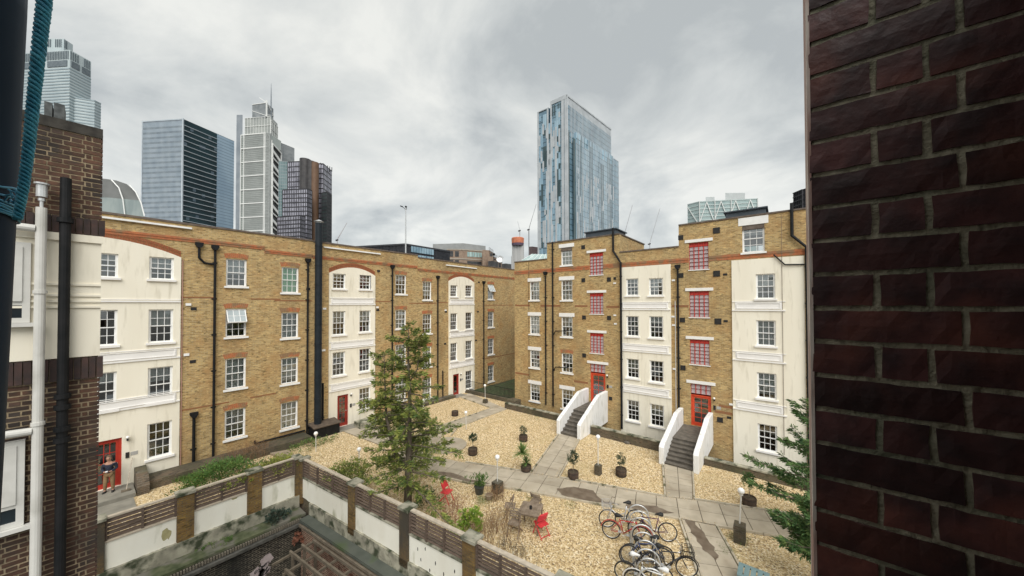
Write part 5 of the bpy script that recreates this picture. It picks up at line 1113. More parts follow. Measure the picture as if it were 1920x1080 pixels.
t = empty('building_core', (*PT(972, 520), 0), 'pale concrete tower core with an orange band, under construction', 'building core'); p = PT(971, 520); zt = zat(971, 446, p)
for x, w_ in ((963, 4), (967, 7), (972, 8), (978, 7), (961, 3)): q = PT(x, 520); mb = MB(); mb.lathe([(w_*.55, 0), (w_*.55, zt-(9 if x > 962 else 28))], (*q, 0), 8); mb.build('core_shaft', mat('raw_concrete', (.36, .36, .355), (.46, .46, .45), .1, .9, stretch=(3, 3, .1)), t)
mb = MB(); mb.lathe([(8.8, zt-12), (9.4, zt-8.5)], (*p, 0), 12); mb.build('purple_netting', mat('purple_net', (.10, .07, .11), (.14, .10, .14), .5, .8), t); mb = MB(); mb.lathe([(9.2, zt-8.4), (9.6, zt-1), (8.8, zt)], (*p, 0), 12); mb.build('orange_netting', mat('orange_net', (.52, .16, .08), (.60, .22, .12), .4, .8), t)
crane('small grey crane standing on the orange-topped core', 975, 440, 975, 432, 971, 415, 520); crane('dark lattice crane just left of the blue-grey tower', 992, 470, 992, 430, 1006, 383, 430, (.12, .125, .13))
crane('faint crane jib left of centre above the left roof', 632, 452, 634, 448, 650, 416, 600, (.40, .36, .36)); crane('faint crane jib right of the blue-grey tower', 1171, 447, 1171, 443, 1187, 386, 600, (.27, .27, .28)); crane('second faint crane jib further right of the blue-grey tower', 1219, 462, 1219, 458, 1239, 392, 640, (.34, .34, .35))
t = empty('glass_roof_building', (*PT(996, 120), 0), 'small pale teal glazed gable above the corner roof', 'building'); a, b, c = PT(978, 115), PT(999, 115), PT(1014, 118); mb = MB(); z0_, z1_ = zat(980, 488, a), zat(999, 473, b)
mb.add([(*a, z0_), (*PT(1030, 116), z0_), (*PT(1030, 120), z1_), (*PT(998, 119), z1_), (*a, 0), (*PT(1030, 116), 0)], [(0, 1, 2, 3), (4, 5, 1, 0)]); mb.build('glazed_roof', glassmat('teal_roof', (.30, .40, .39), (.42, .52, .50), .5), t)
mb = MB()
for i in range(6): u = i/5; mb.beam(Vector((*a, z0_)).lerp(Vector((*PT(1030, 116), z0_)), u), Vector((*PT(998, 119), z1_)).lerp(Vector((*PT(1030, 120), z1_)), u), .12)
mb.build('glazing_bars', WM, t)
t = empty('brown_block', (*PT(1000, 300), 0), 'narrow purple-brown block beside the foot of the blue-grey tower', 'building'); gridblock(t, (993, 463, 998, 462.6, 1016, 465), 300, 3, 8, 30, mat('plum_clad', (.09, .06, .065), (.13, .09, .09), .5, .7), mat('plum_frame2', (.15, .11, .11), (.18, .13, .13), .5, .7), 'walls', .3, .3)
# --- pale glass block with X bracing, right
t = empty('braced_building', (*PT(1313, 260), 0), 'pale green glass building with white zig-zag braces above the facing block', 'building'); f, zt = foot(1290, 384.5, 1313, 379, 1421, 374, 260); prism('body', f, 0, zt, glassmat('sea_glass', (.24, .33, .33), (.36, .46, .45), .08), t)
fa, fb = Face(f[0], f[1]), Face(f[1], f[2]); mb = MB()
for q in (fa, fb):
    for j in range(9): q.box(mb, 0, q.L, zt-2.8*j-.7, zt-2.8*j, .02, .25)
mb.build('floor_bands', mat('pale_teal_band', (.44, .52, .51), (.50, .58, .57), .3, .5), t, kind='stuff'); mb = MB()
n = 4
for i in range(n): u, w_ = fb.L*i/n, fb.L/n; mb.beam(fb.p(u, .6, zt-16), fb.p(u+w_*.5, .6, zt-1), .45); mb.beam(fb.p(u+w_*.5, .6, zt-1), fb.p(u+w_, .6, zt-16), .45)
mb.beam(fa.p(0, .6, zt-2), fa.p(fa.L, .6, zt-18), .45)
for u in (0, fb.L*.27, fb.L*.55, fb.L): mb.beam(fb.p(u, .5, 0), fb.p(u, .5, zt), .5)
mb.build('braces', WM, t)
for x0, x1, y, nm in ((1362, 1399, 363.5, 'roof_plant'), (1325, 1342, 371, 'roof_plant')): prism(nm, [PT(x0, 268), PT(x1, 268), PT(x1, 278), PT(x0, 278)], zt-1, zat((x0+x1)/2, y, PT((x0+x1)/2, 268)), mat('plant_grey', (.44, .47, .47), (.50, .53, .53), .3, .7), t)
t = empty('balcony_tower', (*PT(1506, 210), 0), 'dark tower with stacked balconies at the edge of the brick pier', 'tower'); f, zt = foot(1492, 364, 1510, 357, 1560, 362, 210); prism('body', f, 0, zt, mat('dark_tower_body', (.08, .095, .11), (.13, .15, .17), .3, .4), t); mb = MB()
for q in (Face(f[0], f[1]), Face(f[1], f[2])):
    for j in range(9): q.box(mb, -.5, q.L, zt-2.9*j-.45, zt-2.9*j, .02, 1.3)
    q.grid(mb, zt-26, zt, 5, 0, .3, 0, 1.2)
mb.build('balconies', FRM, t, kind='stuff')
# --- street light and roof clutter behind the left parapet
p = PT(760.5, 48); t = empty('street_light', (*p, 0), 'tall grey street light with a camera arm behind the left roof', 'street light'); zt = zat(760.5, 388, p); mb = MB(); mb.tube([(*p, 0), (*p, zt)], [.16, .07], 8); mb.build('pole', M_STEEL, t)
e_ = Vector((ca, sa, 0)); P0_ = Vector((*p, zt)); mb = MB(); mb.beam(P0_+Vector((0, 0, -.25)), P0_-e_*.62+Vector((0, 0, .18)), .07); mb.beam(P0_-e_*.75+Vector((0, 0, .22)), P0_-e_*.42+Vector((0, 0, .10)), .20, .12); mb.beam(P0_, P0_+e_*.05+Vector((0, 0, .2)), .22); mb.beam(P0_-e_*.1+Vector((0, 0, -.35)), P0_+e_*.15+Vector((0, 0, -.15)), .09); mb.build('arm', M_PIPE, t)
p = (XL-3.0, onX(938, 486, XL-3.0)[0]); zb = 11.35; t = empty('satellite_dish', (*p, zb), 'grey satellite dish with mast and boxes on the roof near the corner', 'dish'); zc = onX(938, 486, XL-3)[1]; mb = MB(); c = Vector((*p, zc)); ax = Vector((.6, -.75, .25)).normalized(); u_ = ax.orthogonal().normalized(); v_ = ax.cross(u_); n = 18; vs = [c]
for ri in (1, 2): vs += [c+ax*(.10*ri*ri/4)+(u_*math.cos(2*math.pi*i/n)+v_*math.sin(2*math.pi*i/n))*.42*ri/2 for i in range(n)]
mb.add(vs, [(0, 1+i, 1+(i+1) % n) for i in range(n)]+[(1+i, 1+n+i, 1+n+(i+1) % n, 1+(i+1) % n) for i in range(n)]); mb.build('dish', M_STEEL, t); mb = MB(); mb.tube([(*p, zb), (*p, zc)], .04, 6); mb.tube([(p[0], p[1]-1.1, zb), (p[0], p[1]-1.1, zc+.55)], .035, 6); mb.sphere((p[0], p[1]-1.1, zc+.45), .16, 8); mb.box((p[0]-.1, p[1]+1.0, zb), (p[0]+.6, p[1]+2.6, zb+.65)); mb.build('mast', M_PIPE, t)
for i, (x, y) in enumerate(((925, 490), (950, 495))): q = onX(x, y, XL-2.2); mb = MB(); mb.box((XL-2.5, q[0]-.5, 11.35), (XL-1.9, q[0]+.5, q[1])); top(mb, 'roof_box', M_ROOF, 'dark plant box on the left roof, %s the dish' % ('left of' if i == 0 else 'right of'), 'roof box')
# ------------------------------------------------------------------ boundary walls of the sunken yard
class FacY:                                         # local frame along a wall: origin, angle; d is outward (to the yard)
    k = 'Y'
    def __init__(s, o, ang): s.o = o; s.c, s.s = math.cos(ang), math.sin(ang)
    def w(s, a, d, z): return (s.o[0]+a*s.c+d*s.s, s.o[1]+a*s.s-d*s.c, z)
    box = FacN.box; quad = FacN.quad; tube = FacN.tube
A1 = FacY((-16.9, 0), math.pi/2); A2 = FacY(CORN, math.atan(.095))
def yardwall(fac, name, label, piers, s0, s1, ztop, zpan, zbase, zlow, posts, firstpier=0):
    t = empty(name, fac.w((s0+s1)/2, 0, zlow), label, 'garden wall')
    mb = MB(); fac.box(mb, s0, s1, -.22, 0, zlow, zpan-.04); mb.build('wall_core', M_LOWB, t)
    for a, b in piers:
        mb = MB(); fac.box(mb, a, b, -.26, .10, zbase-.25, ztop-.06); mb.build('pier', M_PIERB, t)
        mb = MB(); fac.box(mb, a-.04, b+.04, -.30, .14, ztop-.057, ztop+.03); mb.build('pier_cap', M_CONC, t)
    for (a, b), (c, d_) in zip(piers[:-1], piers[1:]):
        mb = MB(); n = 14; r = random.Random(int(b*10)); vs = []      # rendered panel with a slightly uneven edge
        for i in range(n+1): vs.append((b+.01+(c-b-.02)*i/n, zbase+r.uniform(-.02, .02)))
        for i in range(n, -1, -1): vs.append((b+.01+(c-b-.02)*i/n, zpan-.06+r.uniform(-.012, .012)))
        m_ = len(vs); mb.add([fac.w(x, .035, z) for x, z in vs]+[fac.w(x, -.01, z) for x, z in vs], [tuple(range(m_))]+[(i, m_+i, m_+(i+1) % m_, (i+1) % m_) for i in range(m_)]); mb.build('rendered_panel', M_PANELR, t)
        mb = MB(); fac.box(mb, b+.005, c-.005, -.24, .06, zpan-.055, zpan+.0); mb.build('ledge_strip', M_CONC if fac is A2 else M_RAIL, t)
        mb = MB(); fac.box(mb, b+.002, c-.002, -.12, .02, ztop-.05, ztop+.0); mb.build('top_rail', M_RAIL, t)
        np_ = posts+2
        for i in range(np_):
            x = b+.03+(c-b-.06)*i/(np_-1); mb = MB(); fac.box(mb, x-.03, x+.03, -.03, .05, zpan+.003, ztop-.053); mb.build('fence_post', M_SLAT, t)
        open_ = fac is A2; ns = 6 if open_ else 5; hs = (ztop-.06-zpan-.02)/ns; fh = .42 if open_ else .74
        for j in range(ns):
            for i in range(np_-1):
                x0 = b+.065+(c-b-.06)*i/(np_-1)-.003; x1 = b-.003+(c-b-.06)*(i+1)/(np_-1); z = zpan+.03+hs*j; tl = r.uniform(-.01, .01)
                mb = MB(); mb.add([fac.w(x0, .0, z), fac.w(x1, .0, z+tl), fac.w(x1, .022, z+tl), fac.w(x0, .022, z), fac.w(x0, -.028, z+hs*fh), fac.w(x1, -.028, z+tl+hs*fh), fac.w(x1, -.006, z+tl+hs*(fh+.02)), fac.w(x0, -.006, z+hs*(fh+.02))], [(0, 1, 2, 3), (7, 6, 5, 4), (0, 4, 5, 1), (3, 2, 6, 7), (0, 3, 7, 4), (1, 5, 6, 2)]); mb.build('slat', M_SLAT, t)
    return t
YW1 = yardwall(A1, 'boundary_wall', 'boundary wall below the left block, stained render panels under brown slats', [(-2.1, -1.65), (.15, .62), (2.27, 2.72), (4.3, 4.78), (6.0, 6.24)], -4, 6.25, 1.29, .56, -.36, -4.6, 1)
YW2 = yardwall(A2, 'boundary_wall', 'boundary wall below the bicycles and cedar, cream panels under thin brown slats', [(.02, .24), (3.75, 4.15), (6.72, 7.14), (9.5, 9.95), (12.45, 12.9), (15.4, 15.85), (18.4, 18.8)], 0, 23, 1.2, .45, -.46, -4.6, 2)
mb = MB(); A1.box(mb, -4, 6.15, .002, .14, -.86, -.36); mb.build('plinth', M_CONC, YW1)
mb = MB(); A1.box(mb, -4, 6.15, .002, .82, -.96, -.865); mb.build('mossy_ledge', mat('moss_ledge', (.05, .065, .028), (.12, .13, .07), 3.5, 1, .4, c3=(.17, .16, .13), s3=1.4, lo3=.5, hi3=.62), YW1)
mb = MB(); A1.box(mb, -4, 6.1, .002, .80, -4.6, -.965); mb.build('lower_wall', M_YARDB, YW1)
mb = MB()
for i in range(105): a = -2.2+i*.078; A1.box(mb, a, a+.05, .82, .90+RN.uniform(-.008, .008), -1.09, -.975)
mb.build('dentil_bricks', mat('dentil', (.14, .12, .09), (.22, .195, .15), 9, .9, .3), YW1, kind='stuff')
mb = MB(); A1.box(mb, -4, 6.2, .80, 1.02, -1.22, -1.12); mb.build('lower_coping', mat('dark_coping', (.06, .058, .05), (.12, .115, .10), 5, .85, .3), YW1)
mb = MB(); A2.box(mb, .9, 23, .002, .10, -.95, -.47); mb.build('plinth', M_CONC, YW2)
mb = MB(); A2.box(mb, .9, 23, .002, .48, -1.08, -.955); mb.build('felt_ledge', M_LEDGE, YW2)
mb = MB(); A2.box(mb, .9, 23, .30, .40, -4.6, -1.09); mb.build('lower_wall', M_PINKB, YW2)
mb = MB(); A2.box(mb, 1.0, 23, .485, .55, -1.20, -1.10); mb.build('gutter', M_TIMB, YW2)
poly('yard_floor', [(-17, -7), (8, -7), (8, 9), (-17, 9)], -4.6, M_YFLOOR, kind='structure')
r = random.Random(12)
def patch(fac, par, c, rx, rz, m, nm, d=.037):
    n = 14; p = [fac.w(c[0]+rx*(1+r.uniform(-.3, .3))*math.cos(6.283*i/n), d, c[1]+rz*(1+r.uniform(-.3, .3))*math.sin(6.283*i/n)) for i in range(n)]; q = MB(); q.add(p, [tuple(range(n))]); q.build(nm, m, par)
patch(A1, YW1, (2.0, .05), .14, .20, mat('ochre_patch', (.34, .31, .15), (.44, .40, .22), 8, .9), 'bare_render_patch'); patch(A1, YW1, (3.9, .48), .10, .05, MAT['ochre_patch'], 'bare_render_patch')
for c in ((7.55, .08), (7.9, .22), (8.35, -.05), (8.7, -.25), (7.7, -.2), (9.15, .02), (8.1, -.38)): patch(A2, YW2, c, .022, .06, M_VENT, 'hole_in_render')
# painted scrawl on the sooty yard wall
t = empty('wall_graffiti', A1.w(4.6, .81, -2.4), 'pale pink painted patch with black scrawls on the sooty yard wall', 'graffiti'); r = random.Random(9)
def blob(c, rx, rz, d, n=22, rg=.2): return [A1.w(c[0]+rx*(1+r.uniform(-rg, rg))*math.cos(2*math.pi*i/n), d, c[1]+rz*(1+r.uniform(-rg, rg))*math.sin(2*math.pi*i/n)) for i in range(n)]
for c, rx, rz in (((4.75, -2.05), .22, .22), ((4.42, -2.42), .26, .26), ((4.68, -2.45), .2, .18)):
    mb = MB(); p = blob(c, rx, rz, .806); mb.add(p, [tuple(range(len(p)))]); mb.build('paint_patch', mat('pink_white_paint', (.42, .34, .33), (.55, .47, .46), 9, .8), t)
for k in range(7):
    mb = MB(); x, z = 4.35+r.random()*.45, -2.55+r.random()*.45; pts = [A1.w(x+.07*math.cos(i*.9+k)+i*.012, .812, z+.06*math.sin(i*1.3+k)) for i in range(9)]; mb.tube(pts, .013, 4); mb.build('black_scrawl', M_VENT, t)
# timber pergola in the yard
t = empty('pergola', A2.w(5, .9, -4.6), 'weathered timber pergola frame standing in the dark sunken yard', 'pergola')
for d_, s0_ in ((.58, 2.2), (.96, 2.1), (1.38, 2.1), (1.9, 2.9)): mb = MB(); mb.beam(A2.w(s0_, d_, -1.3), A2.w(9.5, d_, -1.3), .07, .11); mb.build('long_beam', M_TIMB, t)
for s_ in (2.14, 2.95, 3.85, 4.75, 5.65, 6.55): mb = MB(); mb.beam(A2.w(s_, .50, -1.40), A2.w(s_, 2.0, -1.40), .06, .085); mb.build('cross_beam', M_TIMB, t)
for s_, d_ in ((2.3, .96), (2.3, 1.38), (4.75, .96), (4.75, 1.38), (3.4, 1.9), (2.3, .55)): mb = MB(); mb.beam(A2.w(s_, d_, -4.6), A2.w(s_, d_, -1.36), .08); mb.build('post', M_TIMB, t)

# ------------------------------------------------------------------ plants
def leaves(name, seeds, m, parent=None, L=(.08, .15), w=.28, spread=.5, seed=1, **k):
    """many small blades; every seed is (pos, dir, count, radius)"""
    r = random.Random(seed); V = []; Fc = []
    for p, d, n, rad in seeds:
        d = Vector(d)
        for _ in range(n):
            v = Vector((r.gauss(0, 1), r.gauss(0, 1), r.gauss(0, 1))); v.normalize(); q = Vector(p)+v*rad*r.random()**.5
            dd = (d+v*spread*(.4+r.random())).normalized(); l = r.uniform(*L); s_ = dd.cross(Vector((r.gauss(0, 1), r.gauss(0, 1), r.gauss(0, 1)))).normalized()*l*w
            b = len(V); V += [q, q+dd*l*.45+s_*.5, q+dd*l, q+dd*l*.45-s_*.5]; Fc.append((b, b+1, b+2, b+3))
    o_ = off(parent); me = bpy.data.meshes.new(name); me.from_pydata([tuple(v-o_) for v in V], [], Fc); me.materials.append(m); o = bpy.data.objects.new(name, me); link(o, parent, **k); return o
def conifer(name, label, base, stems, m, seed, thin=1., Lf=(.09, .17), twn=9, lf=11, droop=.18, lenf=None, dens=11., grp=None, bare=.10):
    """stems: list of lists of (x, y, z, radius) relative to the base; whorled limbs with side twigs of needles"""
    r = random.Random(seed); t = empty(name, base, label, 'tree', grp); B_ = Vector(base)
    mb = MB()
    for st in stems: mb.tube([B_+Vector(p[:3]) for p in st], [p[3] for p in st], 8)
    mb.build('trunk', M_BARK, t, smooth=True); br = MB(); seeds = []
    for si, st in enumerate(stems):
        zb, ztp = st[0][2], st[-1][2]; n = int((ztp-max(zb, .9))*dens)
        for i in range(n):
            z = max(zb, .9)+(ztp-max(zb, .9))*(i+r.random())/n; j = 0
            while j < len(st)-2 and st[j+1][2] < z: j += 1
            f = (z-st[j][2])/max(.01, st[j+1][2]-st[j][2]); c = B_+Vector(st[j][:3]).lerp(Vector(st[j+1][:3]), min(1, f)); a = r.uniform(0, 2*math.pi)
            L = lenf(z, a, si, r); d = Vector((math.cos(a), math.sin(a), r.uniform(-.05, .3)+.35*(z/ztp)**3)); pts = []; nseg = 5
            for q in range(nseg+1): u = q/nseg; pts.append(c+d*L*u+Vector((r.uniform(-.03, .03), r.uniform(-.03, .03), -droop*L*u*u+.10*L*u**3)))
            if L > .25: br.tube(pts, [.022*(1-.85*q/nseg)*min(1.6, L)+.003 for q in range(nseg+1)], 4)
            nt_ = max(3, int(twn*L*thin))
            for q in range(nt_):
                u = bare+(1-bare)*(q+r.random())/nt_; k = min(nseg-1, int(u*nseg)); p = pts[k].lerp(pts[k+1], u*nseg-k); sd_ = 1 if r.random() < .5 else -1
                side = Vector((-d.y*sd_, d.x*sd_, r.uniform(-.25, .15))); tw = (d*.75+side*.8).normalized(); tl = (.12+.30*(1-u)*min(1, L))*r.uniform(.6, 1.3)
                for h in range(3): seeds.append((p+tw*tl*(h+.5)/3, tw+Vector((0, 0, -.15)), max(2, int(lf/3)), .055))
    br.build('limbs', M_BARK, t); leaves('foliage', seeds, m, t, Lf, .26, .55, seed); return t
def cedlen(z, a, si, r):
    if si == 1: return (.35+.75*max(0, 1-(z-2)/4.3))*r.uniform(.6, 1.15)
    sl_ = math.cos(a-math.atan2(-sa, -ca)); base = 2.75*max(0, 1-z/7.7)**1.15+.22
    base *= (1+.5*max(0, -math.cos(a)))*(.42 if math.sin(a) < -.2 else 1) if z < 3.2 else 1
    if z > 4.4: base *= .85
    return (max(base, .62 if z < 6.7 else .3))*r.choice((.45, .7, .85, 1.0, 1.15, 1.3))
sx, sy = -ca, -sa
conifer('cedar_tree', 'tall airy cedar with two stems behind the yard wall, in front of the left block', (-11.6, 8.1, 0),
        [[(0, 0, 0, .16), (.02, 0, 1.4, .13), (.0, .05, 2.2, .11), (.06, .05, 4.2, .07), (.0, 0, 6.0, .035), (0, .02, 7.15, .008)],
         [(0, .02, 1.5, .09), (sx*.55, sy*.55, 2.3, .075), (sx*.85, sy*.85, 3.6, .055), (sx*.95, sy*.95, 6.1, .01)],
         [(.05, 0, 4.9, .03), (sx*-.38, sy*-.38, 5.5, .025), (sx*-.45, sy*-.45, 6.75, .008)]],
        M_CEDAR, 5, 1., Lf=(.10, .19), twn=9, lf=19, lenf=lambda z, a, si, r: cedlen(z, a, si, r) if si < 2 else r.uniform(.2, .6), dens=14)
def firlen(h, w, p=.8): return lambda z, a, si, r: w*max(0, 1-z/(h*1.03))**p*r.uniform(.55, 1.1)+.08
conifer('conifer_tree', 'dark green conifer reaching in from behind the brick pier, in front of the cream bay', (.95, 14.9, 0), [[(0, 0, 0, .12), (0, 0, 2.5, .08), (0, 0, 4.8, .01)]], M_FIR, 8, 1.2, Lf=(.10, .18), twn=12, lf=20, droop=.02, lenf=firlen(4.9, 2.9, .8), dens=8)
conifer('conifer_tree', 'small dense dark conifer at the foot of the brick pier, beside the pedestal lamp', (.85, 12.6, 0), [[(0, 0, 0, .08), (0, 0, 1.2, .05), (0, 0, 2.5, .01)]], M_FIR, 9, 1.5, Lf=(.09, .16), twn=14, lf=18, droop=.0, lenf=firlen(2.6, 1.6, .6), dens=26)

def bush(name, label, cat, c, rx, rz, m, n=60, L=(.05, .1), seed=1, up=.5, stems=None, grp=None, w=.4, flat=1.):
    r = random.Random(seed); t = empty(name, c, label, cat, grp); seeds = []
    for _ in range(n):
        a = r.uniform(0, 6.28); e_ = math.asin(r.uniform(-.1, 1)); q = r.uniform(.45, 1)
        lump = 1+.25*math.sin(a*3+seed)
        p = Vector(c)+Vector((rx*q*lump*math.cos(a)*math.cos(e_), rx*q*lump*math.sin(a)*math.cos(e_)*flat, rz*(.15+.85*math.sin(max(0, e_))*q))); seeds.append((p, (math.cos(a)*.6, math.sin(a)*.6, up), 14, .09*max(.5, rx*1.3)))
    leaves('foliage', seeds, m, t, L, w, .7, seed)
    if stems:
        mb = MB()
        for _ in range(stems): a = r.uniform(0, 6.28); mb.tube([Vector(c), Vector(c)+Vector((rx*.4*math.cos(a), rx*.4*math.sin(a), rz*.5)), Vector(c)+Vector((rx*.8*math.cos(a), rx*.8*math.sin(a), rz*.9))], [.012, .008, .003], 4)
        mb.build('stems', M_BARK, t, kind='stuff')
    return t
def twigs(name, label, pts, h, n, m, seed, sp=.35):
    r = random.Random(seed); c0 = Vector((sum(p[0] for p in pts)/len(pts), sum(p[1] for p in pts)/len(pts), 0)); t = empty(name, c0, label, 'dry plant', None); mb = MB()
    for _ in range(n):
        p = r.choice(pts); b = Vector((p[0]+r.gauss(0, sp), p[1]+r.gauss(0, sp), 0)); d = Vector((r.gauss(0, .18), r.gauss(0, .18), 1)); l = h*r.uniform(.45, 1.1)
        mid = b+d*l*.5; mb.tube([b, mid, b+d*l+Vector((r.gauss(0, .05), r.gauss(0, .05), 0))], [.006, .005, .002], 3)
        for _k in range(3): u = r.uniform(.4, .95); q = b+d*l*u; mb.tube([q, q+Vector((r.gauss(0, .10), r.gauss(0, .10), r.uniform(.05, .16)))], [.004, .0015], 3)
    mb.build('twigs', m, t, kind='stuff'); return t
twigs('dry_shrub', 'reddish bare twiggy shrub below the left red chair', [G(838, 975), G(850, 960), G(828, 965), G(862, 985)], .7, 80, M_TWIGR, 1, .22)
twigs('dry_shrub', 'tan bare stems right of the bright green shrub', [G(915, 1000), G(930, 985), G(945, 1010), G(905, 1015)], .75, 110, M_TWIG, 2, .26)
twigs('dry_shrub', 'low dark dry stems by the top of the last wall pier', [G(940, 1030), G(955, 1040), G(975, 1050)], .42, 50, M_BARK, 3, .2)
twigs('dry_shrub', 'bare brown twigs beside the lamp pedestal with potted plants', [G(922, 938), G(934, 935)], .6, 60, M_TWIG, 4, .16)
twigs('dry_shrub', 'brown tangled bare bush under the lowest left brick window', [(-22.0, 5.1), (-21.9, 5.6), (-21.8, 6.0)], .9, 150, M_TWIG, 5, .3)
c_ = G(880, 1000); bush('bright_shrub', 'bright yellow-green leafy shrub behind the top of the last wall pier', 'shrub', (*c_, 0), .42, 1.0, M_BRIGHT, 130, (.06, .12), 3, .8, 5)
c_ = G(797, 955); bush('small_tree', 'small dark green bushy tree right of the cedar trunk', 'shrub', (*c_, .25), .42, .62, M_FIR, 60, (.06, .10), 6, .3, 8)
c_ = G(836, 990); 
bush('ground_cover_shrub', 'mound of fresh green ground cover behind the brown slatted fence', 'shrub', (-20.2, 4.2, 0), 1.35, .75, M_LEAFG, 330, (.07, .13), 11, .6, 6, flat=1.25)
bush('ground_cover_shrub', 'yellowish green ivy mound right of the fresh green one', 'shrub', (-19.2, 6.2, 0), .95, .5, M_LEAFY, 170, (.06, .11), 12, .5, 4, flat=1.3)
bush('ivy', 'yellow-green ivy tumbling over the corner of the slatted fence', 'ivy', (-17.3, 5.4, .85), .6, .62, M_LEAFY, 120, (.05, .10), 13, .2, 6, flat=1.6)
bush('ivy', 'brownish ivy stems and leaves hanging on the fence left of its corner', 'ivy', (-17.0, 3.9, .9), .35, .45, M_LEAFY, 46, (.05, .09), 14, -.2, 8, flat=2.6)
bush('leafy_shrub', 'mid-green shrub spilling over the fence left of the cedar', 'shrub', (-14.4, 7.2, .5), 1.0, .95, M_CEDAR, 230, (.07, .13), 15, .2, 9, flat=.8)
bush('leafy_shrub', 'green scrub along the foot of the left wall near the round lamps', 'shrub', (-21.2, 8.3, 0), .8, .35, M_GRASS, 90, (.06, .10), 16, .4, 5, flat=1.9)
bush('fern', 'blue-green fern clump growing on the mossy ledge of the yard wall', 'fern', (-16.5, 5.2, -.86), .35, .42, mat('fern_leaf', (.03, .055, .04), (.07, .10, .07), 5, .8), 50, (.08, .14), 17, .5, 4, flat=1.4)
bush('dead_fern', 'dead rusty-brown fern hanging on the sooty yard wall', 'fern', (-16.0, 6.0, -1.9), .32, .5, M_TWIGR, 70, (.06, .12), 18, -.5, 4, flat=1.4)
bush('moss_clump', 'moss clump on the ledge under the middle stained panel', 'moss', (-16.55, 3.3, -.86), .3, .12, M_GRASS, 40, (.03, .06), 19, .6, None, flat=2.2)
def tuft(label, x, y, r_, h, n, seed, m=M_GRASS, z=0):
    r = random.Random(seed); seeds = [((x+r.gauss(0, r_), y+r.gauss(0, r_), z), (r.gauss(0, .35), r.gauss(0, .35), 1), 3, .03) for _ in range(n)]
    o = leaves('grass_tuft', seeds, m, None, (h*.6, h*1.1), .05, .25, seed); o['label'] = label; o['category'] = 'grass'; o['kind'] = 'stuff'
tuft('grass tuft right of the wing wall in the near bed', *G(345, 898), .16, .34, 90, 21); tuft('second grass tuft in the near bed', *G(362, 893), .14, .3, 60, 22)
tuft('grass patch under the potted plants by the pedestal lamp', *G(905, 938), .22, .10, 400, 23); tuft('weeds along the path kerb', *G(995, 935), .16, .08, 200, 24); tuft('weeds along the path kerb further right', *G(1068, 948), .18, .08, 160, 25)
tuft('weeds at the bicycle stand kerb', *G(1215, 985), .3, .08, 130, 26); tuft('grass at the foot of the right pedestal lamp', *G(1383, 1012), .16, .14, 140, 27); tuft('weeds at the lower end of the bicycle stand', *G(1200, 1075), .35, .10, 250, 28)
tuft('weeds under the low wall', -13.5, 20.7, .6, .12, 150, 29); tuft('weeds along the corner path kerb', *G(1360, 1035), .2, .1, 100, 30); tuft('sparse grass in the left bed', *G(560, 858), .6, .10, 300, 31)

# potted topiaries in half barrels
def barrel(r_=.25, h=.34, parent=None):
    mb = MB(); n = 18
    for i in range(n):
        a0_, a1_ = 2*math.pi*i/n, 2*math.pi*(i+.93)/n
        vs = []
        for z, rr in ((0, .86), (h*.5, 1.0), (h, .97)):
            for a in (a0_, a1_): vs += [(r_*rr*math.cos(a), r_*rr*math.sin(a), z), ((r_*rr-.02)*math.cos(a), (r_*rr-.02)*math.sin(a), z)]
        mb.add(vs, [(0, 2, 6, 4), (4, 6, 10, 8), (1, 5, 7, 3), (5, 9, 11, 7), (8, 10, 11, 9)])
    o = mb.build('staves', M_BARREL, parent); q = MB()
    for z in (.06, h-.07): q.tube([(r_*1.0*math.cos(2*math.pi*i/24), r_*1.0*math.sin(2*math.pi*i/24), z) for i in range(24)], .008, 4, closed=True)
    q.build('hoops', M_PIPE, parent); q = MB(); q.lathe([(r_*.9, 0), (r_*.9, h-.05)], (0, 0, 0), 18); q.build('soil', M_SOIL, parent)
def topiary(label, px_, hgt, cr_, m, seed, shape='ball', r_=.25, n=60, stem=True):
    x, y = G(*px_); t = empty('potted_tree', (x, y, .005), label, 'potted tree', 'half-barrel planters of the courtyard', local=True); barrel(r_, .34, t)
    if not n: return t
    cr_ *= 1.22
    mb = MB(); mb.tube([(0, 0, .2), (.01, .01, hgt*.5), (0, 0, hgt)], [.018, .015, .01], 6); mb.build('stem', M_BARK, t)
    r = random.Random(seed); seeds = []
    for _ in range(int(n*1.7)):
        v = Vector((r.gauss(0, 1), r.gauss(0, 1), r.gauss(0, 1))).normalized(); q = r.uniform(.3, 1); seeds.append((Vector((v.x*cr_*q, v.y*cr_*q, hgt+cr_*.6+v.z*cr_*(1.3 if shape == 'oval' else 1)*q)), (v.x, v.y, v.z+.3), 12, .05))
    leaves('crown', seeds, m, t, (.035, .08), .4, .6, seed); return t
topiary('barrel with a dark round olive beside the side path, half hidden by cedar twigs', (885, 852), .78, .17, M_TOPI, 41)
topiary('barrel with a grey-green oval olive next to the first stair path', (1073, 898), .82, .20, M_TOPI, 42, 'oval')
topiary('barrel with a loose thin bay tree between the two stair paths', (1163, 893), .62, .18, M_TOPI, 43, 'oval', n=34)
topiary('barrel with a dark clipped tree beside the pedestal lamp on the right', (1403, 950), .85, .20, M_FIR, 44, 'oval')
topiary('barrel with a small leafy bush behind the yucca', (980, 827), .5, .20, M_TOPI, 45, n=36)
topiary('empty barrel in the far gravel bed', (852, 779), .5, .2, M_TOPI, 46, n=0)
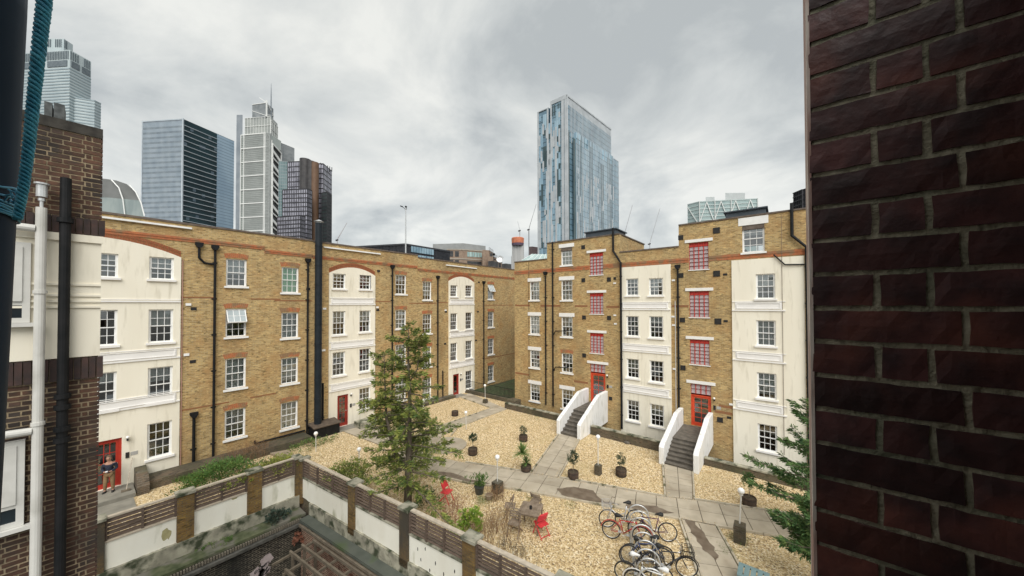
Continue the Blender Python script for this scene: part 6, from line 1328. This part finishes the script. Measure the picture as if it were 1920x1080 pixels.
# yucca with two heads
x, y = G(985, 884); t = empty('potted_yucca', (x, y, .005), 'barrel with a yucca, one tall spiky head and one low', 'potted plant', local=True); barrel(.25, .3, t)
mb = MB(); mb.tube([(0, 0, .2), (.0, .02, .5), (-.10, -.08, .85)], [.035, .03, .025], 7); mb.build('stem', M_BARK, t)
for hx, hy, hz, n, L in ((-.14, -.11, .88, 140, .60), (.02, .0, .42, 60, .40)):
    r = random.Random(n); mb = MB()
    for _ in range(n):
        a = r.uniform(0, 6.28); e_ = r.uniform(-.35, 1.45); d = Vector((math.cos(a)*math.cos(e_), math.sin(a)*math.cos(e_), math.sin(e_))); l = L*r.uniform(.7, 1.1); s_ = d.cross(Vector((0, 0, 1))).normalized()*.016; p = Vector((hx, hy, hz)); dr = Vector((0, 0, -.10*l*abs(math.cos(e_))))
        mb.add([p-s_*.6, p+s_*.6, p+d*l*.5+s_, p+d*l*.5-s_, p+d*l+dr], [(0, 1, 2, 3), (3, 2, 4)])
    mb.build('leaf_head', M_YUCCA, t)
# cluster by the pedestal lamp
x, y = G(897, 925); t = empty('potted_plant', (x, y, 0), 'black pot of leafy green stems beside the middle pedestal lamp', 'potted plant', local=True)
mb = MB(); mb.lathe([(.16, 0), (.21, .30), (.23, .31), (.20, .32), (.19, .28)], (0, 0, 0), 16); mb.build('pot', M_TERRA, t)
r = random.Random(50); leaves('foliage', [((r.gauss(0, .16), r.gauss(0, .16), r.uniform(.3, .75)), (r.gauss(0, .3), r.gauss(0, .3), 1), 10, .06) for _ in range(55)], M_LEAFG, t, (.06, .13), .3, .5, 50)
x, y = G(915, 936); t = empty('stone_planter', (x, y, 0), 'small round pale stone planter on the grass patch', 'planter', local=True); mb = MB(); mb.lathe([(.12, 0), (.15, .18), (.17, .19), (.12, .20), (.11, .15), (.02, .15)], (0, 0, 0), 18); mb.build('bowl', M_STONE, t)
mb = MB(); a = G(525, 850); mb.prism([G(505, 848, .1), G(537, 842, .1), G(552, 852, .1), G(533, 858, .1)], .05, .13); top(mb, 'stone_slab', M_STONE, 'pale square stone slab lying in the bed left of the round lamp', 'slab')
for px_, lab in (((972, 836+0), 'x'),): pass
for (a, b), s_, lab in (((1312, 872), .16, 'dark stone at the low wall, left'), ((1380, 882), .22, 'dark stone at the low wall below the cream bay'), ((1175, 832), .20, 'dark stone at the low wall between the stairs')):
    x, y = G(a, b); mb = MB(); mb.sphere((x, y, .05), s_, 8, .5); top(mb, 'stone', M_STEP, lab, 'stone')

# ------------------------------------------------------------------ globe lamps
def globe_lamp(label, bx, by, gx, gy, ped=0., pw=.2, tilt=0):
    x, y = G(bx, by); v = wray(gx, gy); tt = (x*v[0]+y*v[1])/(v[0]**2+v[1]**2); zg = H+v[2]*tt
    t = empty('globe_lamp', (x, y, 0), label, 'lamp', 'white globe lamps of the courtyard', local=True)
    if ped:
        mb = MB(); n = int(ped/.075)
        for i in range(n): j = RN.uniform(-.006, .006); mb.box((-pw/2+j, -pw/2-j, i*.075), (pw/2+j, pw/2-j, i*.075+.068))
        mb.box((-pw/2+.012, -pw/2+.012, .002), (pw/2-.012, pw/2-.012, ped-.01)); mb.build('brick_pedestal', M_LOWB, t)
    gxx, gyy = v[0]*tt-x, v[1]*tt-y
    mb = MB(); mb.tube([(0, 0, ped), (gxx, gyy, zg-.09)], .022, 8); mb.lathe([(.06, 0), (.05, .02), (.03, .04)], (gxx, gyy, zg-.13), 10); mb.build('stem', M_PVC, t)
    mb = MB(); mb.sphere((gxx, gyy, zg), .105, 16); mb.build('globe', M_GLOBE, t, smooth=True); return t
globe_lamp('globe lamp left of the cedar, near the bin shelter', 591, 845, 591, 811); globe_lamp('globe lamp just behind the left boughs of the cedar', 672, 880, 672, 841)
globe_lamp('globe lamp by the far red door, half covered by cedar twigs', 794, 785, 792.5, 751); globe_lamp('globe lamp on the near side of the far gravel bed', 873, 805, 872.5, 773)
globe_lamp('farthest globe lamp, by the bend of the path near the passage', 909, 756, 908.5, 722.5, .35, .3); globe_lamp('globe lamp on a brick pedestal beside the potted plants', 931, 922, 931, 857, .45, .36)
globe_lamp('globe lamp on a brick pedestal between the two stair paths', 1120, 890, 1120, 820, .45, .27); globe_lamp('globe lamp on a tall brick pedestal, rightmost, by the main path', 1385, 1018, 1388, 922.5, .62, .33)

# ------------------------------------------------------------------ furniture
def folding_chair(label, px_, rz, m=M_CHAIR, name='folding_chair', cat='chair', sc=.92, slats=4, grp='red folding chairs'):
    x, y = G(*px_); t = empty(name, (x, y, .01), label, cat, grp, rz, local=True); t.scale = (sc,)*3
    for sx_ in (-.21, .21):
        mb = MB(); mb.beam((sx_, -.25, 0), (sx_, .13, .80), .022, .03); mb.build('leg', m, t); mb = MB(); mb.beam((sx_*.92, .27, 0), (sx_*.92, -.16, .46), .022, .03); mb.build('leg', m, t)
    for i in range(5): mb = MB(); yy = -.19+.09*i; mb.beam((-.2, yy, .45-.005*i), (.2, yy, .45-.005*i), .075, .018); mb.build('seat_slat', m, t)
    for i in range(slats): u = .60+.075*i; mb = MB(); yy = -.25+.38*(u/.80)+.015; w_ = .20 if i < slats-1 else .18; mb.tube([(-w_, yy, u), (0, yy+.03, u+.0), (w_, yy, u)], .022, 6); mb.build('back_slat', m, t)
    mb = MB(); mb.beam((-.2, .24, .06), (.2, .24, .06), .02); mb.build('stretcher', m, t)
    if m is M_CHAIR: mb = MB(); mb.beam((0, .045, .60), (0, .135, .84), .36, .02, (0, 1, -.35)); mb.build('back_panel', m, t)
    return t
folding_chair('red folding chair standing alone left of the potted plants', (835, 940), 1.9)
folding_chair('red folding chair at the right side of the wooden table', (1013, 1003), -1.9)
M_TK = M_TEAK
folding_chair('weathered wooden folding chair in front of the table, facing it', (963, 1002), .25, M_TK, 'wooden_chair', 'chair', .95, 4, None)
folding_chair('weathered wooden folding chair left of the table', (955, 968), -1.0, M_TK, 'wooden_chair', 'chair', .92, 3, None)
folding_chair('weathered wooden chair behind the table, only its back showing', (1003, 958), 3.3, M_TK, 'wooden_chair', 'chair', .9, 3, None)
x, y = G(993, 990); t = empty('garden_table', (x, y, .01), 'weathered wooden slatted garden table on the gravel', 'table', None, .35, local=True)
for i in range(9): mb = MB(); xx = -.38+.085*i; mb.box((xx, -.40, .655), (xx+.078, .40, .68)); mb.build('table_slat', M_TK, t)
for sx_ in (-1, 1):
    for sy_ in (-1, 1): mb = MB(); mb.beam((sx_*.33, sy_*.34, 0), (sx_*.33, sy_*.34, .65), .05); mb.build('leg', M_TK, t)
mb = MB(); mb.box((-.36, -.36, .60), (.36, -.32, .652)); mb.box((-.36, .32, .60), (.36, .36, .652)); mb.build('apron', M_TK, t)
mb = MB(); v = Vector((x, y, 0)); mb.lathe([(.045, 0), (.05, .10), (.04, .10), (.035, .03)], (x+.02, y-.02, .692), 12); top(mb, 'ash_pot', M_VENT, 'small black pot standing on the wooden table', 'pot')
# broom leaning on the wing wall
t = empty('broom', (-21.85, 1.42, .17), 'broom with a pale handle leaning against the white wall by the man', 'broom'); mb = MB(); mb.tube([(-21.8, 1.38, .22), (-22.66, 1.60, 1.28)], .014, 6); mb.build('handle', M_RAIL, t); mb = MB(); mb.box((-21.88, 1.24, .175), (-21.76, 1.5, .25)); mb.build('head', M_TIMB, t)
# teal slotted bench top at the lower edge
t = empty('teal_bench', (*G(1410, 1085), 0), 'teal slotted seat at the bottom edge beside the corner path', 'bench'); mb = MB(); bx_, by_ = G(1410, 1078, .45)
for i in range(5): mb.box((bx_-.36+i*.15, by_-.22, .40), (bx_-.36+i*.15+.12, by_+.22, .45))
mb.box((bx_-.36, by_+.20, .395), (bx_+.36, by_+.30, .448)); mb.box((bx_-.36, by_-.30, .395), (bx_+.36, by_-.20, .448)); mb.build('seat', M_TEAL, t)
for sx_ in (-.3, .3): mb = MB(); mb.box((bx_+sx_-.03, by_-.2, 0), (bx_+sx_+.03, by_+.2, .393)); mb.build('leg', M_TEAL, t)

# ------------------------------------------------------------------ bicycle stand and bicycles
HP = [(1195, 948), (1197, 959), (1199, 980), (1199.5, 992.5), (1202, 1005), (1204, 1021), (1207, 1037), (1211, 1053), (1217, 1069), (1223, 1088)]
hp = [G(a, b, .80) for a, b in HP]; p0, p1 = Vector(hp[0]), Vector(hp[-1]); rd = (p1-p0).normalized(); pd = Vector((-rd.y, rd.x))    # pd: screen right
if pd.dot(Vector((ca, sa))) < 0: pd = -pd
t = empty('bicycle_stand', (*((p0+p1)/2), 0), 'row of galvanised hoops where the bicycles are locked', 'bicycle stand')
for i in range(len(hp)):
    c = p0+rd*((p1-p0).length*i/(len(hp)-1)); q = []
    for k in range(13): a = math.pi*k/12; q.append((c.x+pd.x*.34*math.cos(a), c.y+pd.y*.34*math.cos(a), .46+.34*math.sin(a)))
    q = [(q[0][0], q[0][1], 0)]+q+[(q[-1][0], q[-1][1], 0)]; mb = MB(); mb.tube(q, .022, 8); mb.build('hoop', M_STEEL, t, smooth=True)
for s_ in (-.34, .34): mb = MB(); a, b = p0+pd*s_, p1+pd*s_; mb.beam((*a, .03), (*b, .03), .05, .03); mb.build('ground_rail', M_STEEL, t)
def bicycle(label, frame, basket=None, seat=M_TYRE, step=False, bars='flat', guard=False):
    """x forward, rear axle at the origin's x=0"""
    t = empty('bicycle', (0, 0, 0), label, 'bicycle', 'bicycles at the stand', local=True); R_ = .315; wb = .98
    for cx in (0, wb):
        mb = MB(); mb.ring((cx, 0, R_), R_-.020, .020, (0, 1, 0), 28, 6); w_ = mb.build('wheel', M_TYRE, t, smooth=True)
        mb = MB(); mb.ring((cx, 0, R_), R_-.040, .006, (0, 1, 0), 28, 4); mb.build('rim', M_STEEL, w_)
        mb = MB()
        for i in range(18): a = 2*math.pi*i/18; mb.tube([(cx, (-.02 if i % 2 else .02), R_), (cx+(R_-.045)*math.cos(a), 0, R_+(R_-.045)*math.sin(a))], .0016, 3, cap=False)
        mb.build('spokes', M_STEEL, w_, kind='stuff')
        if guard: mb = MB(); mb.tube([(cx+(R_+.025)*math.cos(a), 0, R_+(R_+.025)*math.sin(a)) for a in [math.radians(10+16*i) for i in range(11)]], .014, 5); mb.build('mudguard', frame, t)
    bb = (.40, 0, .27); st = (.28, 0, .74); hd = (.80, 0, .76); hb = (.83, 0, .62)
    mb = MB(); mb.tube([bb, st], .017, 7); mb.tube([bb, hb], .019, 7); mb.tube([hd, hb], .021, 7)
    mb.tube([(.34, 0, .50), (.60, 0, .42), hb] if step else [(.29, 0, .70), (.81, 0, .72)], .016, 7)
    for s_ in (-.05, .05): mb.tube([(0, s_, R_), bb], .010, 5); mb.tube([(0, s_, R_), (.29, 0, .68)], .009, 5)
    mb.build('frame', frame, t, smooth=True)
    mb = MB()
    for s_ in (-.05, .05): mb.tube([(hb[0], s_*.6, .62), (.90, s_, .45), (wb, s_, R_)], .011, 5)
    mb.build('fork', frame, t, smooth=True)
    mb = MB(); mb.tube([hd, (.79, 0, .88)], .013, 6)
    if bars == 'flat': mb.tube([(.74, -.28, .90), (.80, -.1, .89), (.80, .1, .89), (.74, .28, .90)], .011, 6)
    elif bars == 'sweep': mb.tube([(.62, -.26, .90), (.74, -.25, .93), (.82, -.08, .90), (.82, .08, .90), (.74, .25, .93), (.62, .26, .90)], .011, 6)
    else:
        for s_ in (-1, 1): mb.tube([(.80, 0, .87), (.81, s_*.19, .87), (.90, s_*.20, .86), (.92, s_*.20, .78), (.84, s_*.2, .73)], .011, 6)
    mb.build('handlebar', M_CHROME, t, smooth=True)
    mb = MB(); mb.tube([st, (.265, 0, .83)], .012, 6); mb.build('seat_post', M_CHROME, t)
    mb = MB(); mb.tube([(.13, 0, .855), (.20, 0, .865), (.30, 0, .86), (.40, 0, .85)], [.05, .075, .04, .018], 8); mb.build('saddle', seat, t, smooth=True)
    mb = MB(); mb.ring(bb, .085, .007, (0, 1, 0), 18, 4); mb.tube([bb, (bb[0]+.12, .06, bb[2]-.10)], .010, 5); mb.tube([bb, (bb[0]-.12, -.06, bb[2]+.10)], .010, 5); mb.box((bb[0]+.08, .05, bb[2]-.12), (bb[0]+.17, .14, bb[2]-.095)); mb.box((bb[0]-.17, -.14, bb[2]+.085), (bb[0]-.08, -.05, bb[2]+.11)); mb.build('crank', M_STEEL, t)
    if basket:
        mb = MB(); x0, x1, y0, y1, z0, z1 = .86, 1.14, -.17, .17, .66, .90
        for i in range(7):
            u = i/6
            for yy in (y0, y1): mb.beam((x0+(x1-x0)*u, yy*.85, z0), (x0+(x1-x0)*u, yy, z1), .007)
            for xx in (x0, x1): mb.beam((xx, y0*.85+(y1-y0)*.85*u, z0), (xx, y0+(y1-y0)*u, z1), .007)
            mb.beam((x0+(x1-x0)*u, y0*.85, z0), (x0+(x1-x0)*u, y1*.85, z0), .007)
        for z in (z0, (z0+z1)/2, z1): 
            for a, b in (((x0, y0), (x1, y0)), ((x1, y0), (x1, y1)), ((x1, y1), (x0, y1)), ((x0, y1), (x0, y0))): mb.beam((*a, z), (*b, z), .009)
        mb.build('basket', basket, t)
    return t
def put(t, outpx, side, rear_out=True, yaw=0., lean=.06):
    """outer wheel stands at outpx; the bicycle points into or out of the stand"""
    x, y = G(*outpx); d = (pd if side < 0 else -pd); a = math.atan2(d.y, d.x)+yaw
    d = Vector((math.cos(a), math.sin(a)))
    if not rear_out: x, y = x+d.x*.98, y+d.y*.98; a += math.pi
    t.location = (x, y, .01); t.rotation_euler = (lean, 0, a)
M_BK = mat('black_frame', (.02, .02, .025), (.04, .04, .045), 5, .3); M_RD = mat('red_frame', (.38, .018, .02), (.45, .03, .03), 5, .28); M_WHF = mat('white_frame', (.72, .72, .70), (.78, .78, .76), 4, .3); M_SV = mat('silver_frame', (.45, .46, .48), (.55, .56, .58), 4, .3, metal=.5); M_BL = mat('blue_frame', (.03, .05, .12), (.05, .07, .16), 4, .3); M_PU = mat('plum_frame', (.07, .02, .05), (.10, .03, .07), 4, .3)
put(bicycle('red bicycle left of the stand near its top end', M_RD, guard=True, bars='flat'), (1144, 1011), -1, True, -.10)
put(bicycle('silver bicycle with a wire front basket, hanging over the path kerb', M_SV, basket=M_STEEL, bars='sweep', step=True), (1137, 990), -1, False, .22)
put(bicycle('slim plum-coloured bicycle right of the stand near its top end', M_PU, bars='drop'), (1250, 1018), 1, True, .05)
put(bicycle('black bicycle right of the stand, halfway down', M_BK, bars='flat'), (1243, 1066), 1, True, .12)
put(bicycle('bicycle with a big dark basket at the lower right of the stand', M_BK, basket=M_PIPE, bars='sweep', guard=True), (1285, 1085), 1, False, .05)
put(bicycle('dark blue bicycle left of the stand, lower half', M_BL, bars='drop'), (1177, 1060), -1, True, .1)
put(bicycle('black bicycle at the lower left end of the stand', M_BK, bars='flat', seat=M_WHF), (1170, 1092), -1, True, .0)
put(bicycle('white bicycle at the bottom end of the stand', M_WHF, bars='sweep', seat=M_WHF, guard=True), (1262, 1140), 1, True, -.2)

# ------------------------------------------------------------------ the man at the door
def skinned(name, m, verts, edges, radii, parent, root=0, sub=2):
    me = bpy.data.meshes.new(name); me.from_pydata(verts, edges, []); o = bpy.data.objects.new(name, me); me.materials.append(m)
    link(o, parent); me.skin_vertices or o.modifiers.new('skin', 'SKIN')
    if not o.modifiers: o.modifiers.new('skin', 'SKIN')
    if not me.skin_vertices: me.attributes  # layer is made by the modifier below
    sk = o.modifiers[0]; sk.use_smooth_shade = True
    for i, r_ in enumerate(radii):
        sv = me.skin_vertices[0].data[i]; sv.radius = r_ if isinstance(r_, tuple) else (r_, r_); sv.use_root = (i == root)
    s_ = o.modifiers.new('sub', 'SUBSURF'); s_.levels = s_.render_levels = sub; return o
MAN = empty('person', (-22.3, .93, .17), 'man in navy jumper and khaki trousers standing at the near red door, hands together', 'person', None, -.35, local=True)
M_SKIN = mat('skin_tone', (.42, .23, .16), (.50, .28, .20), 6, .6); M_JUMP = mat('navy_jumper', (.012, .016, .032), (.022, .028, .05), 20, .9); M_TROU = mat('khaki_trousers', (.20, .125, .06), (.26, .17, .085), 10, .9); M_HAIR = mat('brown_hair', (.10, .06, .035), (.16, .10, .06), 20, .8)
k = .86       # x forward, y left
def P3(*a): return tuple(v*k for v in a)
bv = [P3(0, 0, .92), P3(0, 0, 1.10), P3(.01, 0, 1.28), P3(.02, 0, 1.42), P3(.04, 0, 1.50), P3(.06, 0, 1.57), P3(.07, 0, 1.68), P3(.06, 0, 1.75),
      P3(.0, .19, 1.38), P3(-.02, .25, 1.12), P3(.18, .12, 1.06), P3(.25, .07, 1.06), P3(.0, -.19, 1.38), P3(-.02, -.25, 1.12), P3(.18, -.12, 1.06), P3(.25, -.07, 1.06),
      P3(0, .10, .86), P3(.02, .12, .48), P3(-.01, .13, .08), P3(.12, .15, .03), P3(0, -.10, .86), P3(.03, -.12, .48), P3(0, -.14, .08), P3(.13, -.16, .03)]
be = [(0, 1), (1, 2), (2, 3), (3, 4), (4, 5), (5, 6), (6, 7), (3, 8), (8, 9), (9, 10), (10, 11), (3, 12), (12, 13), (13, 14), (14, 15), (0, 16), (16, 17), (17, 18), (18, 19), (0, 20), (20, 21), (21, 22), (22, 23)]
rr = [.10, .105, .115, .09, .045, .07, .085, .06, .05, .04, .03, .028, .05, .04, .03, .028, .075, .055, .04, .03, .075, .055, .04, .03]
skinned('body', M_SKIN, bv, be, [x*k for x in rr], MAN)
jv = bv[:4]+bv[8:11]+bv[12:15]; jv[0] = P3(0, 0, .90); jv[3] = P3(.02, 0, 1.40)
skinned('jumper', M_JUMP, jv, [(0, 1), (1, 2), (2, 3), (3, 4), (4, 5), (5, 6), (3, 7), (7, 8), (8, 9)], [x*k for x in (.135, .14, .15, .12, .075, .062, .05, .075, .062, .05)], MAN)
tv = [bv[0], bv[16], bv[17], P3(-.01, .13, .12), bv[20], bv[21], P3(0, -.14, .12)]
skinned('trousers', M_TROU, tv, [(0, 1), (1, 2), (2, 3), (0, 4), (4, 5), (5, 6)], [x*k for x in (.13, .10, .08, .065, .10, .08, .065)], MAN)
for s_ in (-1, 1): mb = MB(); mb.tube([P3(-.06, .135*s_, .035), P3(.04, .14*s_, .045), P3(.17, .16*s_, .03)], [.04, .045, .03], 8); mb.build('shoe', M_TYRE, MAN, smooth=True)
mb = MB(); mb.sphere(P3(.045, 0, 1.705), .098*k, 12); mb.build('hair', M_HAIR, MAN, smooth=True)
mb = MB(); mb.sphere(P3(.075, 0, 1.655), .088*k, 12, 1.15); mb.tube([P3(.15, 0, 1.66), P3(.175, 0, 1.63)], [.008, .014], 6)
for s_ in (-1, 1): mb.sphere(P3(.065, .085*s_, 1.65), .018*k, 6)
mb.build('face', M_SKIN, MAN, smooth=True)
mb = MB()
for s_ in (-1, 1): mb.ring(P3(.155, .035*s_, 1.665), .022*k, .004, (1, 0, 0), 12, 4)
mb.build('glasses', M_PIPE, MAN)
for s_ in (-1, 1):
    mb = MB()
    for f in range(4): mb.tube([P3(.25, (.075-.012*f)*s_, 1.06), P3(.29, (.06-.014*f)*s_, 1.065), P3(.31, (.04-.012*f)*s_, 1.08)], .008, 5)
    mb.tube([P3(.23, .08*s_, 1.08), P3(.26, .05*s_, 1.10)], .009, 5); mb.build('fingers', M_SKIN, MAN, smooth=True)
mb = MB(); mb.box((-.05, -.035, -.012), (.05, .035, .012)); o = mb.build('white_cup', M_WHITE); o.location = (-22.3+.27*math.cos(-.35), .93+.27*math.sin(-.35), .17+.95); o['label'] = 'small white paper held in both hands by the man'; o['category'] = 'paper'; o.name = 'paper'
